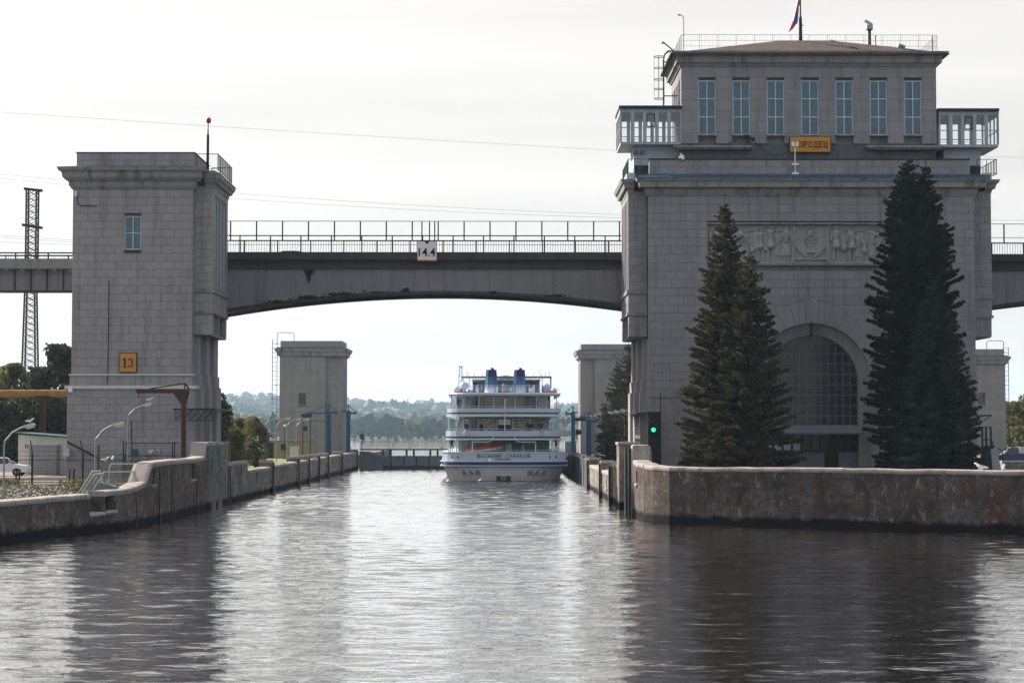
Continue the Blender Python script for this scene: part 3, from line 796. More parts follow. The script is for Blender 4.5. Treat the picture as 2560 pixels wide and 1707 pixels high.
# ================================================================== RIGHT TOWER (control house)
xl, xr = ax(1621, YF), ax(2440, YF)
RT = thing('control_house', 'large grey stone lock control building with arched hall window and carved frieze', 'building', (.5 * (xl + xr), 165, GR))
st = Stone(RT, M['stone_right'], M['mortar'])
zc0 = zz(490); xc = ax(2030, YF)
CR, CZ = 4.85, az(955, YF)                    # arch opening
RO = 6.5                                      # outer radius of the voussoirs
rx0, rx1, rz0, rz1 = ax(1771, YF), ax(2289, YF), zz(661), zz(558)      # frieze panel
st.face((xl, YF), 0, 0, xr - xl, GR, zc0, .675, 1.18, [(rx0 - xl, rx1 - xl, rz0, rz1), (xc - CR - xl, xc + CR - xl, GR - 1, CZ)], circle=(xc - xl, CZ, RO - .02), prio=2)
# the straight jambs below the springing are filled back to the opening edge
for (p, q) in ((xc - RO, xc - CR), (xc + CR, xc + RO)):
    st.face((p, YF), 0, 0, q - p, GR, CZ, .675, 1.18, prio=1, phase=.3)
nv = 17
for k in range(nv):
    t0, t1 = PI * k / nv + .004, PI * (k + 1) / nv - .004
    ri, ro = CR, RO + (.3 if k == nv // 2 else 0)
    if k == nv // 2: ri -= .12
    st.poly_block([(xc + ri * math.cos(t1) - xl, CZ + ri * math.sin(t1)), (xc + ri * math.cos(t0) - xl, CZ + ri * math.sin(t0)), (xc + ro * math.cos(t0) - xl, CZ + ro * math.sin(t0)), (xc + ro * math.cos(t1) - xl, CZ + ro * math.sin(t1))], (xl, YF - (.05 if k == nv // 2 else .0)), 0, .3, 3)
m = MB()                                       # mortar ring behind the voussoirs
for k in range(38):
    t0, t1 = PI * k / 38, PI * (k + 1) / 38
    P = lambda r, t, y: (xc + r * math.cos(t), y, CZ + r * math.sin(t))
    m.add([P(CR, t0, YF + .035), P(RO + .4, t0, YF + .035), P(RO + .4, t1, YF + .035), P(CR, t1, YF + .035)], [(0, 1, 2, 3)])
m.build('arch_bed', M['mortar'], RT)
# splayed reveal of the arch
GRr = 3.80; YG = YF + .95
m = MB(); pts_o, pts_i = [], []
N = 40
path = [(CR, 0, GR)] + [(CR, PI * k / N, None) for k in range(N + 1)] + [(CR, PI, GR)]
def pt(r, t, zf, y): return (xc + r * math.cos(t), y, (CZ + r * math.sin(t)) if zf is None else zf)
for (a, b) in zip(path[:-1], path[1:]):
    m.add([pt(CR, a[1], a[2], YF + .01), pt(CR, b[1], b[2], YF + .01), pt(CR - .12, b[1], b[2], YF + .02), pt(CR - .12, a[1], a[2], YF + .02)], [(0, 1, 2, 3)])
    m.add([pt(CR - .12, a[1], a[2], YF + .02), pt(CR - .12, b[1], b[2], YF + .02), pt(CR - .16, b[1], b[2], YF + .35), pt(CR - .16, a[1], a[2], YF + .35)], [(0, 1, 2, 3)])
    m.add([pt(CR - .16, a[1], a[2], YF + .35), pt(CR - .16, b[1], b[2], YF + .35), pt(GRr, b[1], b[2], YF + .55), pt(GRr, a[1], a[2], YF + .55)], [(0, 1, 2, 3)])
    m.add([pt(GRr, a[1], a[2], YF + .55), pt(GRr, b[1], b[2], YF + .55), pt(GRr, b[1], b[2], YG + .3), pt(GRr, a[1], a[2], YG + .3)], [(0, 1, 2, 3)])
m.build('arch_reveal', M['stone_right'], RT)
# hall glazing: steel grid and panes clipped to the arch
zg0 = zz(1066); NC, step = 13, 2 * GRr / 13; rowh = .845
f = MB(); rows = []
z = zg0
while z < CZ + GRr: rows.append(z); z += rowh
fo = None
for i in range(NC + 1):
    x = -GRr + i * step
    top = CZ + math.sqrt(max(0, GRr * GRr - x * x))
    if top - zg0 > .2: f.box(xc + x - .035, xc + x + .035, YG - .05, YG + .05, zg0, top)
for z in rows:
    hw = GRr if z < CZ else math.sqrt(max(0, GRr * GRr - (z - CZ) ** 2))
    f.box(xc - hw, xc + hw, YG - .045, YG + .045, z - .035, z + .035)
fo = f.build('hall_window', plain('grey_window_steel', (0.135, 0.155, 0.175), .7), RT)
for i in range(NC):
    for z in rows:
        xm = -GRr + (i + .5) * step
        a, b = -GRr + i * step + .04, -GRr + (i + 1) * step - .04
        far = max(abs(a), abs(b))
        lim = CZ + math.sqrt(max(0, GRr * GRr - min(far, GRr - .001) ** 2))
        lim2 = CZ + math.sqrt(max(0, GRr * GRr - min(abs(a), abs(b)) ** 2))
        zt = z + rowh - .04
        if z + .04 > lim2: continue
        lt = CZ + math.sqrt(max(0, GRr ** 2 - a * a)); rt = CZ + math.sqrt(max(0, GRr ** 2 - b * b))
        q = MB(); y = YG + random.uniform(-.01, .01)
        q.prism([(xc + a, z + .035), (xc + b, z + .035), (xc + b, max(z + .05, min(zt, rt))), (xc + a, max(z + .05, min(zt, lt)))], 'y', y - .006, y + .006)
        q.build('pane', M['glass_hall'], fo)
b = MB(); b.box(xc - GRr - .3, xc + GRr + .3, YG + .35, YG + .4, GR, CZ + GRr + .2); b.build('hall_back', M['room'], RT)
# canopy, transom lights and doors under the arch
za, zb_ = zz(1085), zz(1062)
b = MB(); b.add([(xc - GRr, YG - .06, zb_), (xc + GRr, YG - .06, zb_), (xc + GRr + .15, YF - .5, za + .16), (xc - GRr - .15, YF - .5, za + .16), (xc + GRr + .15, YF - .5, za), (xc - GRr - .15, YF - .5, za), (xc + GRr, YG - .06, za + .05), (xc - GRr, YG - .06, za + .05)], [(0, 1, 2, 3), (3, 2, 4, 5), (5, 4, 6, 7), (0, 3, 5, 7), (1, 6, 4, 2), (0, 7, 6, 1)])
b.build('canopy', M['canopy'], RT)
zt0, zt1 = zz(1128), zz(1086)
f = MB()
for i in range(11): f.box(xc - GRr + i * 2 * GRr / 10 - .06, xc - GRr + i * 2 * GRr / 10 + .06, YG - .06, YG + .06, zt0, zt1)
for z in (zt0, (zt0 + zt1) / 2, zt1 - .06): f.box(xc - GRr, xc + GRr, YG - .05, YG + .05, z, z + .09)
fo = f.build('transom_window', M['dark_metal'], RT)
for i in range(10):
    for k in range(2):
        p = MB(); p.box(xc - GRr + (i + .12) * 2 * GRr / 10, xc - GRr + (i + .88) * 2 * GRr / 10, YG + .008, YG + .02, zt0 + .1 + k * (zt1 - zt0) / 2, zt0 + (k + 1) * (zt1 - zt0) / 2 - .03)
        p.build('pane', M['off_white'] if i < 4 else M['glass_hall'], fo)
dz1 = zz(1131)
for (u0, u1, mt, nm) in ((1930, 2059, 'canopy', 'wall_panel'), (2060, 2094, 'black', 'door'), (2095, 2145, 'canopy', 'wall_panel')):
    b = MB(); b.box(max(ax(u0, YG), xc - GRr), ax(u1, YG), YG - .02, YG + .06, GR, dz1); b.build(nm, M[mt], RT)
b = MB(); b.box(xc - .045, xc + .045, YF - .2, YF + .9, CZ + GRr - .05, CZ + CR + .02); b.build('arch_tie', M['dark_metal'], RT)
# core of the building behind the facing (leaves the arch niche open)
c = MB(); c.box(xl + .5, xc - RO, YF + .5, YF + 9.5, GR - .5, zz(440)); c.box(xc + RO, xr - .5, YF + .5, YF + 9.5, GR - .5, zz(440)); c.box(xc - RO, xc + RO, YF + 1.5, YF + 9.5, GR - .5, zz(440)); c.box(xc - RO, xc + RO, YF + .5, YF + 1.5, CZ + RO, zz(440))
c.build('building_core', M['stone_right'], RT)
# lower lock-side wall and pilasters, left side
st.face((xl, YF + 9.5), -PI / 2, 0, 9.188, GR, az(845, YF), .675, 1.18)
xbl = ax(1571, 161); xbr = ax(2482, 161)
bay(RT, st, -1, xl, xbl, az(842, 161), az(478, 161), az(728, 162), az(520, 162), az(725, 161))
bay(RT, st, 1, xr, xbr, az(842, 161), az(478, 161), az(728, 162), az(520, 162), az(737, 161))
lower_pilasters(RT, -1, xl, GR, az(838, 162), zz(950), zz(978))
b = MB(); b.box(xl - .06, xc - RO - 1.4, YF - .1, YF + .1, zz(993), zz(976)); b.build('string_course', M['stone_trim'], RT)
cl, cr_ = ax(1592, YF), ax(2473, YF); ov = xl - cl
moulding(RT, 'cornice', xl, xr, YF, YF + 9.5, [(zz(490), zz(483), .08, .18), (zz(483) + .002, zz(470), .22, .25), (zz(470) + .002, zz(455), .72, .78), (zz(455) + .002, zz(446), .9, 1.05)], M['stone_trim'])
for (p, q, lf, rt_) in ((xbl, xl - 1.06, True, False), (xr + 1.06, xbr, False, True)):
    moulding(RT, 'bay_cornice', p, q, 161, 169.6, [(zz(479), zz(468), .03, .08), (zz(468) + .002, zz(455), .28, .4), (zz(455) + .002, zz(446), .5, .62)], M['stone_trim'], lf, rt_)
    b = MB(); b.box(p - .1, q + .1, 161.1, 169.5, zz(446) + .003, zz(429)); b.build('bay_roof', M['blue_white'], RT)
m = MB(); x0, x1, y0, y1 = xl - 1.06, xr + 1.06, YF - 1.06, YF + 10.5; zo, zi = zz(446) + .004, zz(432)
p0, p1, q0, q1 = ax(1626, YF), ax(2431, YF), YF + .5, YF + 9
m.add([(x0, y0, zo), (x1, y0, zo), (x1, y1, zo), (x0, y1, zo), (p0, q0, zi), (p1, q0, zi), (p1, q1, zi), (p0, q1, zi), (x0, y0, zo - .07), (x1, y0, zo - .07)], [(0, 1, 5, 4), (1, 2, 6, 5), (2, 3, 7, 6), (3, 0, 4, 7), (4, 5, 6, 7), (8, 9, 1, 0)])
m.build('roof_sheet', M['blue_metal'], RT)
b = MB(); b.tube([(x0, YF - 1.0, zo + .14), (x1, YF - 1.0, zo + .14)], .06, 6); b.build('gutter_edge', M['blue_metal'], RT)
st.face((p0, q0), 0, 0, p1 - p0, zz(432) - .05, zz(397), .6, 1.2, prio=1)
c = MB(); c.box(p0 + .02, p1 - .02, q0 + .45, q0 + 1.0, zz(440), zz(398)); c.build('parapet_core', M['stone_right'], RT)
c = MB(); c.box(p0 - .07, p1 + .07, q0 - .07, q0 + 1.1, zz(397) + .003, zz(394)); c.build('parapet_cap', M['dark_metal'], RT)

# upper storey
YU = 163.0
ux0, ux1 = ax(1705.5, YU), ax(2347.5, YU); zu0, zu1 = az(359, YU), az(166, YU)
wops = []
for k in range(7):
    a = ax(1746 + 85.8 * k, YU, 270); wops.append((a, a + 43.5 / 4978 * YU))
zw0, zw1 = az(337, YU), az(201, YU)
st.face((ux0, YU), 0, 0, ux1 - ux0, zu0, zu1, .9, 1.55, [(a - ux0, b - ux0, zw0, zw1) for a, b in wops], prio=1, rec=.025)
sw = [(1.0 + k * 1.55, 1.9 + k * 1.55, zw0, zw1) for k in range(5)]
st.face((ux0, YU + 9), -PI / 2, 0, 8.688, zu0, zu1, .9, 1.55, [(9 - b, 9 - a, z0, z1) for a, b, z0, z1 in sw], rec=.025)
c = MB(); c.box(ux0 + .5, ux1 - .02, YU + .5, YU + 9, zu0 - 3, zu1 + .2); c.build('storey_core', M['stone_right'], RT)
for k, (a, b) in enumerate(wops): window(RT, a, b, zw0, zw1, YU + .14, 2, 3, .075, half=1.1 + .0 * k, back=.34)
for (a, b, z0, z1) in sw:
    f = MB(); f.box(ux0 + .1, ux0 + .2, YU + a, YU + a + .08, z0, z1); f.box(ux0 + .1, ux0 + .2, YU + b - .08, YU + b, z0, z1); f.box(ux0 + .1, ux0 + .2, YU + a, YU + b, (z0 + z1) / 2, (z0 + z1) / 2 + .08)
    fo = f.build('side_window', M['frame_teal'], RT)
    g = MB(); g.box(ux0 + .14, ux0 + .16, YU + a + .08, YU + b - .08, z0, z1); g.build('pane', M['glass_teal'], fo)
moulding(RT, 'eaves_cornice', ux0, ux1, YU, YU + 9, [(zu1 - .02, az(158, YU), .10, .25), (az(158, YU) + .002, az(142, YU), .40, .42), (az(142, YU) + .002, az(136, YU), .5, .78), (az(136, YU) + .002, az(132, YU), .84, .9)], M['stone_trim'])
# plinth under the upper storey with two small canopies
b = MB(); b.box(ux0 + .1, ux1 - .1, YU + .18, YU + .6, az(398, YU), zu0); b.build('plinth_wall', M['plaster'], RT)
for (u0, u1) in ((1686, 1884), (2168, 2366)):
    b = MB(); b.box(ax(u0, YU - .5), ax(u1, YU - .5), YU - .75, YU + .17, az(371, YU), az(366, YU)); b.box(ax(u0, YU - .5) + .2, ax(u1, YU - .5) - .2, YU - .55, YU + .17, az(375, YU), az(371, YU) - .003)
    b.build('ledge_canopy', M['stone_trim'], RT)
# hip roof
zr0, zr1 = az(132, YU - .9) + .003, az(101, YU + 4.5)
ex0, ex1, ey0, ey1 = ux0 - .92, ux1 + .92, YU - .92, YU + 9.9
rA, rB = at(1950, 101, YU + 4.5).x, at(2078, 101, YU + 4.5).x
b = MB(); b.add([(ex0, ey0, zr0), (ex1, ey0, zr0), (ex1, ey1, zr0), (ex0, ey1, zr0), (rA, YU + 4.5, zr1), (rB, YU + 4.5, zr1), (ex0, ey0, zr0 - .07), (ex1, ey0, zr0 - .07), (ex1, ey1, zr0 - .07), (ex0, ey1, zr0 - .07)],
      [(0, 1, 5, 4), (1, 2, 5), (2, 3, 4, 5), (3, 0, 4), (6, 7, 1, 0), (7, 8, 2, 1), (8, 9, 3, 2), (9, 6, 0, 3), (9, 8, 7, 6)])
b.build('roof', M['roof_brown'], RT)
b = MB(); b.bar((rB, YU + 4.4, zr1 + .03), (ex1 - 6.5, ey0, zr0 + .05), .22, .06); b.build('roof_hip', M['dark_metal'], RT)
railing(RT, [(ux0, YU + 8.6), (ux0, YU - .35), (ux1, YU - .35), (ux1, YU + 8.6)], az(131, YU), az(89, YU), 'roof_railing', M['grey_metal'], 1.47, .3, .03, (.33, .66))

# glazed galleries on both ends
def gallery(u0, u1, v_roof0, v_roof1, v_bot, yg=163.1, dep=5.2, nb=5):
    x0, x1 = ax(u0, yg, 300), ax(u1, yg, 300); z0, z1 = az(v_bot, yg), az(v_roof1, yg); ztop = az(v_roof0, yg)
    g = MB(); g.box(x0 - .12, x1 + .06, yg - .25, yg + dep + .2, z1, ztop); g.build('gallery_roof', M['dark_metal'], RT)
    g = MB(); g.box(x0, x1, yg, yg + dep, z0 - .1, z0 + .12); g.build('gallery_floor', M['blue_white'], RT)
    w = (x1 - x0) / nb; f = MB()
    for y in (yg, yg + dep):
        for i in range(nb + 1):
            c = x0 + i * w; h = .15 if 0 < i < nb else .12
            f.box(max(x0, c - h), min(x1, c + h), y - .05, y + .05, z0 + .12, z1)
        f.box(x0, x1, y - .04, y + .04, z1 - .28, z1 - .02)
        f.box(x0, x1, y - .03, y + .03, z0 + 1.25, z0 + 1.32)
    xe = x0 if u0 < 1800 else x1
    for i in range(5):
        c = yg + i * dep / 4; f.box(xe - .05, xe + .05, c - .1, c + .1, z0 + .12, z1)
    f.box(xe - .04, xe + .04, yg, yg + dep, z1 - .4, z1); f.box(xe - .03, xe + .03, yg, yg + dep, z0 + 1.25, z0 + 1.32)
    fo = f.build('gallery', M['blue_white'], RT)
    for i in range(nb):
        p = MB(); p.box(x0 + i * w + .14, x0 + (i + 1) * w - .14, yg - .006, yg + .006, z0 + .15, z1 - .3); p.build('pane', M['glass'], fo)
    s = MB(); i = 2; s.box(x0 + i * w + .16, x0 + i * w + .22, yg - .09, yg - .02, z0 + 1.4, z1 - .5); s.box(x0 + (i + 1) * w - .22, x0 + (i + 1) * w - .16, yg - .09, yg - .02, z0 + 1.4, z1 - .5); s.box(x0 + i * w + .16, x0 + (i + 1) * w - .16, yg - .09, yg - .02, z0 + 1.34, z0 + 1.42); s.box(x0 + i * w + .16, x0 + (i + 1) * w - .16, yg - .09, yg - .02, z1 - .5, z1 - .44)
    s.build('casement', M['dark_metal'], fo)
    h = MB()
    for zr in (.45, .75, 1.0): h.box(x0 + .2, x1 - .2, yg + dep - .3, yg + dep - .27, z0 + zr, z0 + zr + .035)
    h.build('handrail', M['grey_metal'], fo)
gallery(1551, 1703, 265, 272, 358)
gallery(2347, 2495, 271, 278, 364)
for (u0, u1) in ((1586, 1688), (2364, 2457)):
    b = MB(); b.box(ax(u0, 164), ax(u1, 164), 164.0, 169, zz(432), az(365, 164)); b.build('gallery_base', M['blue_white'], RT)
    s = 1 if u0 < 1800 else -1; xe = ax(u0, 164) if s > 0 else ax(u1, 164)
    d = MB(); d.box(xe + s * .05, xe + s * (1.2 if s > 0 else .9), 163.94, 163.998, zz(427), zz(397)); d.build('door', M['black'], RT)
    railing(RT, [(xe + s * 1.3, 161.6), (xe - s * .62, 161.6), (xe - s * .62, 168.8)] if s > 0 else [(xe + s * .9, 161.6), (xe - s * .7, 161.6), (xe - s * .7, 168.8)], zz(430), zz(391), 'balcony_railing', M['green_metal'], .9, .28, .05, (.1,))
# two round loudspeakers on the left base
for u in (1588.5, 1605.5):
    b = MB(); q = at(u, 381, 163.7); b.prism([(q.x + .17 * math.cos(2 * PI * i / 16), q.z + .17 * math.sin(2 * PI * i / 16)) for i in range(16)], 'y', 163.7, 164.0); o = b.build('loudspeaker', M['black'], RT)
    b = MB(); b.prism([(q.x + .09 * math.cos(2 * PI * i / 12), q.z + .09 * math.sin(2 * PI * i / 12)) for i in range(12)], 'y', 163.68, 163.72); b.build('cone', M['grey_metal'], o)

# carved frieze: a height field of figures, drapery and a central wreath
def frieze():
    W, H = rx1 - rx0, rz1 - rz0; nx, nz_ = 560, 116
    S, T = np.meshgrid(np.linspace(0, 2080, nx), np.linspace(0, 415, nz_))          # units of the panel, T down
    h = np.zeros_like(S)
    def cap(x0, y0, x1, y1, r0, r1=None, d=1.0):
        nonlocal h
        r1 = r0 if r1 is None else r1
        dx, dy = x1 - x0, y1 - y0; L2 = dx * dx + dy * dy + 1e-6
        q = np.clip(((S - x0) * dx + (T - y0) * dy) / L2, 0, 1)
        r = r0 + (r1 - r0) * q
        dist2 = (S - x0 - q * dx) ** 2 + (T - y0 - q * dy) ** 2
        h = np.maximum(h, d * np.sqrt(np.maximum(0, r * r - dist2)))
    def man(x, top, bot, sc=1.0, coat=False, lean=0, side=1):
        Hh = bot - top; u = Hh / 7.6
        cap(x + lean, top + u * .5, x + lean, top + u * .6, u * .42, u * .38, 1.3)
        cap(x + lean * .8, top + u * 1.5, x, top + u * 3.2, u * .8, u * .55)
        cap(x + lean - u * .7, top + u * 1.6, x - u * 1.05, top + u * 3.0, u * .30, u * .24, 1.3)
        cap(x - u * 1.05, top + u * 3.0, x - side * u * .2, top + u * 3.3, u * .24, u * .2, 1.5)
        cap(x + lean + u * .7, top + u * 1.6, x + u * 1.1, top + u * 3.1, u * .30, u * .24, 1.3)
        cap(x + u * 1.1, top + u * 3.1, x + u * .9, top + u * 4.1, u * .24, u * .18, 1.3)
        if coat:
            for k in range(-2, 3): cap(x + k * u * .2, top + u * 3.3, x + k * u * .33, top + u * 5.9, u * .28, u * .34)
            cap(x - u * .3, bot - u * 1.6, x - u * .35, bot, u * .24, u * .26); cap(x + u * .3, bot - u * 1.6, x + u * .4, bot, u * .24, u * .26)
        else:
            cap(x, top + u * 3.2, x, top + u * 4.2, u * .65, u * .85)
            cap(x - u * .35, top + u * 4, x - u * .45, bot - u * .2, u * .36, u * .22); cap(x + u * .35, top + u * 4, x + u * .5, bot - u * .2, u * .36, u * .22)
    cx = 1040
    for sg in (-1, 1):                                                       # hanging drapery either side of the wreath
        for k in range(9):
            px = None
            for j in range(15):
                q = j / 14
                X = cx + sg * (40 + (170 - 17 * k) * (1 - q ** 2.2) * .9 + 0); Y = 40 + k * 8 + (300 - k * 14) * q ** .75
                if px: cap(px[0], px[1], X, Y, 7.5, 7.5, 1.6)
                px = (X, Y)
        cap(cx + sg * 195, 15, cx + sg * 170, 30, 14, 12, 1.6); cap(cx + sg * 168, 30, cx + sg * 176, 390, 12, 16, 1.4)
        for k in range(6): cap(cx + sg * (15 + k * 27), 355 + 4 * (k % 2), cx + sg * (36 + k * 27), 372 - 6 * (k % 3), 12, 9, 1.4)
    for rr, yy in ((62, 95), (56, 130), (50, 165), (40, 195), (30, 215)):      # wreath wound with ribbons
        for k in range(14):
            a0, a1 = PI * k / 14, PI * (k + 1) / 14
            cap(cx + rr * math.cos(a0), yy + rr * .5 * math.sin(a0), cx + rr * math.cos(a1), yy + rr * .5 * math.sin(a1), 8, 8, 1.5)
    for k in range(24):
        a0, a1 = 2 * PI * k / 24, 2 * PI * (k + 1) / 24
        cap(cx + 56 * math.cos(a0), 100 + 62 * math.sin(a0), cx + 56 * math.cos(a1), 100 + 62 * math.sin(a1), 9, 9, 1.5)
    cap(cx, 98, cx, 100, 36, 36, .55)
    for k in range(10):
        a0, a1 = R(-60 + 19 * k), R(-60 + 19 * (k + 1)); cap(cx + 20 * math.cos(a0), 98 + 20 * math.sin(a0), cx + 20 * math.cos(a1), 98 + 20 * math.sin(a1), 4.5, 4.5, 5)
    cap(cx - 14, 112, cx + 8, 88, 4, 4, 6); cap(cx - 2, 82, cx + 14, 96, 6, 6, 4.5)
    for k in range(5): a = R(-90 + 22 * (k - 2)); cap(cx + 66 * math.cos(a), 100 + 66 * math.sin(a), cx + 92 * math.cos(a), 100 + 90 * math.sin(a), 5, 3, 1.5)
    h = np.maximum(h, np.where((abs(S - cx) < 58) & (abs(T - 265) < 28), 16, 0)); h = np.where((abs(S - cx) < 48) & (abs(T - 265) < 19), np.maximum(h, 0) * .8, h)
    man(635, 15, 395); man(790, 20, 400, coat=True, lean=6); man(530, 45, 385, lean=8); man(445, 130, 390, side=-1); man(330, 35, 395, coat=True); man(210, 60, 395, lean=-6); man(95, 40, 395)
    man(1297, 20, 395, side=-1); man(1455, 40, 395, lean=-14, side=-1); man(1580, 130, 395, lean=-16); man(1730, 60, 395, lean=20); man(1870, 40, 395, coat=True); man(1985, 60, 395)
    cap(1640, 90, 1760, 130, 18, 26, 1.2); cap(1760, 130, 1840, 70, 26, 12, 1.2); cap(1810, 250, 1890, 265, 42, 30); cap(1890, 265, 1925, 215, 14, 12, 1.3)
    for k in range(7): cap(300 + k * 55, 55 + 22 * math.sin(k * .9), 355 + k * 55, 55 + 22 * math.sin((k + 1) * .9), 7, 7, 1.3)
    for k in range(6): cap(1380 + k * 60, 62 + 22 * math.sin(k * 1.1), 1440 + k * 60, 62 + 22 * math.sin((k + 1) * 1.1), 7, 7, 1.3)
    for k in range(6): cap(690 + 30 * k, 60 + 14 * math.sin(k), 720 + 30 * k, 60 + 14 * math.sin(k + 1), 6, 6, 1.3)
    for k in range(30): cap(30 + k * 70, 398, 85 + k * 70, 400 - 5 * (k % 2), 12, 10, .8)
    rn = np.random.default_rng(3)
    for k in range(80):
        x, y = rn.uniform(20, 2060), rn.uniform(150, 385)
        if abs(x - cx) < 200: continue
        cap(x, y, x + rn.uniform(-25, 25), y + rn.uniform(20, 60), rn.uniform(4, 8), 4, .9)
    # a second rank of smaller half hidden figures, spades, banners and folds crowds the ground
    h1 = h.copy(); h = np.zeros_like(h)
    rn = np.random.default_rng(11)
    for x in (40, 150, 265, 385, 490, 585, 705, 1375, 1520, 1660, 1800, 1930, 2040): man(x, 70 + rn.uniform(-25, 30), 392, lean=rn.uniform(-10, 10), coat=rn.random() < .5, side=rn.choice([-1, 1]))
    for k in range(170):
        x, y = rn.uniform(15, 2065), rn.uniform(40, 390)
        if abs(x - cx) < 205: continue
        cap(x, y, x + rn.uniform(-14, 14), y + rn.uniform(15, 48), rn.uniform(3.5, 7), 3, 1.5)
    for k in range(26):
        x, y = rn.uniform(20, 2060), rn.uniform(35, 130)
        if abs(x - cx) < 210: continue
        for j in range(5): cap(x + j * 14, y + 9 * math.sin(j * 1.3 + k), x + j * 14 + 14, y + 9 * math.sin((j + 1) * 1.3 + k), 5, 5, 1.5)
    h = np.maximum(h1, h * .62)
    dep = np.minimum(h, 42) * (W / 2080) * 1.7
    X = rx0 + S * W / 2080; Z = rz1 - T * H / 415; Y = YF + .42 - dep
    V = np.stack([X, Y, Z], -1).reshape(-1, 3)
    idx = np.arange(nx * nz_).reshape(nz_, nx)
    Fq = np.stack([idx[:-1, :-1], idx[1:, :-1], idx[1:, 1:], idx[:-1, 1:]], -1).reshape(-1, 4)
    raw_mesh('carved_frieze', V, Fq, M['frieze'], RT, True)
    m = MB(); m.box(rx0, rx1, YF + .46, YF + .6, rz0, rz1); m.build('frieze_bed', M['stone_trim'], RT)
    m = MB(); m.box(rx0 - .02, rx1 + .02, YF - .06, YF + .44, rz1 - .06, rz1 + .06); m.build('frieze_frame', M['stone_trim'], RT)
    m = MB(); m.box(rx0 - .02, rx1 + .02, YF - .06, YF + .44, rz0 - .06, rz0 + .04); m.build('frieze_frame', M['stone_trim'], RT)
frieze()
st.finish()

# ---- things on and around the control house
x0, x1, z0, z1 = ax(1974, 162.6, 360), ax(2077.5, 162.6, 360), az(380.5, 162.6), az(340, 162.6)
nb = thing('name_board', 'long amber name board with dark Cyrillic letters above the parapet of the control building', 'sign', ((x0 + x1) / 2, 162.7, z0))
b = MB(); b.box(x0, x1, 162.66, 162.85, z0, z1); b.build('frame', M['sign_brown'], nb)
b = MB(); b.box(x0 + .06, x1 - .06, 162.63, 162.67, z0 + .06, z1 - .06); b.build('face', M['orange'], nb)
tx = 'ГОРОДЕЦ'; wtot = (x1 - x0) - .42; cw = wtot / 7
for i, ch in enumerate(tx):
    xx = x0 + .21 + (i + .5) * cw
    o = text_mesh('letter', ch, xx, 162.60, (z0 + z1) / 2 - (.05 if ch in 'ДЦ' else 0), cw * .74, .52 if ch not in 'ДЦ' else .62, M['sign_brown'], nb, .02, .012)
    if ch in 'ГРЕО' and ch != 'О':
        s = MB(); s.box(xx - cw * .44, xx - cw * .12, 162.585, 162.62, (z0 + z1) / 2 - .26, (z0 + z1) / 2 - .215); s.build('serif', M['sign_brown'], nb)

sp_ = at(1988, 437, 160.3)
lp = thing('flood_light_post', 'white floodlight post with two lamps standing in front of the amber name board', 'lamp post', (sp_.x, 160.3, sp_.z))
b = MB(); b.tube([(sp_.x, 160.3, sp_.z - .4), (sp_.x, 160.3, az(362, 160.3))], .045, 8); b.build('pole', M['white'], lp)
for dx in (-.16, .16):
    b = MB(); b.box(sp_.x + dx - .11, sp_.x + dx + .11, 160.15, 160.4, az(366, 160.3), az(354, 160.3)); b.build('lamp_head', M['white'], lp)
for v in (410, 433): b = MB(); b.box(sp_.x - .27, sp_.x + .27, 160.24, 160.36, az(v + 2.5, 160.3), az(v - 2.5, 160.3)); b.build('clamp_bar', M['white'], lp)

q = at(1707, 401, 160.6)
cd = thing('dome_camera', 'small white dome camera on the parapet of the control building', 'camera', (q.x, 160.6, q.z))
b = MB(); b.lathe([(.09, 0), (.13, .05), (.10, .32), (.05, .42)], (q.x, 160.4, q.z), 10); b.build('housing', M['white'], cd, True)
b = MB(); b.ball((q.x, 160.4, q.z), .08); b.build('lens', M['black'], cd, True)

q = at(1876, 358, 162.4)
cd = thing('floodlight', 'pair of dark floodlights on the ledge left of the amber name board', 'floodlight', (q.x, 162.3, q.z))
for (du, dv, s) in ((-10, -16, 1), (6, -10, -1)):
    p = at(1876 + du, 358 + dv, 162.3); b = MB(); b.lathe([(.07, -.2), (.17, 0), (.2, .12)], (p.x, p.y, p.z), 12); o = b.build('lamp_head', M['dark_metal'], cd); 
b = MB(); b.bar((q.x - .3, 162.3, q.z + .2), (q.x + .3, 162.3, q.z + .45), .05); b.bar((q.x, 162.3, q.z - .1), (q.x, 162.3, q.z + .4), .06); b.box(q.x - .45, q.x - .15, 162.2, 162.4, q.z - .02, q.z + .12); b.build('bracket', M['dark_metal'], cd)
def sag(p, q, s, n=12): return [Vector(p).lerp(Vector(q), i / n) - Vector((0, 0, 4 * s * (i / n) * (1 - i / n))) for i in range(n + 1)]
cb = thing('slack_cable', 'slack black cable drooping along the plinth left of the amber name board', 'cable', tuple(at(1940, 380, 162.2)))
b = MB(); b.tube(sag(at(1886, 352, 162.3), at(1974, 378, 162.3), .75), .03, 6); b.tube(sag(at(1820, 357, 162.3), at(1868, 338, 162.3), .1), .025, 6); b.build('cable', M['black'], cb)

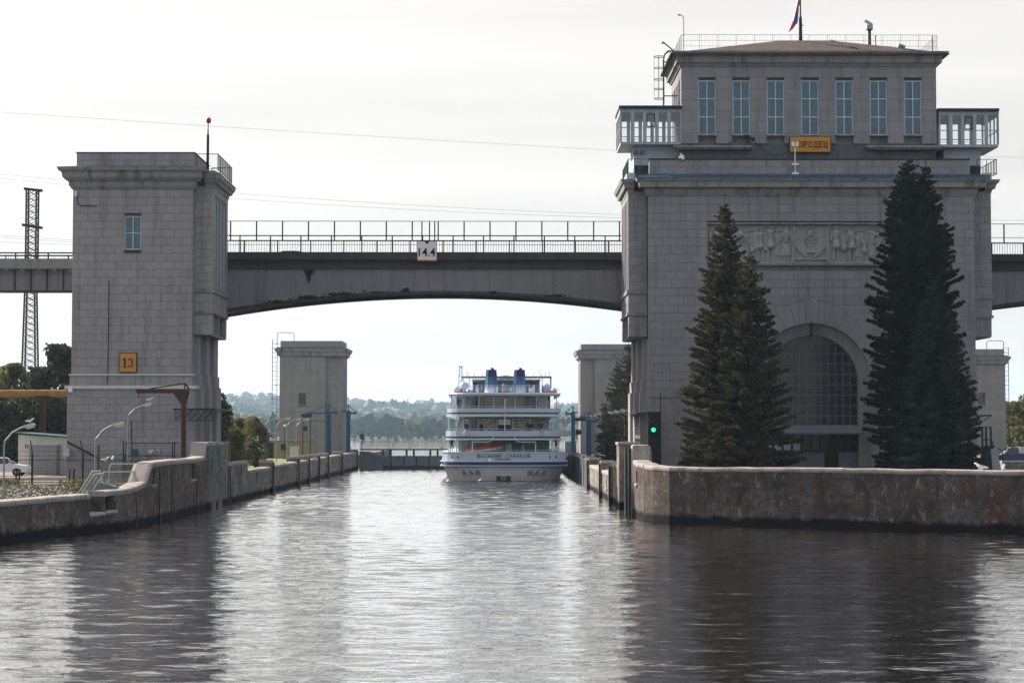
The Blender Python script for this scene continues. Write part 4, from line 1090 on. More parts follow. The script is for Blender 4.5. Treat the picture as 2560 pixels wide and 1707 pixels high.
# flag and pole
fp = at(2001.5, 101, YU + 4.5)
pole = thing('flagpole', 'tall grey flagpole on the ridge of the brown roof', 'flagpole', tuple(fp))
b = MB(); zt = fp.z + 7.2; b.lathe([(.16, -.2), (.13, az(45, YU + 4.5) - fp.z), (.07, az(40, YU + 4.5) - fp.z), (.05, 7.2)], (fp.x, fp.y, fp.z), 10); b.build('pole', M['dark_metal'], pole, True)
b = MB(); b.ball((fp.x, fp.y, zt + .08), .1); b.build('finial', M['grey_metal'], pole, True)
b = MB(); b.box(fp.x + .05, fp.x + .25, fp.y - .05, fp.y + .05, az(64, YU + 4.5), az(62, YU + 4.5)); b.build('cleat', M['dark_metal'], pole)
def flag(name, label, px, py, ztop, L, hoist, wid, grp=None):
    """a limp tricolour hanging down along its pole"""
    nu, nv_ = 18, 24; V, Fc, Mi = [], [], []
    for i in range(nv_ + 1):
        a = i / nv_                                  # from the hoist outwards
        for j in range(nu + 1):
            b_ = j / nu                              # from top stripe to bottom stripe (the first third is folded behind)
            bx = b_ if b_ > 1 / 3 else 2 / 3 - b_; back = .55 * max(0, 1 / 3 - b_) * 3 * (.2 + .8 * a)
            x = px - .06 - wid * (a ** .8) * (.62 * (bx - .3) + .06) - .05 * math.sin(9 * b_ + 4 * a) * a
            y = py + .28 * math.sin(8 * b_ * PI * .5 + a * 2) * a * .22 + back
            z = ztop - hoist * b_ * (1 - .45 * a) - L * a * (.96 - .06 * b_)
            V.append((x, y, z))
    for i in range(nv_):
        for j in range(nu):
            Fc.append((i * (nu + 1) + j, i * (nu + 1) + j + 1, (i + 1) * (nu + 1) + j + 1, (i + 1) * (nu + 1) + j)); Mi.append(min(2, 3 * j // nu))
    m = MB(); m.add(V, Fc); m.m = Mi
    o = m.build(name, [M['white'], M['ship_blue'], M['red']], None, True)
    return tag(o, label, 'flag', grp)
flag('tricolour_flag', 'white blue and red flag hanging limp from the rooftop flagpole', fp.x, fp.y, fp.z + 5.6, 3.9, 2.6, 1.9).location = (0, 0, 0)

# radar, searchlight, antennas, ladder on the roof
q = at(2174, 112, YU + 3)
rd = thing('radar_scanner', 'grey radar scanner with tilted bar on a post above the brown roof', 'radar', tuple(q))
b = MB(); b.lathe([(.14, -.3), (.13, az(76, YU + 3) - q.z), (.3, az(74, YU + 3) - q.z)], tuple(q), 10); b.build('post', M['dark_metal'], rd)
zq = az(73, YU + 3); b = MB(); b.box(q.x - .26, q.x + .24, q.y - .25, q.y + .25, zq, zq + .36); b.build('gear_box', M['blue_white'], rd)
b = MB(); b.bar((q.x + .22, q.y, zq + .38), (q.x - .38, q.y, zq + .76), .34, .16); b.build('scanner_bar', M['blue_white'], rd)
q = at(2252, 121, YU + 3); sl = thing('searchlight', 'round grey searchlight lying on the right slope of the brown roof', 'searchlight', tuple(q))
b = MB(); b.tube([(q.x - .3, q.y - .2, q.z + .22), (q.x + .3, q.y, q.z + .08)], .17, 12); b.build('lamp_head', M['grey_metal'], sl); b = MB(); b.box(q.x - .1, q.x + .1, q.y - .1, q.y + .1, q.z - .2, q.z + .1); b.build('foot', M['dark_metal'], sl)
for (u, vb, vt, Y, lb) in ((2189, 112, 87, YU + 3, 'short whip aerial beside the radar post'), (2331, 130, 87, YU + 6, 'short whip aerial at the right end of the brown roof')):
    q = at(u, vb, Y); o = MB(); o.tube([(q.x, Y, q.z - .3), (q.x, Y, az(vt, Y))], .04, 6); tag(o.build('whip_aerial', M['dark_metal']), lb, 'aerial')
q = at(1709.5, 128, YU - .2); an = thing('bent_aerial', 'thin bent aerial at the left corner of the brown roof', 'aerial', tuple(q))
b = MB(); b.tube([(q.x, q.y, q.z - .2), (q.x, q.y, az(44, q.y)), (ax(1704, q.y, 40), q.y, az(39, q.y)), (ax(1697, q.y, 40), q.y, az(37, q.y))], .03, 6); b.build('rod', M['dark_metal'], an)
b = MB(); b.box(ax(1695, q.y, 40), ax(1701, q.y, 40), q.y - .05, q.y + .05, az(39, q.y), az(36, q.y)); b.build('sensor', M['dark_metal'], an)
q = at(1687, 131, YU - .3); an = thing('roof_jib', 'small slanting jib sticking out from the left corner of the eaves', 'jib', tuple(q))
b = MB(); e = at(1657, 105, YU - .3); b.bar((q.x + .2, q.y, q.z - .15), tuple(e), .09); b.build('arm', M['dark_metal'], an); b = MB(); b.ball((e.x - .03, e.y, e.z - .12), .08); b.build('pulley', M['dark_metal'], an)
Yl = YU + 3.2
ld = thing('caged_ladder', 'caged iron ladder rising from the left gallery roof to the eaves', 'ladder', tuple(at(1650, 266, Yl)))
xs_ = ax(1659, Yl, 200); zlt, zlb = az(139, Yl), az(264, Yl)
for y in (Yl - .28, Yl + .28):
    b = MB(); b.tube([(xs_, y, zlb), (xs_, y, az(150, Yl)), (xs_ + .08, y, az(137, Yl)), (xs_ + .35, y, az(129, Yl)), (xs_ + .8, y, az(128, Yl)), (xs_ + 1.1, y, az(134, Yl))], .05, 6); b.build('stringer', M['dark_metal'], ld)
for i in range(12): b = MB(); z = zlb + .3 + i * .34; b.bar((xs_, Yl - .28, z), (xs_, Yl + .28, z), .04); b.build('rung', M['dark_metal'], ld)
for v in (142, 170, 199, 223, 247):
    z = az(v, Yl); b = MB(); b.tube([(xs_ - .4 + .4 * math.cos(t), Yl + .38 * math.sin(t), z) for t in np.linspace(PI * .5, PI * 1.5, 9)] , .03, 6); b.bar((xs_ - .4, Yl - .38, z), (xs_, Yl - .28, z), .05); b.bar((xs_ - .4, Yl + .38, z), (xs_, Yl + .28, z), .05); b.build('cage_hoop', M['dark_metal'], ld)
for dy in (-.38, 0, .38): b = MB(); b.bar((xs_ - .42 - (.38 if dy == 0 else 0), Yl + dy, az(247, Yl)), (xs_ - .42 - (.38 if dy == 0 else 0), Yl + dy, zlt), .03); b.build('cage_bar', M['dark_metal'], ld)
for v in (155, 240): b = MB(); b.bar((xs_, Yl, az(v, Yl)), (ux0 + .1, Yl, az(v, Yl)), .08); b.build('bracket', M['dark_metal'], ld)

# ================================================================== BRIDGES
YB = 169.8
def bridge(name, label, u0, u1, soffit, v_top, vb1, vb2, vb3, pale=False, x0=None, x1=None, width=6.6):
    """soffit(u) -> photo row of the underside at its front face"""
    x0 = ax(u0, YB, 640) if x0 is None else x0; x1 = ax(u1, YB, 640) if x1 is None else x1
    zt = az(v_top, YB)
    br = thing(name, label, 'bridge', ((x0 + x1) / 2, YB + width / 2, zt - 4))
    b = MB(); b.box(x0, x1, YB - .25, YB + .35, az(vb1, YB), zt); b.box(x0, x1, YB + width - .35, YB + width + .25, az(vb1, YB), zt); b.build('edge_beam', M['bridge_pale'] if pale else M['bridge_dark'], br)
    b = MB(); b.box(x0, x1, YB + .36, YB + width - .36, zt - 1.25, zt - 1.2); b.box(x0, x1, YB + .15, YB + .355, az(vb2, YB), az(vb1, YB) - .003); b.box(x0, x1, YB + .355, YB + width - .15, az(vb2, YB), min(zt - 1.253, az(vb2, YB) + .3)); b.build('deck', M['asphalt'], br)
    if vb3 > vb2:
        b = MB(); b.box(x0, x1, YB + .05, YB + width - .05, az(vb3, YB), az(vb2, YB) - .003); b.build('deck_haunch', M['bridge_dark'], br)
    n = 40
    for (ya, yb) in ((YB + .25, YB + 1.05), (YB + width - 1.05, YB + width - .25)):
        m = MB(); rim = MB()
        zg = az(vb3, YB) - .004
        for i in range(n):
            ua, ub = u0 + (u1 - u0) * i / n, u0 + (u1 - u0) * (i + 1) / n
            xa, xb_ = x0 + (x1 - x0) * i / n, x0 + (x1 - x0) * (i + 1) / n
            za, zb_ = az(soffit(ua), YB), az(soffit(ub), YB)
            m.add([(xa, ya, za), (xb_, ya, zb_), (xb_, yb, zb_), (xa, yb, za), (xa, ya, zg), (xb_, ya, zg), (xb_, yb, zg), (xa, yb, zg)], [(0, 3, 2, 1), (4, 5, 6, 7), (0, 1, 5, 4), (2, 3, 7, 6)])
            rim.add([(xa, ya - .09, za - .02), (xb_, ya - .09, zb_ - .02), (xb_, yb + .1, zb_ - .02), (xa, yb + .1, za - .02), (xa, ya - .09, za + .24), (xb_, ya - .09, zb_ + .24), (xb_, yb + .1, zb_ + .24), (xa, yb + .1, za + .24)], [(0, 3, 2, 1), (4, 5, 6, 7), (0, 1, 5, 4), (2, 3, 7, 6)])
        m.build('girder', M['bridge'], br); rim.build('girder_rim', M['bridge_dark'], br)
    m = MB()
    for i in range(n):
        if i % 4: continue
        ua = u0 + (u1 - u0) * i / n; xa = x0 + (x1 - x0) * i / n
        m.box(xa, xa + .4, YB + 1.06, YB + width - 1.06, az(vb3, YB) - 1.2, az(vb3, YB) - .01)
    m.build('cross_beam', M['bridge_dark'], br)
    return br, x0, x1, zt
arc = lambda u: 734 + 1.551e-4 * (u - 1104) ** 2
br, x0, x1, zt = bridge('arch_bridge', 'concrete road bridge with a shallow arched girder spanning the lock between the two towers', 528, 1604, arc, 631, 650, 663, 672)
railing(br, [(x0, YB + .05), (x1, YB + .05)], zt, az(602, YB), 'guard_rail', M['dark_metal'], 2.75, .22, .10, ())
def tall_fence(br, x0, x1, zt, step, y, ztop, zmid, zlow, extra=()):
    r = MB(); r.bar((x0, y, ztop), (x1, y, ztop), .05); r.bar((x0, y, zmid), (x1, y, zmid), .04); ro = r.build('safety_fence', M['dark_metal'], br)
    k = 0; x = x0 + 1.62
    while x < x1:
        b = MB(); b.box(x - .055, x + .055, y - .04, y + .04, zlow, ztop - .02); b.build('fence_post', M['dark_metal'], ro); x += step
    for x in extra: b = MB(); b.box(x - .05, x + .05, y - .04, y + .04, zlow, ztop - .02); b.build('fence_post', M['dark_metal'], ro)
tall_fence(br, x0, x1, zt, 2.22, YB + .18, az(553, YB), az(590, YB), az(602, YB), [ax(u, YB) for u in (1054, 1073, 1086)])
tall_fence(br, x0, x1, zt, 2.7, YB + 6.4, az(589, YB + 6.4), az(612, YB + 6.4), zt, ())
vine = MB()
rr = random.Random(5)
for (u, v, n, sx, sz) in ((772, 674, 110, .5, .8), (1013, 728, 70, .5, .14), (770, 746, 90, 1.3, .14), (850, 738, 90, 1.6, .12), (690, 757, 60, 1.2, .1), (930, 733, 40, 1.4, .08), (1235, 735, 40, .5, .12), (1395, 742, 50, 1.2, .1)):
    q = at(u, v, YB + .12)
    for _ in range(n):
        dx = rr.gauss(0, sx * .4); dz = -abs(rr.gauss(0, sz * .5)) if sz > .5 else rr.gauss(.1, sz * .5)
        if sz > .5: dx *= max(.15, 1 + dz / 1.4)
        s = rr.uniform(.03, .10); a = rr.uniform(0, PI)
        c = Vector((q.x + dx, q.y + rr.uniform(-.06, .05), q.z + dz))
        vine.add([c + Vector((s * math.cos(a + k * PI / 2), rr.uniform(-.03, .03), s * math.sin(a + k * PI / 2))) for k in range(4)], [(0, 1, 2, 3)])
tag(vine.build('moss_and_weeds', M['moss'], br), kind='stuff')
# clearance board
bx0, bx1, bz0, bz1 = ax(1042, 169.4), ax(1092, 169.4), az(654, 169.4), az(604, 169.4)
cbd = thing('clearance_board', 'white square clearance board with number 14.4 hung on the arched bridge', 'sign', ((bx0 + bx1) / 2, 169.4, bz0))
b = MB(); b.box(bx0, bx1, 169.36, 169.45, bz0, bz1); b.build('frame', M['red'], cbd)
xm = (bx0 + bx1) / 2
b = MB(); b.prism([(bx0 + .05, bz0 + .13), (bx1 - .05, bz0 + .13), (bx1 - .05, bz1), (xm + .24, bz1), (xm, bz1 - .24), (xm - .24, bz1), (bx0 + .05, bz1)], 'y', 169.33, 169.37); b.build('face', M['white'], cbd)
b = MB(); b.prism([(xm + .24, bz1), (xm, bz1 - .24), (xm - .24, bz1)], 'y', 169.335, 169.368); b.build('notch_mark', M['black'], cbd)
text_mesh('digits', '14.4', xm, 169.31, (bz0 + bz1) / 2 - .06, 1.42, .72, M['black'], cbd, .02, .012)
b = MB(); b.box(bx0 + .1, bx0 + .2, 169.45, 169.56, bz0 + .2, bz1); b.box(bx1 - .2, bx1 - .1, 169.45, 169.56, bz0 + .2, bz1); b.build('bracket', M['dark_metal'], cbd)
# right-hand continuation over the second lock
arc2 = lambda u: 734 + 1.551e-4 * (u - 2960) ** 2
br2, x0, x1, zt2 = bridge('arch_bridge', 'stub of road bridge leaving the right edge of the photo beyond the control building', 2400, 2960, arc2, 635, 653, 667, 676)
railing(br2, [(x0, YB + .05), (x1, YB + .05)], zt2, az(607, YB), 'guard_rail', M['dark_metal'], 2.75, .22, .10, ())
tall_fence(br2, x0, x1, zt2, 2.22, YB + .18, az(559, YB), az(593, YB), az(607, YB))
# left approach
LB = thing('girder_bridge', 'flat girder approach bridge running off to the left of the left stone tower', 'bridge', (ax(60, YB), YB + 4, az(720, YB)))
x0, x1 = ax(-620, YB), ax(200, YB)
Zb = lambda v: az(v, YB)
b = MB(); b.box(x0, x1, YB - .3, YB + .3, Zb(673), Zb(648)); b.build('edge_beam', M['bridge_pale'], LB)
b = MB(); b.box(x0, x1, YB + .32, YB + 8, Zb(672), Zb(650)); b.build('deck', M['asphalt'], LB)
b = MB(); b.box(x0, x1, YB + .5, YB + .9, Zb(726), Zb(673) - .003); b.build('girder', M['bridge'], LB)
b = MB(); b.box(x0, x1, YB + .3, YB + 1.1, Zb(731), Zb(726) - .003); b.build('flange', M['bridge_dark'], LB)
xs = x0
while xs < x1:
    b = MB(); b.box(xs, xs + .12, YB + .38, YB + .497, Zb(726), Zb(673) - .004); b.build('stiffener', M['bridge_dark'], LB)
    b = MB(); b.box(xs + .6, xs + 1.0, YB - .1, YB + .49, Zb(679), Zb(673) - .004); b.build('bracket', M['bridge_pale'], LB)
    xs += 1.38
b = MB(); b.box(x0 + 1, x0 + 3, YB + .6, YB + 7, GL - .3, Zb(731) - .003); b.build('pier', M['bridge'], LB)
b = MB(); b.box(x0, x1, YB + 7.4, YB + 7.8, Zb(646), Zb(633)); b.build('barrier', M['maroon'], LB)
railing(LB, [(x0, YB + .0), (x1, YB + .0)], Zb(648), Zb(633), 'guard_rail', M['dark_metal'], 2.7, 0, .11, (.5,))
railing(LB, [(x0, YB + 7.9), (x1, YB + 7.9)], Zb(634), Zb(619), 'far_guard_rail', M['dark_metal'], 2.7, .2, .09, ())

# ================================================================== vehicles
def car(name, label, loc, rz, paint, L=4.5, H=1.48, W=1.8, grp=None, suv=False):
    c = thing(name, label, 'car', loc, grp)
    # side profile along x (front at +x)
    h = H; pr = [(-L / 2, .35), (-L / 2, .75), (-L / 2 + .12, .95), (L / 2 - 1.1, .98), (L / 2 - .2, .86), (L / 2, .62), (L / 2, .3)]
    m = MB(); n = len(pr)
    def loft(prof, w0, w1):
        ys = [(-w0, 1), (w0, 1)]
        m.prism(prof, 'y', -w0, w0)
    m.prism([(a, b) for a, b in pr], 'y', -W / 2, W / 2); o = m.build('body', paint, None); o.parent = c
    cab = [(-L / 2 + .25, .96), (-L / 2 + .75, h - .06), (-L / 2 + 1.2, h), (L / 2 - 2.0, h - .02), (L / 2 - 1.15, .96)]
    m = MB(); k = len(cab)
    vs = [(x, -(W / 2 - .06 - (z - .96) * .28), z) for x, z in cab] + [(x, (W / 2 - .06 - (z - .96) * .28), z) for x, z in cab]
    m.add(vs, [tuple(range(k))[::-1], tuple(range(k, 2 * k))] + [(i, (i + 1) % k, k + (i + 1) % k, k + i) for i in range(k)]); o = m.build('cabin', paint, None); o.parent = c
    for s in (-1, 1):
        for (xa, xb_) in ((-L / 2 + .75, -L / 2 + 1.75), (-L / 2 + 1.83, L / 2 - 1.62)):
            m = MB(); yl = lambda z: s * (W / 2 - .06 - (z - .96) * .28 + .006)
            m.add([(xa - (.28 if xa < -L / 2 + 1 else 0), yl(1.0), 1.0), (xb_ + (.25 if xb_ > 0 else 0), yl(1.0), 1.0), (xb_, yl(h - .1), h - .1), (xa, yl(h - .1), h - .1)], [(0, 1, 2, 3)]); o = m.build('side_window', M['ship_glass'], None); o.parent = c
        for xw in (-L / 2 + .8, L / 2 - .85):
            m = MB(); m.prism([(xw + .33 * math.cos(2 * PI * i / 18), .33 + .33 * math.sin(2 * PI * i / 18)) for i in range(18)], 'y', s * W / 2 - .14 * (s > 0) * 1 - .0, s * W / 2 + .14 * (s < 0) + .02 * s); o = m.build('wheel', M['tyre'], None); o.parent = c
            m = MB(); m.prism([(xw + .19 * math.cos(2 * PI * i / 12), .33 + .19 * math.sin(2 * PI * i / 12)) for i in range(12)], 'y', s * (W / 2 + .022), s * (W / 2 + .03)); q = m.build('rim', M['grey_metal'], None); q.parent = o
    m = MB(); m.add([(L / 2 - 1.13, -W / 2 + .12, 1.0), (L / 2 - 1.13, W / 2 - .12, 1.0), (L / 2 - 1.96, W / 2 - .24, h - .06), (L / 2 - 1.96, -W / 2 + .24, h - .06)], [(0, 1, 2, 3)]); m.v = [(a + .02, b, z + .015) for a, b, z in m.v]; o = m.build('windscreen', M['ship_glass'], None); o.parent = c
    for s in (-1, 1):
        m = MB(); m.box(L / 2 - .12, L / 2 + .015, s * (W / 2 - .4), s * (W / 2 - .05), .62, .76); o = m.build('headlight', M['white'], None); o.parent = c
        m = MB(); m.box(L / 2 - 1.5, L / 2 - 1.35, s * (W / 2), s * (W / 2 + .18), .98, 1.1); o = m.build('mirror', paint, None); o.parent = c
    c.rotation_euler.z = rz
    return c
qd = at(713, 650, 172.3); car('parked_car', 'dark car crossing the arched bridge with only its roof above the edge', (qd.x, 172.3, zt - 1.2), PI, M['car_dark'], 4.3, 1.5)
q = at(10, 1178, 166); car('parked_car', 'white car with dark windows parked by the white shed at the left edge', (at(5, 1170, 166).x, 166, GL + .006), 0, M['car_white'], 4.5, 1.55)
q = at(2528, 1150, 205); bc = car('pickup_truck', 'navy pickup with a pale box parked at the right edge beyond the control building', (q.x + .3, 205, GR), PI, M['car_blue'], 4.8, 1.75)
b = MB(); b.box(.3, 1.7, -.8, .8, .7, 1.75); 
o = b.build('load_box', M['off_white'], None); o.parent = bc; o.location = (-2.0, 0, 0)

# ================================================================== lock walls
def wall_run(root, pts, side, thick, mat, cop_mat, cop=.34, over=.09, niches={}, rnd=0.02, zb=-1.0, names=('panel', 'coping')):
    """pts: (x, y, ztop). side=+1: the land lies left of the walking direction"""
    P = [Vector((p[0], p[1], 0)) for p in pts]; n = len(P); N = []
    for i in range(n):
        d0 = (P[i] - P[i - 1]).normalized() if i else None
        d1 = (P[i + 1] - P[i]).normalized() if i < n - 1 else None
        t = (d0 or d1) + (d1 or d0); t.normalize()
        nn = Vector((-t.y, t.x, 0)) * side
        ref = d0 or d1; c = abs(Vector((-ref.y, ref.x, 0)).dot(nn)); N.append(nn / max(c, .5))
    for i in range(n - 1):
        a, b = P[i], P[i + 1]; za, zb_ = pts[i][2], pts[i + 1][2]
        def pnt(q, off, z): 
            return a.lerp(b, q) + N[i].lerp(N[i + 1], q) * off + Vector((0, 0, z))
        def hexa(m, q0, q1, o0, o1, z00, z01, z10, z11):
            vs = [pnt(q0, o0, z00), pnt(q1, o0, z01), pnt(q1, o1, z01), pnt(q0, o1, z00), pnt(q0, o0, z10), pnt(q1, o0, z11), pnt(q1, o1, z11), pnt(q0, o1, z10)]
            m.add(vs, [(0, 3, 2, 1), (4, 5, 6, 7), (0, 1, 5, 4), (1, 2, 6, 5), (2, 3, 7, 6), (3, 0, 4, 7)])
        m = MB(); L = (b - a).length; top = lambda q: za + (zb_ - za) * q - cop + .02
        if i in niches:
            q0, q1, nz0, nz1 = niches[i]
            hexa(m, 0, q0, 0, thick, zb, zb, top(0), top(q0)); hexa(m, q1, 1, 0, thick, zb, zb, top(q1), top(1))
            hexa(m, q0, q1, 0, thick, zb, zb, nz0, nz0); hexa(m, q0, q1, .55, thick, nz0 + .003, nz0 + .003, top(q0), top(q1))
            if nz1 < top(q0) - .1: hexa(m, q0, q1, 0, .547, nz1, nz1, top(q0), top(q1))
            k = MB(); vs = [pnt(q0, .535, nz0), pnt(q1, .535, nz0), pnt(q1, .535, min(nz1, top(q1))), pnt(q0, .535, min(nz1, top(q0)))]; k.add(vs, [(0, 1, 2, 3)]); k.build('niche_shade', M['black'], root)  # black sheet over the concrete back paints the shade inside the niche
            k = MB(); k.tube([pnt(q0 - .02, .0, nz0 + .03), pnt(q1 + .02, .0, nz0 + .03)], .13, 8); k.build('niche_lip', cop_mat, root)
        else: hexa(m, 0, 1, 0, thick, zb, zb, top(0), top(1))
        m.build(names[0], mat, root)
        c = MB(); k = max(1, round(L / 1.6)); prev = None
        for j in range(k + 1):
            q = j / k; z1 = za + (zb_ - za) * q + (rnd * random.uniform(-1, 1)); ov = over + rnd * random.uniform(-.8, .8)
            sec = [pnt(q, -ov, z1 - cop), pnt(q, -ov - .02, z1 - .14), pnt(q, -ov * .55, z1 - .035), pnt(q, .12, z1), pnt(q, thick - .12, z1), pnt(q, thick + .06, z1 - .06), pnt(q, thick + .06, z1 - cop)]
            base = len(c.v); c.v.extend([tuple(s) for s in sec])
            if prev is not None:
                for s in range(7): c.f.append((prev + s, prev + (s + 1) % 7, base + (s + 1) % 7, base + s)); c.m.append(0)
            if j in (0, k): c.f.append(tuple(base + s for s in range(7))); c.m.append(0)
            prev = base
        o = c.build(names[1], cop_mat, root)
# --- right: quay in front of the control house
RQ = thing('quay_wall', 'rust stained concrete quay wall with a pale coping in front of the control building', 'wall', (20, 120, 0))
ptsR = [(9.0, 134.2, 4.75), (9.0, 132.8, 4.7), (8.99, 132.6, 3.75), (9.0, 130.6, 3.62), (9.0, 127.5, 3.6), (9.15, 125.2, 3.55), (9.6, 123.6, 3.5), (10.5, 122.2, 3.46), (12.2, 120.9, 3.45), (15.5, 118.6, 3.46), (20, 115.55, 3.47), (24.5, 112.5, 3.47), (29, 109.6, 3.46), (34, 106.2, 3.46), (40, 102, 3.45), (52, 93.5, 3.45)]
wall_run(RQ, ptsR, 1, 1.1, M['quay'], M['coping'], cop=.26, over=.03, rnd=.03, niches={3: (.25, .62, 2.1, 3.1)})
# --- right lock chamber wall
RW = thing('lock_wall', 'sunlit right side wall of the lock chamber with stepped white coping beside the ship', 'wall', (9, 220, 0))
def chamber(root, X, sg, lows, piers, niches_at, mat):
    """lows: (y0, y1, ztop) parapets; piers: (y, ztop)"""
    side = sg
    for (y0, y1, zt_) in lows:
        pts = [(X, y, zt_) for y in np.linspace(y1, y0, max(2, round((y1 - y0) / 9) + 1))]
        nd = {}
        for i in range(len(pts) - 1):
            for ny in niches_at:
                if pts[i + 1][1] < ny - .7 and ny + .7 < pts[i][1]:
                    L = pts[i][1] - pts[i + 1][1]; q = (pts[i][1] - ny) / L; nd[i] = (q - .55 / L, q + .55 / L, zt_ - 1.55, zt_ - .35)
        wall_run(root, pts, side, .9, mat, M['coping'], cop=.30, over=.07, niches=nd)
    for (y, zt_) in piers:
        m = MB(); xa, xb_ = X - sg * .12, X + sg * 1.1
        m.box(xa, xb_, y - .55, y + .55, -1, zt_ - .22); m.build('pier', mat, root)
        c = MB(); x0, x1 = min(xa, xb_) - .08, max(xa, xb_) + .08
        c.add([(x0 + .04, y - .6, zt_ - .22), (x1 - .04, y - .6, zt_ - .22), (x1 - .04, y + .6, zt_ - .22), (x0 + .04, y + .6, zt_ - .22), (x0 + .09, y - .53, zt_), (x1 - .09, y - .53, zt_), (x1 - .09, y + .53, zt_), (x0 + .09, y + .53, zt_)], [(0, 3, 2, 1), (4, 5, 6, 7), (0, 1, 5, 4), (1, 2, 6, 5), (2, 3, 7, 6), (3, 0, 4, 7)])
        c.build('pier_cap', M['coping'], root)
        f = MB(); f.box(X - sg * .26, X - sg * .13, y - .35, y + .35, -.6, zt_ - .26); f.build('fender_strip', M['black'], root)
chamber(RW, 9.0, 1, [(149.5, 156.6, 3.15), (158.8, 171.8, 2.35), (174.2, 195.4, 2.4), (249, 302, 2.55)], [(157.7, 3.15), (173, 3.1), (196.5, 3.05), (248, 3.05)], (165, 185, 275), M['lock_conc'])
gl = MB(); gl.box(9.05, 9.5, 198, 246.8, -1, 2.75); o = gl.build('gate_leaf', M['gate'], RW)
for k in range(13): b = MB(); b.box(8.96, 9.047, 198.5 + k * 3.95, 198.8 + k * 3.95, -.8, 2.74); b.build('leaf_rib', M['black'], RW)
for k in range(4): b = MB(); b.box(9.0, 9.6, 203 + k * 12, 204.2 + k * 12, 2.76, 3.1); b.build('pier_cap', M['coping'], RW)
# slot posts by the right lock mouth
for (y0, y1, zt_) in ((146.2, 149.3, 4.85),):
    b = MB(); b.box(8.88, 10.2, y0, y1, -1, zt_ - .2); b.build('slot_post', M['lock_conc'], RW); b = MB(); b.box(8.8, 10.3, y0 - .08, y1 + .08, zt_ - .2, zt_); b.build('pier_cap', M['coping'], RW)
b = MB(); b.box(9.7, 10.4, 134.3, 146.1, -1, 4.3); b.build('slot_back_or_shade', M['lock_conc'], RW)
for y in (136.5, 140.2, 143.8): b = MB(); b.box(9.15, 9.69, y - .35, y + .35, -1, 4.5); b.build('slot_rib', M['dark_metal'], RW)
# --- left lock chamber wall
LW = thing('lock_wall', 'left side wall of the lock chamber with stepped white coping running back to the gate', 'wall', (-21, 220, 0))
chamber(LW, -21.0, -1, [(157.2, 167.6, 3.2), (167.7, 184, 2.4), (186.2, 208, 2.5), (210.2, 219.4, 2.52), (221.6, 231.8, 2.55), (234, 244, 2.58), (246.2, 266, 2.6), (268.2, 295, 2.65)], [(185.1, 3.0), (209.1, 3.05), (220.5, 3.05), (232.9, 3.05), (245.1, 3.05), (267.1, 3.05), (296.2, 3.05)], (163.5, 174, 195, 256, 280), M['lock_conc'])
for (y0, y1) in ((144.6, 146.0), (148.3, 149.3), (151.6, 154.4)):
    b = MB(); b.box(-22.2, -20.9, y0, y1, -1, 4.6); b.build('slot_post', M['lock_conc'], LW); b = MB(); b.box(-22.3, -20.82, y0 - .08, y1 + .08, 4.6, 4.84); b.build('pier_cap', M['coping'], LW)
for (y0, y1) in ((146.0, 148.3), (149.3, 151.6)):
    b = MB(); b.box(-21.1, -20.86, y0 + .15, y1 - .15, 2.9, 4.5); b.build('green_hatch', M['green_metal'], LW)
    b = MB(); b.box(-21.4, -20.9, y0 + .1, y1 - .1, -1, 2.86); b.build('slot_back_or_shade', M['black'], LW)  # black fill flush with the posts paints the deep shade of the slot
b = MB(); b.box(-22.1, -20.98, 154.45, 157.1, -1, 3.0); b.build('panel', M['lock_conc'], LW)
for y in (155.2, 156.4): b = MB(); b.box(-20.97, -20.9, y - .1, y + .1, -.6, 2.9); b.build('fender_strip', M['black'], LW)
# --- left quay curving towards the camera
LQ = thing('quay_wall', 'curved concrete quay wall at the lower left with a ramped pale coping and a notch', 'wall', (-22, 115, 0))
ptsL = [(-21.0, 144.5, 4.85), (-21.0, 143.4, 4.8), (-21.01, 143.0, 3.84), (-21.0, 140.4, 3.8), (-21.0, 134, 3.78), (-21.0, 127, 3.78), (-21.02, 122.5, 3.75), (-21.04, 121.2, 3.7), (-21.1, 119.4, 2.62), (-21.25, 117.2, 2.4), (-21.6, 114.8, 2.3), (-22.15, 112.6, 2.24)]
wall_run(LQ, ptsL, -1, 1.0, M['quay_left'], M['coping'], cop=.30, over=.05, rnd=.035, niches={3: (.30, .55, 2.2, 3.4), 6: (.15, .65, 2.25, 3.3), 10: (.35, .95, 1.0, 1.9)})
wall_run(LQ, [(-22.15, 112.6, 1.12), (-22.65, 110.9, 1.06)], -1, 1.0, M['quay_left'], M['coping'], cop=.2)
wall_run(LQ, [(-22.65, 110.9, 2.15), (-23.4, 108.3, 2.12), (-24.1, 105.0, 2.12), (-24.95, 100.2, 2.12), (-27.4, 95.0, 2.12), (-30.5, 90.2, 2.12), (-36, 84, 2.12)], -1, 1.0, M['quay_left'], M['coping'], cop=.28, over=.05, rnd=.035)
for y in (139.2, 128.5, 124, 116): b = MB(); b.box(-20.99, -20.93, y - .07, y + .07, -.5, 3.2 if y > 120 else 1.9); b.build('joint_strip', M['black'], LQ)

